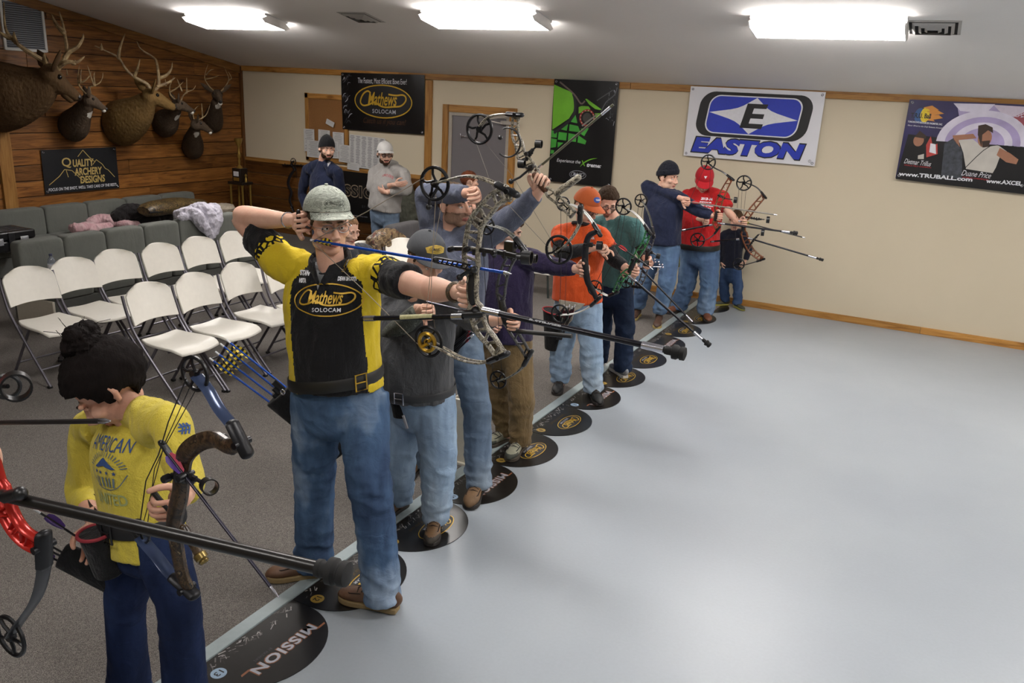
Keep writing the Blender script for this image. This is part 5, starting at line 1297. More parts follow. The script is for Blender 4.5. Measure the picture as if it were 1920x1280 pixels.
    def shoes(s, m, sole, lace=None, L=.295, name='shoe', high=.1, toe_m=None, label=None, w=1.0):
        for A_, T_ in ((s.anR, s.toeR), (s.anL, s.toeL)):
            k = s.k; a = V((A_.x, A_.y, s.gz)); d = V((T_.x-A_.x, T_.y-A_.y, 0)).normalized(); n = V((-d.y, d.x, 0)); L_ = L*k; o0 = a-d*.075*k
            prof = [(0, .026, .0), (.03, .034, .0), (.1, .034, 0), (.16, .041, 0), (.21, .049, 0), (.25, .047, 0), (.28, .034, 0), (.295, .015, 0)]
            pr = [(q[0]/.295*L_, q[1]*k*w) for q in smooth2d(prof, 3)]
            outl = [(x, -y) for x, y in pr]+[(x, y) for x, y in reversed(pr)]
            mb = MB(); hts = [(.012, .085), (.03, .1), (.1, .1), (.15, .078), (.2, .064), (.245, .056), (.275, .044), (.288, .03)]
            rings = []; 
            for i, (x, hgt) in enumerate(smooth2d(hts, 3)):
                wd = np.interp(x, [q[0] for q in prof], [q[1] for q in prof])*w
                rings.append((o0+d*x/.295*L_+V((0, 0, (hgt/2+.012)*k)), ((hgt/2)*k, wd*.96*k)))
            mb.tube([q[0] for q in rings], [q[1] for q in rings], 18, ref=(0, 0, 1), round_ends=True)
            mb.tube([a+V((0, 0, .05*k)), a+V((0, 0, high*k+.03))-d*.005], [(.05*k, .042*k), (.047*k, .04*k)], 16, ref=d)
            me = remesh(mb, .006 if k > .8 else .005, 3); 
            mi = [1 if (toe_m and (p.center-o0).dot(d) > .225*k and p.center.z < .06*k) else 0 for p in me.polygons]; me.polygons.foreach_set('material_index', mi)
            shift_mesh(me, world_origin(s.root)); so = link(name, me, [m, toe_m] if toe_m else m, s.root, angle=60)
            mb = MB(); mb.prism(outl, o0+V((0, 0, 0)), d, n, .026*k); mb.build('sole', sole, so, bevel=.004)
            if lace:
                mb = MB()
                for q in range(4):
                    x = .13+.02*q; z = (np.interp(x, [v[0] for v in hts], [v[1] for v in hts])+.015)*k; c = o0+d*x/.295*L_+V((0, 0, z)); sg = 1 if q % 2 else -1
                    mb.tube([c-n*.026*k-V((0, 0, .012)), c+d*.006*sg, c+n*.026*k-V((0, 0, .012))], .0035*k, 6)
                mb.build('laces', lace, so)
                mb = MB(); mb.tube([o0+d*xx/.295*L_+n*yy*k*w+V((0, 0, (np.interp(xx, [v[0] for v in hts], [v[1] for v in hts])*.86+.012)*k)) for xx, yy in ((.17, -.036), (.225, -.034), (.258, -.012), (.258, .012), (.225, .034), (.17, .036))], .003*k, 6); mb.build('toe_seam', lace, so)
    def belt(s, m, t=.12, w=.02, e=.012, buckle=None, name='belt', label=None, tilt=0):
        t = s.tt(t); c, ax, fr, up = s.ring(t); k = s.k; pts = []; b = s.belly
        for i in range(40):
            a = 2*PI*i/40; st = c+(ax*math.cos(a)+fr*math.sin(a))*.6+up*(tilt*math.cos(a)); hit = None
            best = None
            for bv in (getattr(s, 'bvh', None), s.pbvh):
                if bv is None: continue
                q = bv.ray_cast(st, (c+up*(tilt*math.cos(a))-st).normalized(), .6)
                if q[0] is not None and (best is None or q[3] < best[1]): best = (q[0], q[3])
            p = best[0] if best else st; pts.append(p+(p-c).normalized()*e*.5)
        for _ in range(3): pts = [(pts[i-1]+pts[i]*2+pts[(i+1) % 40])/4+((pts[i]-c).normalized()*.0008) for i in range(40)]
        mb = MB(); mb.tube(pts, (w*k, .005), 8, ref=up, closed=True); o = mb.build(name, m, s.root)
        if label: o['label'] = label
        if buckle:
            i = buckle[0]; p = pts[i]; tg = (pts[(i+1) % 40]-pts[i-1]).normalized(); n = tg.cross(up)
            n = n if n.dot(p-c) > 0 else -n; mb = MB(); q = [p+n*.008+tg*sx*.025+up*sy*w*1.35 for sx, sy in ((-1, -1), (1, -1), (1, 1), (-1, 1))]; mb.tube(q, .004, 6, closed=True); mb.tube([p+n*.009+tg*.025, p+n*.011-tg*.02], .003, 6); mb.build('buckle', buckle[1], o)
        return o
    def wrap(s, pr, px, py, size, bvh=None, name='lettering', par=None, tiltv=None, cuts=2, base=.003):
        """print on the front of the shirt, around the place seen at px, py"""
        d = ray(px, py).normalized(); b = bvh or s.bvh; q = b.ray_cast(V((0, 0, CAM_H)), d)
        if q[0] is None: return None
        c, ax, fr, up = s.ring(.6); n = (fr*.75+q[1]*.25).normalized(); u = up.cross(n) if tiltv is None else V(tiltv); u = (u-n*u.dot(n)).normalized(); v = n.cross(u)
        return pr.wrap(name, q[0], u*size, v*size, b, par or s.so, cuts=cuts, base=base)
def cap_print(pr, h, capo, size, az=0.0, up=.045, name='badge'):
    me = capo.data; org = world_origin(capo); b = BVHTree.FromPolygons([v.co+org for v in me.vertices], [tuple(p.vertices) for p in me.polygons])
    n = (h.F*math.cos(az)+h.S*math.sin(az)); st = h(0, 0, .03+up); q = b.ray_cast(st+n*.4, -n)
    if q[0] is None: return
    nn = (n+h.U*.25).normalized(); u = h.U.cross(n).normalized(); v = nn.cross(u)
    return pr.wrap(name, q[0], u*size, v*size, b, capo, depth=.3, base=.002, step=.0008)
# ------------------------------------------------------------------ the archers and the people behind
J_BLUE = denim('#303f5a', '#48607f', '#98a9bd'); J_LIGHT = denim('#7f96b1', '#97adc4', '#bac8d6'); J_MID = denim('#46597a', '#5c7594', '#8fa3bb'); J_GREY = denim('#5b6a7c', '#6d7f95', '#98a6b4'); J_DARK = denim('#151d2c', '#1f2a3f', '#303d55'); J_WOMAN = denim('#141c33', '#1e2a49', '#33446a')
LEATHER = M('#5f4330', .55, 0, .25, 20); LEATHER2 = M('#6d5236', .6, 0, .3, 24); SOLEM = M('#8a7550', .7); SOLED = M('#2a2522', .7); LACE = M('#2a1d14', .8); RED_BROWN = M('#6d3f26', .5, 0, .2, 18)
BELTM = M('#151413', .5, 0, .1, 40)
# C: archer in black and yellow at full draw
YEL = cloth('#d8bf2c', '#c2a822', 300, 10, .2); BLK = cloth('#141416', '#1e1e21', 300, 9, .35)
t = NT('net_print').set(.85, 0, .2); v = t.coord(); vo = t.n('ShaderNodeTexVoronoi', feature='DISTANCE_TO_EDGE'); vo.inputs['Scale'].default_value = 26; t.l(v, vo.inputs['Vector']); t.base(t.ramp(vo.outputs['Distance'], [(.1, '#121213'), (.13, '#d8bf2c')], True)); NET = t.m
c_ = Person('archer at full draw in a black and yellow shirt, pale camouflage cap and blue jeans', 2.72,
    ((583, 745, -.05), (692, 745, .05)), ((590, 885, .02), (690, 890, -.04)), ((588, 1048, .04), (718, 1078, 0)), ((524, 1084), (690, 1133)),
    ((528, 492, -.05), (712, 512, .06)), ((452, 408, .02), (800, 541, -.06)), ((548, 413, -.07), (858, 548, -.17)),
    (622, 506, -.01), (614, 421, -.03), (.86, -.52, -.04), lean=(-.02, 0, 1), g=1.08, belly=.03, voxel=.0075, k=1.03, hk=1.02)
c_.body(beard=None, hands=(('R', (1, .05, .12), (.1, -1, -.1), (.75, .8, .8, .6)), ('L', (1, -.25, .0), (-.1, -1, .05), .88)), hvox=.0036, hv=.003, arm=1.12, brow='#6b5644')
def pn(t, s, f, a, p):
    if a > .045: return 2 if a < .095 else 0
    if abs(s-.02) > min(.155, .085+.6*max(0, 1.04-t)) and t > .02: return 1
    return 0
c_.shirt([BLK, YEL, NET], hem=(640, 720), sleeve=(.62, .62), loose=.014, sr=.07, panel=pn, amp=.01)
c_.pants(J_BLUE, r=(.108, .088, .085)); c_.shoes(LEATHER, SOLEM, LACE, name='boot'); c_.belt(BELTM, t=(640, 703), w=.026, e=.012, buckle=(5, GOLD), tilt=.02)
pr = Print(); pr.add(poly2d([(-.4, .5), (.42, .5), (.0, -.9)]), M('#85888a', .9), 0); c_.wrap(pr, 604, 510, .09, name='undershirt', cuts=3)
pr = Print(); pr.logo(script_logo(INKG, INKW), 0, 0, 1); c_.wrap(pr, 612, 562, .15, cuts=3)
pr = Print(); pr.add(moved(fit_text('STAN', 1, .42, bold=.06), 0, .28), INKW, 0); pr.add(moved(fit_text('VISTA', .8, .36, bold=.06), -.05, -.3), INKW, 0); c_.wrap(pr, 571, 518, .055)
pr = Print(); pr.add(fit_text('DEAN SHOOTS', 1.6, .36, bold=.05), INKW, 0); c_.wrap(pr, 652, 522, .05)
pr = Print(); pr.logo(script_logo(INKG, INKW), 0, 0, 1, PI/2); c_.wrap(pr, 652, 490, .045, name='collar_emblem', base=.012)
h = c_.h; mb = MB(); n_ = c_.neck; mb2 = MB()
cc, cax, cfr, cup = c_.ring(1.0); cn = n_+cup*.012
cp = [cn+cax*(.086*math.cos(a))+cfr*(.08*math.sin(a)+.008)+cup*(.022-.03*math.sin(a)) for a in np.linspace(PI/2-.55, -PI*1.5+.55, 22)]
mb2.tube([cn+cfr*.112-cup*.045+cax*.012]+cp+[cn+cfr*.112-cup*.045-cax*.012], [(.012, .007)]+[(.03, .008)]*22+[(.012, .007)], 10, ref=tuple(cup), round_ends=True); mb2.build('collar', BLK, c_.so)
CAMOC = camo(['#6c7268', '#a3a89c', '#8b9085', '#b8bcb0', '#5f645c'], 12, .8, (1, 1, 2.5))
hair(h, c_.root, fur(['#4a3d30', '#5d4e3e', '#3a2f25'], 150), t=.004, front=.07)
co = cap(h, c_.root, CAMOC, z0=.07, hh=.085, droop=.2, brim=.07, label='pale camouflage cap', tilt=.02)
pr = Print(); pr.logo(script_logo(M('#55584f', .8), M('#55584f', .8)), 0, 0, 1); cap_print(pr, h, co, .045, up=.075)
glasses(h, c_.root, M('#8d8f94', .3, .8), .0013); MB().ball(h(-.05, .085, .002), (.004, .004, .004)).build('lens_dot', BLACK, c_.root)
mb = MB(); d = (c_.wrR-c_.elR).normalized(); mb.ring(c_.wrR-d*.03, .032, .003, d, 20, 6); mb.build('bracelet', STEEL, c_.root)
mb = MB(); d = (c_.wrL-c_.elL).normalized(); mb.ring(c_.wrL-d*.015, .034, .008, d, 20, 6); mb.build('wrist_sling', camo(['#2a2218', '#4a3b26', '#6d5a36'], 60), c_.root)
mb = MB(); g0 = c_.wrR+V((.075, -.045, .0)); mb.tube([g0+V((0, 0, .05)), g0-V((0, 0, .03))], .009, 10, round_ends=True); mb.tube([g0, g0+V((.06, .0, -.012))], .005, 8); mb.build('release_aid', BLACKM, c_.root)

# D: stocky man in grey behind him
GREYT = cloth('#56575a', '#494a4d', 300, 8, .3); CAPG = cloth('#4c4e52', '#44464a', 400, 8, .1)
d_ = Person('stocky man in a grey shirt, grey cap with a yellow patch and light jeans', 3.48,
    ((748, 750, .04), (830, 745, -.02)), ((748, 850, .03), (822, 855, -.05)), ((748, 945, .05), (818, 968, 0)), ((738, 962), (808, 1020)),
    ((730, 560, .05), (838, 565, -.02)), ((722, 640, -.06), (895, 600, -.08)), ((790, 580, -.2), (945, 598, -.12)),
    (784, 540, -.02), (797, 488, -.04), (.85, -.42, -.3), g=1.22, belly=.055, voxel=.009, k=.95, hk=1.0)
d_.body(beard=beard_goatee, hands=(('R', (1, -.2, .1), (0, -1, 0), .7), ('L', (1, -.1, 0), (-.1, -1, 0), .85)), brow='#5b4636')
d_.shirt(GREYT, hem=(790, 738), sleeve=(.7, 1.6), loose=.014, sr=.075)
d_.pants(J_LIGHT, r=(.112, .09, .082)); d_.shoes(LEATHER2, SOLED, LACE, name='boot', toe_m=M('#3a342d', .7)); d_.belt(M('#2a2b2e', .5), t=(790, 724), w=.022, e=.014, buckle=(8, STEEL), label='dark webbing belt with pale segments')
hair(d_.h, d_.root, fur(['#5b4a3a', '#6a5948', '#4a3c30'], 150), t=.004); co = cap(d_.h, d_.root, CAPG, z0=.072, hh=.085, droop=.28, brim=.075, label='grey cap with a yellow patch')
pr = Print(); pr.add(poly2d([(-1.1, -.4), (-1.25, .2), (-.7, .45), (0, .6), (.7, .45), (1.25, .2), (1.1, -.4), (0, -.5)]), M('#c3a546', .7), 0); pr.logo(script_logo(INKK, INKK), 0, .05, .85, 0, 1); cap_print(pr, d_.h, co, .04, up=.08, az=-.1)
mb = MB(); limb(mb, [d_.elR, lerp(d_.elR, d_.wrR, .5), lerp(d_.elR, d_.wrR, .95)], [.062, .056, .046]); me = remesh(mb, .008, 3); shift_mesh(me, world_origin(d_.root)); link('arm_guard', me, camo(['#2c2f2a', '#5d6058', '#44473f', '#8a8c84'], 34, .8), d_.root)

# E: tall archer with his bow raised
BLUT = cloth('#646a7c', '#565b6c', 300, 9, .35)
e_ = Person('tall archer in a blue-grey long-sleeved shirt raising his bow above his head', 3.96,
    ((812, 640, .05), (888, 640, -.02)), ((800, 770, .04), (895, 775, -.04)), ((782, 875, .06), (897, 905, .0)), ((768, 893), (890, 935)),
    ((815, 440, .03), (905, 448, -.03)), ((798, 365, .0), (968, 400, -.08)), ((878, 362, -.14), (1008, 362, -.13)),
    (850, 428, .0), (852, 385, -.02), (.93, -.2, .02), lean=(-.02, 0, 1), g=1.0, voxel=.009, k=1.0, hk=1.02)
e_.body(beard=stubble, hands=(('R', (.9, -.3, .1), (.1, -.9, -.2), .8), ('L', (.35, .0, .9), (.2, -1, .0), .85)), brow='#4a382b', hcol='#bd9a84')
e_.shirt(BLUT, hem=(860, 612), sleeve=(1.92, 1.92), loose=.02, sr=.07, amp=.009); e_.pants(J_GREY, r=(.1, .082, .08)); e_.shoes(LEATHER2, SOLED, LACE, w=1.05)
hair(e_.h, e_.root, fur(['#5b4a3b', '#6d5a48', '#4a3b2e'], 150), t=.004, front=.075)
pr = Print(); pr.add(moved(fit_text('BOWHUNTER', 1.4, .34, bold=.04), 0, .3), M('#474fa6', .8), 0); pr.add(moved(disc2d(.5, .22), 0, -.15), M('#a8a4cc', .8), 0); e_.wrap(pr, 880, 478, .085, name='shirt_print')

# F: purple sweater, khaki trousers
PURP = cloth('#241c35', '#2f2646', 260, 9, .35)
KHAKI = cloth('#7d6847', '#6d5a3c', 260, 7, .4)
f_ = Person('archer in a dark purple sweater and khaki trousers holding out a black bow', 4.66,
    ((925, 640, .04), (972, 640, -.02)), ((938, 740, .06), (978, 745, -.04)), ((950, 822, .1), (975, 828, 0)), ((930, 832), (968, 850)),
    ((915, 480, .04), (985, 484, -.03)), ((905, 560, .04), (1045, 500, -.06)), ((930, 600, -.1), (1080, 504, -.1)),
    (947, 462, .0), (952, 425, -.02), (.75, -.35, -.45), g=1.08, belly=.02, voxel=.01, k=.98, hk=1.0)
f_.body(hands=(('R', None, (.3, -1, 0), .6), ('L', (1, -.1, 0), (-.1, -1, 0), .85)), brow='#3d2c20')
f_.shirt(PURP, name='sweater', hem=(955, 634), sleeve=(1.9, 1.92), loose=.016, sr=.066); f_.pants(KHAKI, name='trousers', r=(.1, .083, .076), amp=.01); f_.shoes(M('#8b8a78', .7, 0, .2, 30), M('#4a4136', .8), M('#222222', .8), toe_m=M('#45473f', .8))
hair(f_.h, f_.root, fur(['#4a3626', '#5d4632', '#3a2a1e'], 120), t=.014, front=.06, amp=.006)

# G: orange shirt
ORNG = cloth('#dc5a28', '#c84d20', 300, 9, .35); CAPO = cloth('#bb5f33', '#ad552c', 400, 9, .1); SLEEVEK = cloth('#1b1b1d', '#252528', 300, 14, .3)
g_ = Person('archer in a bright orange shirt and orange cap nocking an arrow', 5.92,
    ((1058, 575, .04), (1110, 572, -.02)), ((1052, 655, .03), (1108, 655, -.05)), ((1050, 728, .05), (1113, 728, 0)), ((1042, 742), (1115, 748)),
    ((1052, 438, .04), (1122, 440, -.04)), ((1052, 474, -.14), (1150, 485, -.06)), ((1118, 464, -.22), (1176, 503, -.12)),
    (1093, 420, .0), (1098, 388, -.03), (.85, -.3, -.35), g=1.12, belly=.02, voxel=.011, k=.98, hk=1.0)
g_.body(hands=(('R', (1, 0, .15), (0, -.7, -.7), (.3, .8, .9, .9)), ('L', (1, 0, -.2), (-.1, -1, 0), .8)), brow='#6a5546', hvox=.0055, hv=.004, hcol='#5d4a3c')
g_.shirt(ORNG, hem=(1085, 562), sleeve=(.6, .6), loose=.018, sr=.075); g_.pants(J_LIGHT, r=(.106, .086, .082)); g_.shoes(M('#1a1919', .55), SOLED, LACE, name='boot')
for S_, E_, W_ in ((g_.shR, g_.elR, g_.wrR), (g_.shL, g_.elL, g_.wrL)):
    mb = MB(); limb(mb, [lerp(S_, E_, .45), E_, lerp(E_, W_, .55), lerp(E_, W_, .8)], [.062, .056, .05, .042]); me = remesh(mb, .009, 3); shift_mesh(me, world_origin(g_.root)); link('black_sleeve', me, SLEEVEK, g_.root)
hair(g_.h, g_.root, fur(['#6b5644', '#7a6452', '#5a4838'], 150), t=.004); co = cap(g_.h, g_.root, CAPO, z0=.06, hh=.095, droop=.2, label='orange cap with a blue oval badge', mbrim=CAPO)
pr = Print(); pr.add(disc2d(.9, .62), M('#2f4f9c', .7), 0); pr.add(moved(fit_text('TROPHY', 1.5, .34, bold=.05), .3, 0), INKW, 1); cap_print(pr, g_.h, co, .034, up=.08, az=-.15); glasses(g_.h, g_.root, M('#2a2a2c', .3))
pr = Print(); pr.add(fit_text('UA', 1, .6, bold=.05), INKW, 0); g_.wrap(pr, 1112, 446, .035)
mb = MB(); d = (g_.neck-g_.H).normalized(); mb.ring(g_.neck+V((0, -.01, .0)), .075, .014, (0, .25, 1), 24, 6); mb.build('collar', M('#1b1b1d', .9), g_.so)

# H: teal shirt
TEAL = cloth('#48706f', '#3d6261', 300, 9, .35)
h_ = Person('archer in a teal shirt, glasses and dark jeans looking down at his bow', 6.55,
    ((1122, 540, .04), (1172, 538, -.02)), ((1130, 610, .05), (1172, 612, -.05)), ((1122, 690, .12), (1168, 682, 0)), ((1106, 690), (1160, 700)),
    ((1118, 422, .04), (1188, 424, -.04)), ((1130, 478, .0), (1205, 470, -.05)), ((1165, 500, -.12), (1210, 485, -.16)),
    (1148, 408, .0), (1140, 378, -.03), (.45, -.72, -.42), g=1.05, voxel=.011, k=.98, hk=1.02)
h_.body(beard=stubble, hands=(('R', (.9, -.2, -.2), (-.1, -1, .1), .75), ('L', (.6, -.3, -.4), (-.3, -1, 0), .8)), brow='#3b2c22', hvox=.0055, hv=.004, hcol='#ab8672')
h_.shirt(TEAL, hem=(1150, 532), sleeve=(.75, .75), loose=.016, sr=.07); h_.pants(J_DARK, r=(.1, .08, .078)); h_.shoes(M('#8d8f94', .6, 0, .15, 30), M('#c9c9c6', .6), M('#3a3c5a', .7))
for S_, E_, W_ in ((h_.shR, h_.elR, h_.wrR), (h_.shL, h_.elL, h_.wrL)):
    mb = MB(); limb(mb, [lerp(S_, E_, .65), E_, lerp(E_, W_, .5), lerp(E_, W_, .92)], [.055, .05, .045, .038]); me = remesh(mb, .009, 3); shift_mesh(me, world_origin(h_.root)); link('dark_sleeve', me, cloth('#2f3634', '#262c2a', 300, 14, .3), h_.root)
hair(h_.h, h_.root, fur(['#3d2f24', '#4e3d2f', '#2e231a'], 150), t=.01, front=.065); glasses(h_.h, h_.root)
pr = Print(); pr.add(ring2d(.5, .5, .05), M('#375856', .9), 0); h_.wrap(pr, 1158, 432, .05, name='pocket_seam')

# I: navy sweater and knit cap
NAVY = cloth('#1b2136', '#232a44', 300, 9, .3); KNIT = cloth('#11131d', '#191c28', 200, 20, .3)
i_ = Person('archer in a navy sweater and navy knit cap drawing near the back wall', 8.42,
    ((1222, 468, .05), (1262, 466, -.02)), ((1208, 525, .06), (1250, 530, -.05)), ((1196, 580, .14), (1236, 592, -.0)), ((1186, 600), (1230, 618)),
    ((1222, 366, .03), (1268, 370, -.05)), ((1212, 348, .05), (1312, 396, -.08)), ((1278, 372, -.14), (1336, 404, -.1)),
    (1243, 352, .0), (1252, 334, -.02), (.93, -.3, -.03), g=1.12, belly=.015, voxel=.012, k=.98, hk=1.06)
i_.body(hands=(('R', (1, -.1, -.2), (0, -1, -.3), .75), ('L', (1, 0, 0), (-.1, -1, 0), .75)), brow='#2c2119', hvox=.006, hv=.0045, hcol='#bb9985')
i_.shirt(NAVY, name='sweater', hem=(1245, 456), sleeve=(1.92, 1.92), loose=.02, sr=.07); i_.pants(J_MID, r=(.1, .085, .078), cuff=.12); i_.shoes(M('#4a3428', .5, 0, .25, 20), M('#a08d55', .7), None, name='boot', high=.2)
hair(i_.h, i_.root, fur(['#2a2018', '#33271d', '#221a13'], 150), t=.005); beanie(i_.h, i_.root, KNIT, z0=.045, tilt=.04, label='navy knit cap')

# J: red shirt
REDT = cloth('#c02325', '#aa1c1e', 300, 9, .3); CAPR = cloth('#b8202a', '#a51b24', 400, 9, .1)
j_ = Person('archer in a red shirt and red cap looking down, last man of the line', 9.02,
    ((1288, 470, .03), (1336, 470, -.02)), ((1288, 530, .03), (1330, 530, -.03)), ((1272, 578, .06), (1322, 590, 0)), ((1262, 586), (1330, 606)),
    ((1288, 368, .03), (1352, 370, -.04)), ((1282, 405, -.04), (1366, 398, -.1)), ((1318, 412, -.2), (1384, 416, -.16)),
    (1322, 352, .0), (1320, 338, -.05), (.25, -.72, -.5), g=1.2, belly=.03, voxel=.012, k=.98, hk=1.08)
j_.body(hands=(('R', None, (0, -1, 0), .6), ('L', (1, -.1, 0), (-.1, -1, 0), .8)), brow='#5d4636', hvox=.006, hv=.0045, jowl=1.08)
j_.shirt(REDT, hem=(1312, 464), sleeve=(.72, .72), loose=.02, sr=.078); j_.pants(J_MID, r=(.112, .09, .088), flare=1.12); j_.shoes(RED_BROWN, SOLED, None, name='boot'); j_.belt(BELTM, t=(1312, 460), w=.03, e=.014)
hair(j_.h, j_.root, fur(['#5a4636', '#6a5444', '#4a392c'], 150), t=.004); co = cap(j_.h, j_.root, CAPR, z0=.06, hh=.095, droop=.25, mbrim=CAPR, label='red cap')
pr = Print(); pr.add(poly2d([(-.6, .5), (.7, .5), (.2, -.1), (.4, -.1), (-.2, -.7), (-.05, -.1), (-.3, -.1)]), INKW, 0); cap_print(pr, j_.h, co, .026, up=.08)
pr = Print(); pr.add(moved(fit_text('2013-14', 1.5, .34, bold=.05), 0, .62), INKW, 0)
for k, (w, hh) in enumerate(((1.5, .18), (2.1, .3), (1.7, .2))): pr.add(moved(fit_text(('INDOOR', 'ARCHERY LEAGUE', 'STATE FINALS')[k], w, hh, bold=.05), 0, .2-.36*k), INKW, 0)
j_.wrap(pr, 1322, 382, .085, name='shirt_print')

# K: the boy by the wall
k_ = Person('small boy in a dark jacket and blue jeans standing by the back wall', 9.72,
    ((1358, 508, .02), (1382, 508, -.02)), ((1358, 535, .0), (1384, 537, -.03)), ((1360, 566, .04), (1382, 570, .0)), ((1352, 572), (1384, 578)),
    ((1358, 440, .02), (1392, 440, -.02)), ((1350, 472, .0), (1404, 468, -.03)), ((1354, 492, -.03), (1398, 488, -.06)),
    (1377, 430, .0), (1380, 413, -.03), (.2, -.9, -.25), g=.98, voxel=.009, k=.66, hk=.9)
k_.body(hands=(('R', None, (1, 0, 0), .5), ('L', None, (-1, 0, 0), .5)), brow='#4a3828', hvox=.006, hv=.0045); k_.shirt(cloth('#161824', '#1e2130', 300, 9, .3), name='jacket', hem=(1370, 500), sleeve=(1.92, 1.92), loose=.022, sr=.07)
k_.pants(J_DARK if False else denim('#26344c', '#34486a', '#5d7392'), r=(.1, .085, .085)); k_.shoes(M('#4a4c3f', .7), M('#a8a04a', .7), None)
hair(k_.h, k_.root, fur(['#4f3a28', '#634a34', '#3f2d1f'], 130), t=.012, front=.06)

# L: bearded man in a navy V-neck by the cork board
l_ = Person('bearded man in a navy sweater and black knit cap standing before the cork board', 8.75,
    ((592, 425, .03), (632, 425, -.02)), ((590, 490, .03), (630, 490, -.02)), ((590, 560, .05), (630, 560, 0)), (P(590, 560, y=8.8)*1, P(630, 560, y=8.6)*1),
    ((577, 318, .03), (632, 322, -.03)), ((566, 362, .05), (640, 368, .05)), ((576, 402, -.02), (630, 408, .0)),
    (606, 298, .0), (613, 280, -.06), (.8, -.55, -.06), g=1.08, voxel=.012, k=1.0, hk=1.16)
def ground(p, dz=0):
    """legs hidden behind the chairs: stand them on the floor"""
    for sd in 'RL':
        hp = getattr(p, 'hip'+sd); a = V((hp.x, hp.y, p.gz+.08)); setattr(p, 'an'+sd, a); setattr(p, 'kn'+sd, lerp(hp, a, .52)+V((.02, -.02, 0))); setattr(p, 'toe'+sd, V((a.x+.12, a.y-.16, p.gz)))
ground(l_)
l_.body(beard=beard_full, hands=(('R', None, (1, 0, 0), .5), ('L', None, (-1, 0, 0), .5)), brow='#33241a', hvox=.006, hv=.0045, hcol='#3b2a1e')
l_.shirt(NAVY, name='sweater', hem=-.16, sleeve=(1.92, 1.92), loose=.018, sr=.068); l_.pants(J_DARK, r=(.1, .083, .078)); l_.shoes(BLACKM, SOLED, LACE)
beanie(l_.h, l_.root, cloth('#101012', '#18181b', 200, 20, .3), z0=.025, hh=.14, cuff=False, tilt=.05, label='black knit cap'); pr = Print(); pr.add(poly2d([(-.6, .8), (.6, .8), (0, -.9)]), M('#b9b9bd', .9), 0); l_.wrap(pr, 617, 306, .055, name='white_collar')
# M: man in pale hooded top, arms folded
HOOD = cloth('#a7a4a1', '#96938f', 280, 9, .3)
m_ = Person('man in a pale grey hooded top and white cap with folded arms', 8.95,
    ((702, 400, .03), (742, 400, -.02)), ((702, 460, .03), (742, 460, -.02)), ((702, 530, .05), (742, 530, 0)), (P(702, 530, y=9)*1, P(742, 530, y=8.9)*1),
    ((703, 322, .03), (756, 325, -.03)), ((697, 352, -.06), (764, 356, -.08)), ((740, 346, -.24), (722, 360, -.22)),
    (729, 306, .0), (722, 290, -.06), (.72, -.66, -.06), g=1.2, belly=.03, voxel=.012, k=1.0, hk=1.14)
ground(m_)
m_.body(beard=beard_full, hands=(('R', (1, .1, .1), (0, .8, .3), .25), ('L', (-1, .1, .15), (0, .8, .3), .25)), brow='#3a2a1f', hvox=.006, hv=.0045, hcol='#4a3628')
m_.shirt(HOOD, name='hooded_top', hem=(722, 392), sleeve=(1.75, 1.75), loose=.022, sr=.074); m_.pants(J_GREY, r=(.105, .086, .08)); m_.shoes(BLACKM, SOLED, LACE)
mb = MB(); mb.ring(m_.neck+V((0, .03, .01)), .085, .03, (0, .3, 1), 24, 8); me = remesh(mb, .012, 2); shift_mesh(me, world_origin(m_.root)); link('hood', me, HOOD, m_.so)
hair(m_.h, m_.root, fur(['#3a2a1f', '#46352a', '#2e2118'], 150), t=.005); cap(m_.h, m_.root, cloth('#d5d3d0', '#c6c4c1', 400, 9, .1), z0=.06, hh=.09, droop=.15, brim=.085, label='white cap'); glasses(m_.h, m_.root)
pr = Print(); vs_, fs_ = fit_text('OHIO STATE', 1.9, .4, bold=.02); pr.add(([(x, y-.22*x*x) for x, y in vs_], fs_), M('#b04a50', .8), 0); m_.wrap(pr, 728, 329, .085)

# N: head of somebody seated behind the archer in black and yellow; O: red-haired head by the door
def seated(label, y, head, sh, face, m, hcol, chair_z=.45, hk=1.0):
    hp = P(*head, y=y); f = V((face[0], face[1], 0)).normalized(); sd = V((-f.y, f.x, 0))   # sd: the sitter's left
    nk = hp-V((0, 0, .14*hk)); up = V((0, 0, 1)); S0 = nk-up*.07; Hc = V((S0.x, S0.y, S0.z-.48))-f*.03
    q = lambda c, s, fw, z: c+sd*s+f*fw+up*z
    cz = 0 if Hc.z < .54 else Hc.z-.54
    ch = chair(Hc.x+f.x*.02, Hc.y+f.y*.02, math.atan2(f.y, f.x), 'white folding chair under the '+label.split(' seen')[0].split(' near')[0], grp='white folding chairs by the far end')
    p = Person(label, y, (q(Hc, -.09, 0, 0), q(Hc, .09, 0, 0)), (q(Hc, -.12, .42, .02), q(Hc, .12, .42, .02)), (V((*q(Hc, -.12, .42, 0).xy, .09)), V((*q(Hc, .12, .42, 0).xy, .09))), (V((*q(Hc, -.13, .6, 0).xy, .006)), V((*q(Hc, .13, .6, 0).xy, .006))),
               (q(S0, -.18, 0, 0), q(S0, .18, 0, 0)), (q(S0, -.22, .08, -.28), q(S0, .22, .08, -.28)), (q(S0, -.12, .3, -.4), q(S0, .12, .3, -.4)), nk, hp, face, g=1.0, voxel=.012, hk=hk)
    p.body(hands=(('R', None, (0, 0, -1), .5), ('L', None, (0, 0, -1), .5)), hvox=.006, hv=.0045, brow=hcol); p.shirt(m, hem=-.1, sleeve=(1.9, 1.9), loose=.014); p.pants(J_DARK); p.shoes(BLACKM, SOLED, LACE)
    return p
n_ = seated('seated person with close-cropped hair seen behind the archer in black and yellow', 5.3, (652, 430), None, (.85, -.15, -.25), cloth('#3b3f45', '#33363b', 280, 9, .3), '#6b4f3a')
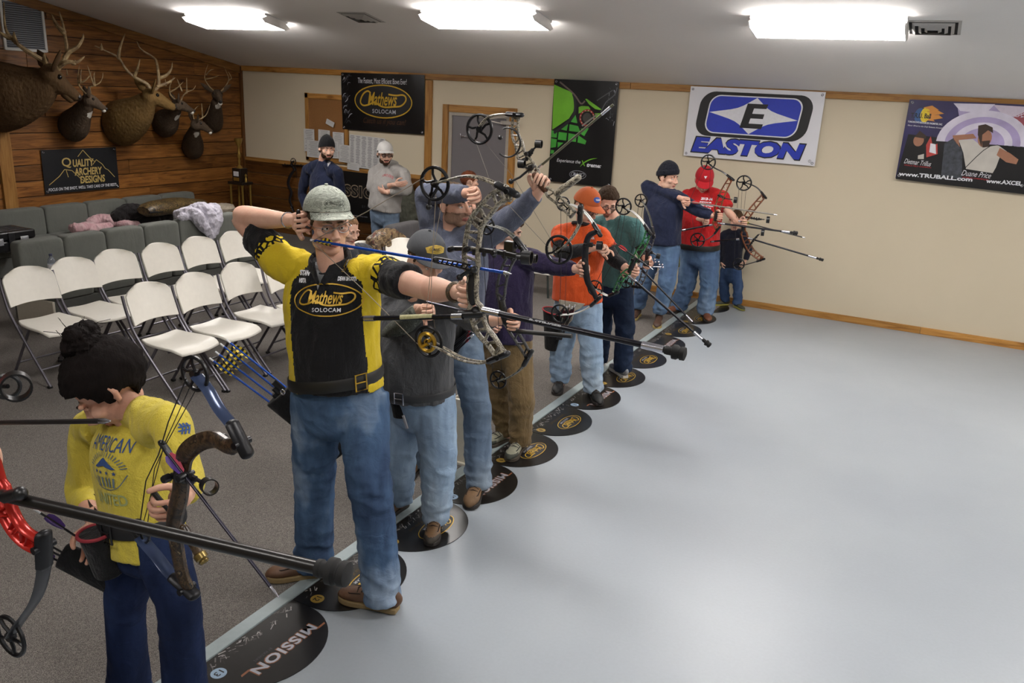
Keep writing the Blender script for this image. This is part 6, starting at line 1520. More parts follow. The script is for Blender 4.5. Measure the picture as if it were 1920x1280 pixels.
hair(n_.h, n_.root, fur(['#8a6a4f', '#9a785b', '#77593f'], 150), t=.004, front=.07)
o_ = seated('red-haired person seated near the door, seen above the tall archer\'s elbow', 8.8, (880, 340), None, (.6, .75, -.05), cloth('#4a4038', '#40372f', 280, 9, .3), '#6b3a22')
hair(o_.h, o_.root, fur(['#6b3a25', '#7d4830', '#57301e'], 120), t=.01, front=.06)
# ------------------------------------------------------------------ A: woman in yellow, front left
YELT = cloth('#cdbb4a', '#bcab3e', 260, 8, .35); WH = fur(['#120d0c', '#1f1615', '#0c0908'], 90)
a_ = Person('dark-haired woman in a yellow long-sleeved top looking down at her hip quiver', 1.62,
    ((225, 1010, .03), (325, 1000, -.03)), ((235, 1140, .02), (335, 1130, -.05)), ((245, 1330, .04), (350, 1320, -.02)), (P(200, 1395, z=.006), P(345, 1390, z=.006)),
    ((168, 800, .08), (316, 792, -.06)), ((150, 925, .06), (352, 905, -.12)), ((178, 978, -.04), (345, 932, -.2)),
    (238, 752, .02), (208, 722, -.03), (-.4, -.55, -.72), lean=(-.1, .0, 1), g=.92, voxel=.007, k=.9, hk=1.12, skinc=('#d0a48d', '#bd8a75'))
a_.body(hands=(('R', (.25, -.35, -.9), (.6, -.6, 0), .35), ('L', (.35, -.9, -.05), (-.75, -.3, .1), .8)), hvox=.0036, hv=.003, brow='#2a1c16', shut=True)
a_.shirt(YELT, name='top', hem=(250, 1018), sleeve=(1.55, 1.8), loose=.014, sr=.062, amp=.006, top=1.03)
a_.pants(J_WOMAN, r=(.102, .08, .082), amp=.005, flare=1.1); a_.shoes(BLACKM, SOLED, None)
hair(a_.h, a_.root, WH, front=.058, side=-.015, back=-.1, t=.021, amp=.004, fr=80, ear=-.0)
h = a_.h; mb = MB(); rn = random.Random(4)
for k in range(16):
    d = V((rn.gauss(0, 1), rn.gauss(0, 1), rn.gauss(0, 1))).normalized(); mb.ball(h(0, -.055, .135)+d*.032, .03*rn.uniform(.8, 1.25), None, 10, 8)
me = remesh(mb, .006, 1); crease(me, .008, 60); shift_mesh(me, world_origin(a_.root)); link('hair_bun', me, WH, a_.root)
mb = MB()
for k in range(26):
    d = V((rn.gauss(0, 1), rn.gauss(0, 1), abs(rn.gauss(.6, .6)))).normalized(); c = h(0, -.055, .14); b = c+d*.045; e2 = V((rn.gauss(0, .02), rn.gauss(0, .02), rn.gauss(-.01, .02)))
    mb.tube([b-d*.03, b+d*.01, b+d*.022+e2*.5, b+d*.03+e2*1.2], .0009, 4)
o = mb.build('loose_strands', WH, a_.root); tag(o, kind='stuff')
pr = Print(); BLP = M('#2c4a80', .8, 0, .2, 60)
vs_, fs_ = fit_text('AMERICAN', 1.9, .5, bold=.0); pr.add(([(x, y*(1-.1*x)-.0*x) for x, y in vs_], fs_), BLP, 0)
FADE = M('#98a06a', .9, 0, .15, 40); G2 = M('#5f6f78', .85, 0, .2, 40)
pr.add(moved(poly2d([(-.55, -.1), (0, .28), (.55, -.1), (.4, -.12), (0, -.02), (-.4, -.12)]), .0, -.72), BLP, 0)
for k in range(17):
    a = PI*(.08+.84*k/16); pr.add(ribbon([(.72*math.cos(a), -.92+.5*math.sin(a)), (.95*math.cos(a), -.92+.68*math.sin(a))], .035), G2, 0)
for k in range(4):
    c = (-.48+.32*k, -.98); st = []
    for i in range(10): r_ = .09 if i % 2 == 0 else .038; aa = PI/2+i*PI/5; st.append((c[0]+r_*math.cos(aa), c[1]+r_*math.sin(aa)))
    pr.add((st+[c], [(i, (i+1) % 10, 10) for i in range(10)]), BLP, 0)
for k in range(6): pr.add(poly2d([(-.5+.18*k, -1.15), (-.42+.18*k, -1.15), (-.38+.16*k, -1.5), (-.46+.16*k, -1.5)]), G2, 0)
pr.add(ribbon([(-.85, -.9), (-.6, -1.3), (-.1, -1.58), (.5, -1.5), (.9, -1.0)], .03), G2, 0)
pr.add(moved(fit_text('UNITED', 1.5, .42, bold=.02), 0, -1.95), FADE, 0)
a_.wrap(pr, 204, 832, .09, name='shirt_print', cuts=3)
mb = MB(); nk = a_.neck; cpt = a_.bvh.ray_cast(V((0, 0, CAM_H)), ray(212, 790).normalized())[0]
if cpt:
    f_dir = a_.ring(.8)[2]; mb.tube([nk+a_.ring(.8)[1]*.07-V((0, 0, .0))+f_dir*.02, lerp(nk, cpt, .6)+a_.ring(.8)[1]*.03+f_dir*.045, cpt+f_dir*.006, lerp(nk, cpt, .6)-a_.ring(.8)[1]*.03+f_dir*.045, nk-a_.ring(.8)[1]*.07+f_dir*.02], .0012, 5); mb.ball(cpt+f_dir*.008-V((0, 0, .012)), (.008, .004, .011)); mb.build('necklace', STEEL, a_.root)
pr = Print()
for k in range(3): pr.add(ribbon([(-.5+.3*k, .5), (-.2+.3*k, .1), (-.3+.3*k, -.5)], .16), BLP, 0)
pr.add(ribbon([(-.6, .15), (.5, .25)], .14), BLP, 0); pr.add(ribbon([(-.6, -.2), (.4, -.1)], .14), BLP, 0)
d = ray(347, 803).normalized(); q = a_.bvh.ray_cast(V((0, 0, CAM_H)), d)
if q[0]: u = V((0, 0, 1)).cross(-d).normalized(); pr.wrap('sleeve_mark', q[0], u*.032, (-d).cross(u)*.032, a_.bvh, a_.so, depth=.3)
a_.belt(M('#131214', .6), t=(250, 966), w=.026, e=.016, name='quiver_belt', buckle=(9, BLACKM))

# B: archer just outside the frame at the left: only the fingers reach in
hb = P(-30, 868, y=1.0)
# ------------------------------------------------------------------ bows, arrows, quivers
LOST = camo(['#2b2620', '#6e675a', '#a39c8a', '#3f3930', '#c4bda9'], 20, .3)
DKCAMO = camo(['#1a1511', '#33271b', '#4d3c29', '#15110e', '#7d6d52'], 22, .3)
BLUECAMO = M('#34405c', .18, .35, .5, 9)
GREENC = camo(['#10331c', '#1d6a34', '#0c1410', '#3fae5a', '#18181a'], 60, .15)
ORC = camo(['#1a1614', '#7a3d1a', '#2a211c', '#a85a24', '#151312'], 60, .3)
REDM = M('#a52118', .25, .4); LIMBW = M('#b9b9b4', .3, .2); LIMBK = M('#1c1c20', .3); STRM = M('#6f6558', .7); STRD = M('#1d1d1f', .7); CAMK = M('#18181b', .35, .5); GOLDC = M('#b08a2c', .3, .7)
def pts_of(ps, y): return [p if isinstance(p, V) else P(p[0], p[1], y=y+(p[2] if len(p) > 2 else 0)) for p in ps]
NY = V((0, 1, 0))
def stab(parent, a, b, r=.0085, name='stabilizer', tip='weight', rod=None, text=None, wr=.02, caps=True):
    d = (b-a); L = d.length; d.normalize(); rod = rod or M('#1b1b22', .18, .3)
    o = MB().tube([a, b], r, 14).build(name, rod, parent)
    if caps:
        for s0_, s1 in ((.0, .1), (.86, .965)): MB().tube([a+d*L*s0_, a+d*L*s1], r*1.22, 14).build('ferrule', STEEL, o)
    if tip == 'weight':
        mb = MB(); mb.lathe(b-d*.02, [(r*1.3, 0), (r*1.4, .01), (wr*.6, .014), (wr*.6, .024), (wr, .027), (wr, .04), (wr*.8, .046), (wr*.8, .05), (wr*.95, .053), (wr*.9, .066), (wr*.4, .07)], 20, d); mb.build('weight', RUBBER, o)
    if text:
        u = d; v = (V((0, 0, 1))-d*d.z).normalized(); n = V((0, -1, 0)); s_, t0, t1, h_ = text
        pr = Print(); pr.add(fit_text(s_, L*(t1-t0), h_, bold=.05, shear=.2), INKW, 0); pr.lay('lettering', a+d*L*(t0+t1)/2+n*(r*.86)+v*r*.45, u, v, o, base=.0008)
    return o
def wheel(parent, c, R, m=CAMK, mod=None, spokes=5, rot=.3, tilt=None, modoff=(0, 0), mr=.6):
    ax = V(tilt).normalized() if tilt else NY; mb = MB(); mb.ring(c, R, R*.09+.0012, ax, 28, 6)
    a = ax.orthogonal().normalized(); b = ax.cross(a)
    for k in range(spokes):
        g = rot+2*PI*k/spokes; p = c+(a*math.cos(g)+b*math.sin(g))*R; q = c+(a*math.cos(g+.5)+b*math.sin(g+.5))*R*.2; mb.tube([q, (q+p)/2+(a*math.sin(g)-b*math.cos(g))*R*.1, p], R*.07+.001, 6)
    mb.lathe(c-ax*.009, [(R*.22, 0), (R*.26, .004), (R*.26, .014), (R*.22, .018)], 14, ax); o = mb.build('cam', m, parent)
    if mod:
        c2 = c+a*modoff[0]+b*modoff[1]-ax*.012; mb = MB(); mb.ring(c2, R*mr, R*.1+.002, ax, 24, 6); mb.tube([c2-a*R*mr, c2+b*R*.1, c2+a*R*mr], R*.08+.002, 6); mb.ring(c2, R*.2, .003, ax, 14, 6); mb.build('cam_module', mod, o)
    return o
def bow(label, y, riser, up, lo, cu, cl, strings, mr, ml, w=.034, truss=True, grip=None, cable=None, split=True, mod=None, string_m=None, rz=.0, group='compound bows', cam_m=CAMK, cat='bow', name='compound_bow', gripm=None, th=.02, pocket=True):
    R_ = pts_of(riser, y); c0 = sum(R_, V((0, 0, 0)))/len(R_); o = thing(name, label, cat, c0, 0, group)
    rs = smooth2d([tuple(p) for p in R_], 4); rs = [V(p) for p in rs]; n = len(rs); mb = MB()
    wid = [w*(.75+.35*math.sin(PI*i/(n-1))) for i in range(n)]
    def side(i):
        t = (rs[min(i+1, n-1)]-rs[max(i-1, 0)]).normalized(); return t.cross(NY).normalized()
    if truss:
        gi = min(range(n), key=lambda i: (rs[i]-pts_of([grip], y)[0]).length) if grip else n//2
        for s_ in (-1, 1):
            mb.tube([rs[i]+side(i)*s_*wid[i]*(.5 if abs(i-gi) > n*.09 else .28) for i in range(n)], [(th*.5, w*.16) for i in range(n)], 8, ref=NY, round_ends=True)
        for i in range(0, n-1, 2):
            if abs(i-gi) < n*.1: continue
            j = min(n-1, i+1); s_ = 1 if (i//2) % 2 else -1
            mb.tube([rs[i]+side(i)*s_*wid[i]*.5, rs[j]-side(j)*s_*wid[j]*.5], (th*.38, w*.11), 6, ref=NY)
        for i in (0, n-1): mb.tube([rs[i]+side(i)*wid[i]*.55, rs[i]-side(i)*wid[i]*.55], (th*.55, w*.2), 8, ref=NY, round_ends=True)
    else: mb.tube(rs, [(th*.5, q*.5) for q in wid], 10, ref=NY, round_ends=True)
    mb.build('riser', mr, o)
    if grip:
        g = pts_of([grip], y)[0]; i = min(range(n), key=lambda i: (rs[i]-g).length); t = (rs[min(i+2, n-1)]-rs[max(i-2, 0)]).normalized()
        MB().tube([g-t*.05, g-t*.02, g+t*.02, g+t*.05], [(.011, .016), (.014, .021), (.014, .02), (.012, .017)], 12, ref=NY, round_ends=True).build('grip', gripm or BLACK, o)
    for L_, end in ((up, R_[0]), (lo, R_[-1])):
        lp = [V(p) for p in smooth2d([tuple(p) for p in pts_of(L_, y)], 5)]; mb = MB(); m_ = len(lp)
        for s_ in ((-1, 1) if split else (0,)):
            mb.tube([p+NY*s_*.013 for p in lp], [(.008 if split else .019, .0055-.002*i/m_) for i in range(m_)], 8, ref=NY)
        lo_ = mb.build('limb', ml, o)
        if split: tag(lo_)
        if pocket:
            t = (lp[1]-lp[0]).normalized(); mb = MB(); mb.tube([lp[0]-t*.03, lp[0]+t*.05], (.022, .012), 8, ref=NY, round_ends=True); mb.tube([lp[0]-NY*.026, lp[0]+NY*.026], .009, 10); mb.build('limb_pocket', cam_m, o)
    CU = pts_of([cu[:2] if len(cu) == 3 else (cu[0], cu[1], cu[3])], y)[0]; CL = pts_of([cl[:2] if len(cl) == 3 else (cl[0], cl[1], cl[3])], y)[0]
    wheel(o, CU, cu[2], cam_m); wheel(o, CL, cl[2], cam_m, mod, rot=1.0)
    for s_ in strings:
        sp = pts_of(s_, y); MB().tube([p-NY*.004 for p in sp], .0017 if y < 5 else .002, 6).build('bowstring', string_m or STRD, o)
    for s_ in (cable or []):
        sp = pts_of(s_, y); MB().tube([p+NY*.008 for p in sp], .0013 if y < 5 else .0017, 5).build('cable', string_m or STRD, o)
    return o
def sight(parent, y, path, scope, R=.022, m=BLACKM, knobs=True, ax=(1, .15, 0), lens=True):
    pp = pts_of(path, y); mb = MB(); mb.tube(pp, (.006, .009), 8, ref=NY)
    if knobs:
        for p in pp[:-1]: mb.lathe(p-NY*.028, [(.009, 0), (.011, .006), (.011, .02), (.006, .024), (.006, .05)], 12, NY)
        d = (pp[-1]-pp[0]); 
        for k in range(5): mb.lathe(pp[0]+d*(.18+.16*k)-V((0, 0, .014)), [(.006, 0), (.0075, .004), (.0075, .022), (.005, .028)], 10, (0, 0, 1))
    o = mb.build('sight', m, parent); c = pts_of([scope], y)[0]; ax = V(ax).normalized(); mb = MB()
    a = ax.orthogonal().normalized(); b = ax.cross(a); nn = 24; vs = []; 
    for rr, h_ in ((R, -.016), (R, .016), (R*.86, .016), (R*.86, -.016)): vs += [c+ax*h_+a*(rr*math.cos(2*PI*k/nn))+b*(rr*math.sin(2*PI*k/nn)) for k in range(nn)]
    fs = [(q*nn+k, q*nn+(k+1) % nn, ((q+1) % 4)*nn+(k+1) % nn, ((q+1) % 4)*nn+k) for q in range(4) for k in range(nn)]
    mb.add(vs, fs); mb.tube([pp[-1], c-b*R*.0+a*R*0+(pp[-1]-c).normalized()*R], .005, 8); s_ = mb.build('scope', m, o)
    if lens:
        mb = MB(); vs = [c+a*(R*.88*math.cos(2*PI*k/nn))+b*(R*.88*math.sin(2*PI*k/nn)) for k in range(nn)]; mb.add(vs+[p+ax*.0015 for p in vs], [tuple(range(nn)), tuple(range(2*nn-1, nn-1, -1))]); mb.build('lens', LENS, o, smooth=False)
    return o
def arrow(label, a, b, shaft, vane, vane2=None, r=.0042, nock=None, grp=None, vl=.075, vh=.014, point=True, stripes=False, name='arrow'):
    """a is the nock, b the point"""
    d = (b-a).normalized(); o = thing(name, label, 'arrow', a, 0, grp)
    MB().tube([a+d*.02, b-d*.02], r, 10).build('shaft', shaft, o); MB().tube([a-d*.004, a+d*.03], r*.9, 8).build('nock', nock or INKW, o)
    if point: MB().lathe(b-d*.03, [(r*1.05, 0), (r*1.05, .015), (r*.3, .033)], 10, d).build('point', STEEL, o)
    e1 = d.orthogonal().normalized(); e2 = d.cross(e1)
    for k in range(3):
        g = 2*PI*k/3+.4; n = e1*math.cos(g)+e2*math.sin(g); s_ = d.cross(n)*.0006; p0 = a+d*.04
        if stripes:
            mb = MB(); q = 7
            for i in range(q):
                h0, h1 = [vh*math.sin(PI*(.08+.84*x)) for x in (i/q, (i+1)/q)]; A = [p0+d*vl*i/q, p0+d*vl*(i+1)/q, p0+d*vl*(i+1)/q+n*(r+h1), p0+d*vl*i/q+n*(r+h0)]
                mb.hexa([p-s_ for p in A], [p+s_ for p in A], i % 2)
            mb.build('vane', [vane, vane2], o, smooth=False)
        else:
            mb = MB(); prof = [(0, 0), (1, 0), (.95, .5), (.6, .95), (.25, 1.0), (.05, .6)]; A = [p0+d*vl*x+n*(r*.6+vh*h_) for x, h_ in prof]; mb.add([p-s_ for p in A]+[p+s_ for p in A], [tuple(reversed(range(6))), tuple(range(6, 12))]+[(i, (i+1) % 6, 6+(i+1) % 6, 6+i) for i in range(6)]); mb.build('vane', vane if k else (vane2 or vane), o, smooth=False)
    return o
# --- bow of the archer in black and yellow
yc = 2.47
b = bow('pale camouflage bow at full draw with a gold lower cam', yc,
    [(952, 362), (930, 372), (908, 398), (892, 420), (887, 445), (883, 480), (887, 520), (886, 550), (891, 576), (902, 615), (920, 638), (937, 664)],
    [(955, 358), (930, 345), (902, 334), (872, 330), (838, 338), (815, 344)], [(938, 668), (915, 677), (897, 679), (870, 674), (846, 663), (806, 640)],
    (815, 344, .056), (804, 640, .056), [[(796, 333), (690, 396), (586, 452, .14)], [(586, 452, .14), (690, 550), (785, 645)]], LOST, LOST, w=.05, grip=(885, 541), cable=[[(815, 364), (809, 470), (800, 560), (792, 625)], [(830, 360), (808, 480), (806, 560), (815, 628)]], mod=GOLDC, string_m=M('#8a7f70', .6), th=.026)
sight(b, yc, [(850, 466), (880, 466), (930, 472), (968, 480)], (988, 483), .024)
mb = MB(); pp = pts_of([(817, 487), (848, 493), (882, 502)], yc-.02); 
for s_ in (-.009, .009): mb.tube([p+V((0, 0, s_)) for p in pp], .0035, 6)
for k in range(6): q = lerp(pp[0], pp[2], .15+.14*k); mb.tube([q-V((0, 0, .009)), q+V((.012, 0, .009))], .003, 6)
mb.ball(pp[0], .012); mb.build('sight_rail', BLACKM, b)
stab(b, *pts_of([(905, 581), (1258, 658)], yc), r=.0105, text=('B-STINGER', .27, .45, .011), wr=.024)
sb = stab(b, *pts_of([(868, 593), (678, 597)], yc-.03), r=.0095, name='side_bar', tip=None)
pa, pb = pts_of([(812, 593), (752, 595)], yc-.03); MB().tube([pa, pb], .0101, 12).build('wrap_band', M('#b9b58a', .5, 0, .3, 120), sb)
mb = MB(); q0 = pts_of([(893, 585)], yc)[0]; mb.tube([q0+V((.03, 0, 0)), q0-V((.06, .02, .015))], .016, 10); mb.ball(q0, .022); mb.build('bracket', BLACKM, b)
mb = MB(); pp = pts_of([(888, 505), (872, 512), (862, 520)], yc-.03); mb.tube(pp, .007, 8); mb.ball(pp[0], .013); mb.ball(pp[2], .012); mb.build('arrow_rest', BLACKM, b)
mb = MB(); pp = pts_of([(886, 588), (850, 578), (800, 566)], yc+.03); mb.tube(pp, .005, 8); mb.build('cable_rod', DARKMETAL, b)
mb = MB(); pp = pts_of([(822, 350), (806, 375), (804, 388)], yc); mb.tube(pp, .006, 8); mb.ball(pp[-1], .011); mb.build('string_stop', BLACKM, b)
a0, a1 = P(584, 450, y=yc+.15), P(958, 513, y=yc-.015); BLUES = M('#1f4fae', .25, .3)
arrow('blue arrow with yellow and black vanes nocked on the drawn bow', a0, a1, BLUES, INKY, INKK, r=.0058, vl=.085, vh=.013, stripes=True)
# --- blurred bow of the stocky man in grey
yd = 3.33
b = bow('dark bow held upright by the stocky man in grey', yd, [(978, 465), (960, 482), (946, 510), (939, 550), (946, 592), (957, 612), (975, 640), (990, 665)],
    [(979, 463), (966, 447), (945, 430), (914, 421)], [(991, 668), (978, 690), (956, 706), (936, 713)], (912, 423, .04), (934, 712, .042), [[(905, 430), (912, 560), (926, 708)]], camo(['#17171a', '#2e2e30', '#4a4a48', '#101012', '#5c5b55'], 40, .4), camo(['#4a4c46', '#2c2d2b', '#6b6c64', '#1c1d1c'], 40, .5), w=.04, grip=(944, 585), cable=[[(918, 430), (930, 560), (940, 705)]])
sight(b, yd, [(948, 478), (965, 480), (985, 484)], (1000, 484), .022); stab(b, *pts_of([(962, 620), (1072, 630)], yd), r=.011, caps=False, tip=None, rod=M('#1d1e20', .4))
mb = MB(); mb.box(P(956, 462, y=yd-.02), (.05, .03, .05)); mb.build('sight_block', BLACKM, b, bevel=.004)
# --- raised bow of the tall archer
ye = 3.8
b = bow('grey camouflage bow raised overhead by the tall archer', ye, [(967, 220), (966, 252), (973, 270), (978, 292), (990, 305), (1003, 324), (1014, 344), (1031, 362), (1052, 380), (1074, 402)],
    [(968, 215), (940, 214), (916, 220), (900, 237)], [(1088, 398), (1086, 420), (1076, 440), (1062, 458), (1044, 472)], (899, 242, .072), (1048, 468, .07), [[(890, 258), (924, 352), (1030, 465)]], LOST, LOST, w=.042, grip=(1012, 342), gripm=M('#5c3a26', .5), cable=[[(903, 262), (960, 330), (1035, 455)]], string_m=M('#77736c', .6))
sight(b, ye, [(985, 300), (990, 288), (1000, 280)], (1010, 270), .02); sight(b, ye-.04, [(1000, 312), (990, 316)], (978, 307), .022)
stab(b, *pts_of([(1003, 320), (1150, 196)], ye+.02), r=.006, rod=M('#5a5a48', .35, .4), tip=None)
MB().tube(pts_of([(1044, 362), (1084, 333)], ye-.02), .017, 12, round_ends=True).build('side_bar', LOST, b)
mb = MB(); mb.ring(P(952, 267, y=ye-.02), .072, .005, (0, 1, 0), 24, 6, a0=-1.2, a1=3.0); mb.ball(P(938, 258, y=ye-.02), .012); mb.build('quiver_hoop', BLACKM, b)
mb = MB(); p = pts_of([(958, 340), (975, 332), (992, 318)], ye-.03); mb.tube(p, (.006, .012), 8); mb.ball(p[0], .014); mb.build('sight_rail', BLACKM, b)
# --- black bow of the archer in purple
yf = 4.5
b = bow('black bow held out by the archer in purple', yf, [(1119, 434), (1104, 443), (1098, 466), (1097, 490), (1099, 512), (1103, 530), (1111, 544), (1119, 561)], [(1121, 433), (1108, 412), (1094, 396), (1076, 385), (1058, 381)], [(1119, 563), (1101, 578), (1076, 588), (1053, 590)],
    (1056, 382, .04), (1050, 588, .055), [[(1052, 388), (1053, 490), (1050, 580)]], LIMBK, LIMBW, w=.04, truss=False, grip=(1098, 500), cable=[[(1062, 388), (1062, 480), (1058, 580)]])
sight(b, yf, [(1099, 458), (1112, 459)], (1124, 460), .026, ax=(1, .2, 0))
# --- green bow (orange shirt) and dark bow (teal shirt)
yg = 5.74
b = bow('glossy green and black bow held by the archer in orange', yg, [(1215, 434), (1209, 455), (1196, 476), (1187, 492), (1181, 506), (1168, 518), (1160, 533), (1153, 548)], [(1216, 432), (1202, 412), (1188, 398), (1176, 391)], [(1152, 550), (1140, 554), (1127, 548), (1118, 541)],
    (1169, 387, .058), (1116, 540, .058), [[(1165, 395), (1152, 460), (1116, 535)]], GREENC, LIMBW, w=.04, grip=(1185, 498), cable=[[(1172, 395), (1160, 470), (1120, 545)]])
stab(b, *pts_of([(1178, 516), (1322, 640)], yg), r=.0095, wr=.022); sight(b, yg, [(1187, 486), (1200, 490)], (1212, 494), .022)
arrow('red-nocked arrow being set on the green bow', P(1152, 455, y=yg-.03), P(1224, 505, y=yg-.03), LIMBK, INKR, nock=INKR, r=.005)
yh = 6.36
b = bow('dark bow with silver stabilizer held by the archer in teal', yh, [(1224, 440), (1220, 455), (1214, 474), (1213, 490), (1208, 510), (1204, 524), (1198, 536)], [(1225, 438), (1220, 412), (1212, 390), (1204, 376)], [(1197, 538), (1186, 536), (1176, 530)],
    (1202, 376, .05), (1174, 528, .05), [[(1198, 380), (1190, 450), (1170, 522)], ], camo(['#121214', '#26262a', '#3a3a40', '#8a8a94', '#1a1a1e'], 70, .15), camo(['#2a2a26', '#44443c', '#1a1a18', '#6b6a5c'], 40, .3), w=.04, grip=(1214, 482), cable=[[(1205, 384), (1196, 450), (1178, 520)]], split=False)
stab(b, *pts_of([(1190, 491), (1302, 607)], yh), r=.0075, wr=.012, tip=None); sight(b, yh, [(1214, 470), (1224, 474)], (1234, 480), .022, ax=(1, .3, -.2))
mb = MB()
for k in range(7): mb.ball(P(1222+(k*7) % 22, 486+(k*5) % 20, y=yh-.02), .008)
mb.tube(pts_of([(1214, 500), (1240, 500), (1228, 515)], yh-.02), .006, 8); mb.build('sight_pins', STEEL, b)
# --- last two archers
yi = 8.3
b = bow('brown-black bow drawn by the archer in navy', yi, [(1369, 336), (1361, 350), (1353, 367), (1347, 385), (1343, 402), (1341, 416), (1345, 428)], [(1371, 334), (1356, 323), (1342, 316), (1331, 309)], [(1346, 430), (1336, 442), (1322, 450), (1310, 453)], (1328, 304, .07), (1308, 450, .07), [[(1323, 310), (1294, 374), (1303, 448)]], ORC, LIMBK, w=.05, grip=(1343, 404), cable=[[(1332, 312), (1328, 380), (1312, 446)]])
stab(b, *pts_of([(1346, 418), (1486, 436)], yi), r=.009, wr=.02); stab(b, *pts_of([(1336, 421), (1278, 432)], yi-.04), r=.009, name='side_bar', tip=None); sight(b, yi, [(1348, 366), (1360, 372)], (1379, 375), .03)
arrow('pale arrow on the bow drawn by the archer in navy', P(1290, 378, y=yi-.03), P(1457, 403, y=yi-.03), M('#77736b', .4), INKR, r=.007)
yj = 8.86
b = bow('orange and black bow held upright by the archer in red', yj, [(1431, 368), (1417, 384), (1406, 398), (1398, 411), (1394, 426), (1396, 441), (1401, 456), (1409, 470), (1420, 480), (1428, 485)], [(1433, 367), (1421, 353), (1408, 346), (1397, 343)], [(1428, 487), (1412, 492), (1398, 496), (1388, 497)], (1395, 343, .075), (1385, 495, .06), [[(1386, 350), (1380, 420), (1377, 490)]], ORC, LIMBK, w=.055, grip=(1394, 424), cable=[[(1391, 354), (1388, 420), (1384, 488)], [(1399, 352), (1392, 420), (1390, 488)]])
stab(b, *pts_of([(1402, 446), (1535, 485)], yj), r=.009, wr=.016); stab(b, *pts_of([(1386, 448), (1332, 453)], yj-.04), r=.009, name='side_bar', tip=None); sight(b, yj, [(1400, 407), (1420, 411), (1428, 411)], (1440, 412), .035); sight(b, yj-.03, [(1404, 462), (1414, 448), (1422, 440)], (1430, 436), .035)
arrow('dark arrow resting on the bow of the archer in red', P(1385, 414, y=yj-.03), P(1510, 446, y=yj-.03), LIMBK, M('#a8a12c', .6), r=.006)
# --- bow hung on the back wall
bow('dark bow hung on the wainscot left of the bearded man', 9.78, [(552, 318), (544, 330), (540, 345), (546, 360), (543, 375), (548, 388)], [(552, 316), (546, 308), (549, 302)], [(548, 390), (553, 400), (560, 405)], (550, 303, .05), (560, 404, .05), [[(554, 306), (560, 355), (563, 402)]], LIMBK, LIMBK, w=.05, grip=None, truss=False, split=False)
mb = MB(); p0, p1 = P(530, 309, y=YB-.05), P(580, 311, y=YB-.05); o = thing('bow_hanger', 'dark rail on the chair rail holding the hung bow', 'hanger', (p0+p1)/2); mb.tube([p0, p1], (.02, .012), 8, ref=NY); mb.build('rail', BLACKM, o)
for k in range(3): q = lerp(p0, p1, .2+.3*k); MB().tube([q, q-V((0, .06, 0)), q-V((0, .07, -.03))], .006, 8).build('hook', BLACKM, o)
# --- bow and hip quiver of the woman in yellow
ya = 1.33
b = bow('dark camouflage bow with blue limbs in the woman\'s hand', ya, [(449, 832), (428, 836), (402, 823), (372, 830), (349, 850), (342, 876), (340, 902), (337, 930), (329, 962), (326, 992), (332, 1025), (340, 1068), (351, 1098)], [(453, 830), (436, 798), (411, 766), (390, 730), (368, 704)], [(350, 1103), (319, 1074), (295, 1044), (262, 1006)],
    (365, 700, .042), (264, 996, .034), [[(352, 708), (318, 790), (300, 850), (276, 900), (264, 985)]], DKCAMO, BLUECAMO, w=.05, truss=False, grip=(336, 932), cable=[[(358, 712), (304, 832), (262, 990)], [(372, 715), (306, 835), (285, 880), (272, 985)]], split=False, th=.03)
mb = MB(); p = pts_of([(303, 830), (312, 842), (335, 880)], ya); mb.tube(p, (.006, .011), 8); mb.ball(p[0], (.012, .008, .008)); mb.build('cable_slide', BLACKM, b)
MB().tube(pts_of([(345, 990), (378, 1046)], ya-.02), .012, 12, round_ends=True).build('stabilizer', DKCAMO, b)
mb = MB(); p = pts_of([(372, 1036), (380, 1048)], ya-.02); mb.lathe(p[0], [(.012, 0), (.017, .004), (.017, .018), (.012, .022), (.014, .026), (.01, .032)], 16, (p[1]-p[0])); mb.build('weight', M('#7d6a3c', .3, .7), b)
s_ = sight(b, ya-.02, [(322, 892), (350, 890), (368, 898)], (392, 911), .021, ax=(.9, -.5, .2))
mb = MB(); p = pts_of([(436, 845, 0), (420, 820, 0)], ya+.01); mb.tube(p, .011, 10, round_ends=True); mb.build('damper', BLACKM, b)
mb = MB(); p = pts_of([(282, 915), (300, 938), (322, 960)], ya+.01); mb.tube(p, .008, 8); mb.build('cable_rod', BLACKM, b)
PURPV = M('#4a2f7a', .5); PINKV = M('#b3258a', .5); CARB = M('#18181c', .3)
arrow('black arrow with purple vanes pointing down from the woman\'s bow', P(302, 834, y=ya), P(521, 1118, y=ya-.12), M('#262433', .3, .3), PURPV, M('#b04a5c', .5), r=.0042)
# quivers: a tube pouch hung from a belt, arrows inside are things of their own
def quiver(label, a, b, r0, r1, m, rim=None, grp='hip quivers', flat=.6, cat='quiver', up=(0, 0, 1)):
    o = thing('hip_quiver', label, cat, b, 0, grp); d = (b-a).normalized(); mb = MB(); n = 8
    mb.tube([lerp(a, b, i/n) for i in range(n+1)], [(lerp(r0, r1, i/n), lerp(r0, r1, i/n)*flat) for i in range(n+1)], 18, ref=up, round_ends=False); mb.build('pouch', m, o, bevel=.006)
    if rim:
        c = a; e = V(up); e = (e-d*e.dot(d)).normalized(); f = d.cross(e); MB().tube([c+e*(r0*1.03*math.cos(2*PI*k/24))+f*(r0*1.03*flat*math.sin(2*PI*k/24)) for k in range(24)], .006, 8, closed=True).build('rim', rim, o)
    return o
QK = cloth('#151515', '#1e1e20', 300, 12, .3)
qa, qb = P(522, 740, y=2.72), P(640, 850, y=2.9)
o = quiver('black hip quiver at the side of the archer in black and yellow', qa, qb, .075, .05, QK, flat=.55)
d = (qb-qa).normalized()
for k in range(4): p = qa+V((0, 0, -.045+.03*k))+d*.0; MB().tube([p-d*.03, p+d*.05], .016, 10).build('tube_mouth', BLACKM, o)
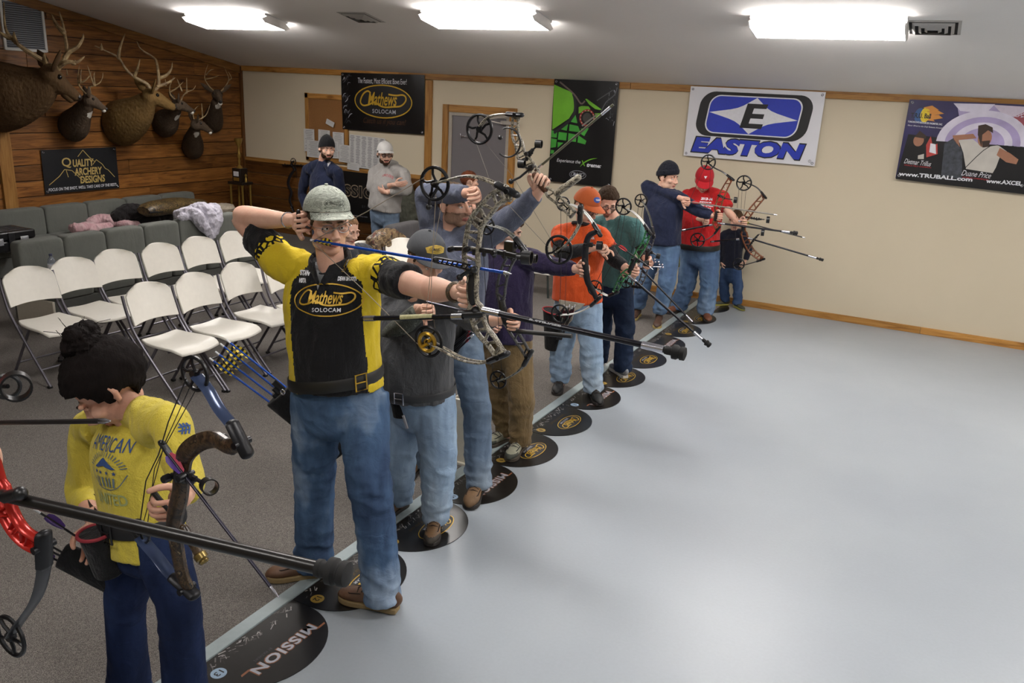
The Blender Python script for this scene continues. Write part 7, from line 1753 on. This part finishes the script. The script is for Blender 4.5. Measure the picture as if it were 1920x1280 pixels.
MB().ring(P(530, 735, y=2.68), .012, .003, (0, 1, 0), 14, 6).build('ring', STEEL, o)
for k, (x0, y0, x1, y1) in enumerate(((394, 672, 510, 750), (405, 660, 518, 740), (414, 645, 528, 732), (426, 638, 540, 724))):
    arrow('blue arrow with yellow and black vanes in the hip quiver, %s of four' % ('lowest', 'second lowest', 'second highest', 'highest')[k], P(x0, y0, y=2.62+.02*k), P(x1, y1, y=2.70+.01*k)+d*.12, BLUES, INKY, INKK, r=.0052, grp='arrows in the hip quiver', vl=.09, stripes=True, point=False)
# woman's quiver
qa, qb = P(178, 998, y=1.5), P(205, 1075, y=1.52); DN = cloth('#161617', '#202022', 300, 12, .3)
quiver('black belt pouch with a red rim holding the woman\'s hand', qa, qb, .06, .052, DN, M('#8e2430', .7), flat=.8, up=(1, 0, 0))
qa, qb = P(115, 1040, y=1.52), P(212, 1085, y=1.6); quiver('black hip quiver slung behind the woman', qa, qb, .05, .06, DN, flat=.6)
for k, (x0, y0, x1, y1, v1) in enumerate(((28, 985, 125, 1040, PINKV), (38, 1004, 125, 1048, PURPV), (66, 955, 150, 1010, PURPV), (45, 1022, 120, 1056, PURPV))):
    arrow(('black arrow with a bright pink vane in the woman\'s hip quiver', 'black arrow with a purple vane beside the pink one', 'black arrow with a purple vane, highest in the woman\'s hip quiver', 'black arrow lowest in the woman\'s hip quiver')[k], P(x0, y0, y=1.42), P(x1, y1, y=1.52)+(P(x1, y1, y=1.52)-P(x0, y0, y=1.42)).normalized()*.1, CARB, v1, r=.0038, vh=.016, grp='arrows in the woman\'s quiver', point=False)
# pouches and quivers further down the line
qa, qb = P(746, 735, y=3.36), P(752, 782, y=3.36); o = quiver('black pouch with a small chain at the stocky man\'s hip', qa, qb, .055, .045, QK, flat=.7, up=(1, 0, 0)); MB().tube(pts_of([(756, 778), (760, 790), (764, 803)], 3.32), .008, 8).build('clip', STEEL, o)
qa, qb = P(1040, 583, y=5.8), P(1032, 655, y=5.85); o = quiver('black hip quiver with a red rim worn by the archer in orange', qa, qb, .1, .05, QK, M('#a02a30', .7), flat=.6, up=(1, 0, 0))
for k in range(5):
    a1 = P(1058+5*k, 572+3*(k % 2), y=5.66); arrow('dark arrow with maroon vanes in the orange archer\'s quiver', a1, P(1043+2*k, 640, y=5.78), CARB, M('#5a1524', .6), r=.005, grp='arrows in the orange archer\'s quiver', point=False, vh=.018)
pp = [P(x, y, y=5.72) for x, y in ((1048, 562), (1096, 570), (1088, 578), (1076, 584), (1072, 600), (1058, 617), (1048, 590))]
tw = thing('towel', 'pale towel hanging from the belt of the archer in orange', 'towel', pp[0], 0); mb = MB(); mb.add(pp+[p+V((0, .012, 0)) for p in pp], [tuple(range(7)), tuple(range(13, 6, -1))]+[(i, (i+1) % 7, 7+(i+1) % 7, 7+i) for i in range(7)]); mb.build('cloth', cloth('#b9b2a4', '#a59d8f', 200, 14, .4), tw, smooth=False)
qa, qb = P(873, 610, y=3.75), P(840, 665, y=3.8); o = quiver('black quiver hanging at the tall archer\'s hip', qb, qa, .05, .045, QK, flat=.6)
for k in range(3): arrow('black arrow with a red nock end at the tall archer\'s hip', P(893-3*k, 610+9*k, y=3.7), P(838, 655+10*k, y=3.72), CARB, INKR, r=.005, grp='arrows at the tall archer\'s hip', vl=.03, vh=.006, point=False)
qa, qb = P(1268, 420, y=8.66), P(1268, 500, y=8.7); quiver('yellow and black quiver hanging between the last two men', qa, qb, .05, .04, camo(['#23220f', '#7d7a1e', '#17170f', '#4d4b16'], 60, .5), flat=.6, up=(1, 0, 0), grp='hip quivers')

# ------------------------------------------------------------------ B: archer beyond the left edge of the frame
yb_ = .98; hp = P(-6, 868, y=yb_)
bb = V((-2.62, 1.02, 0)); q = lambda x, y, z: bb+V((x, y, z))
b_ = Person('archer beyond the frame edge, only fingers on a red bow show', 1.0, (q(-.09, 0, .92), q(.09, 0, .92)), (q(-.16, -.02, .5), q(.16, -.02, .5)), (q(-.2, .02, .09), q(.2, .02, .09)), (q(-.22, -.16, .006), q(.24, -.16, .006)),
    (q(-.18, .03, 1.42), q(.17, -.01, 1.42)), (q(-.42, .05, 1.34), V((hp.x-.36, yb_+.01, 1.42))), (q(-.2, -.12, 1.46), hp-V((.1, -.01, -.01))), q(0, 0, 1.5), q(.0, -.02, 1.65), (1, -.1, 0), voxel=.01)
b_.body(hands=(('R', None, (0, -1, 0), .7), ('L', (1, 0, -.1), (0, -1, 0), .85)), hv=.003)
b_.shirt(cloth('#3a3d44', '#2f3238', 300, 9, .3), hem=-.15, sleeve=(.7, .7)); b_.pants(J_BLUE); b_.shoes(LEATHER, SOLEM, LACE)
hair(b_.h, b_.root, fur(['#3d2f24', '#4e3d2f', '#2e231a'], 150), t=.006)
b = bow('red and black bow at the left frame edge with a long black stabilizer', yb_, [(-75, 620), (-60, 700), (-40, 780), (-22, 840), (-8, 890), (4, 930), (16, 962), (32, 990), (52, 1010), (78, 1024)], [(-78, 612), (-110, 570), (-150, 540), (-185, 530)], [(82, 1024), (82, 1070), (68, 1122), (36, 1168), (22, 1190)],
    (-187, 530, .05), (20, 1192, .052), [[(-195, 540), (-120, 860), (0, 1190)]], REDM, LIMBK, w=.045, truss=True, grip=(-14, 868), split=False, th=.028)
stab(b, P(2, 928, y=yb_-.03), P(612, 1068, y=yb_+.11), r=.0135, wr=.027, caps=False, rod=M('#1a1817', .3, .2))
mb = MB(); p = pts_of([(10, 932), (38, 925)], yb_-.03); mb.tube(p, .014, 10); mb.ball(p[1], .016); mb.build('bracket', BLACKM, b)
sight(b, yb_, [(-60, 712), (-30, 722), (-5, 724)], (30, 724), .031, ax=(.85, -.5, .05))
MB().ring(P(12, 724, y=yb_+.03), .026, .005, (.85, -.5, .05), 24, 6).build('scope_ring', BLACKM, b)
arrow('black arrow reaching in at the left frame edge', P(-330, 797, y=yb_+.02), P(205, 789, y=yb_-.02), M('#151313', .45), INKY, r=.0055)
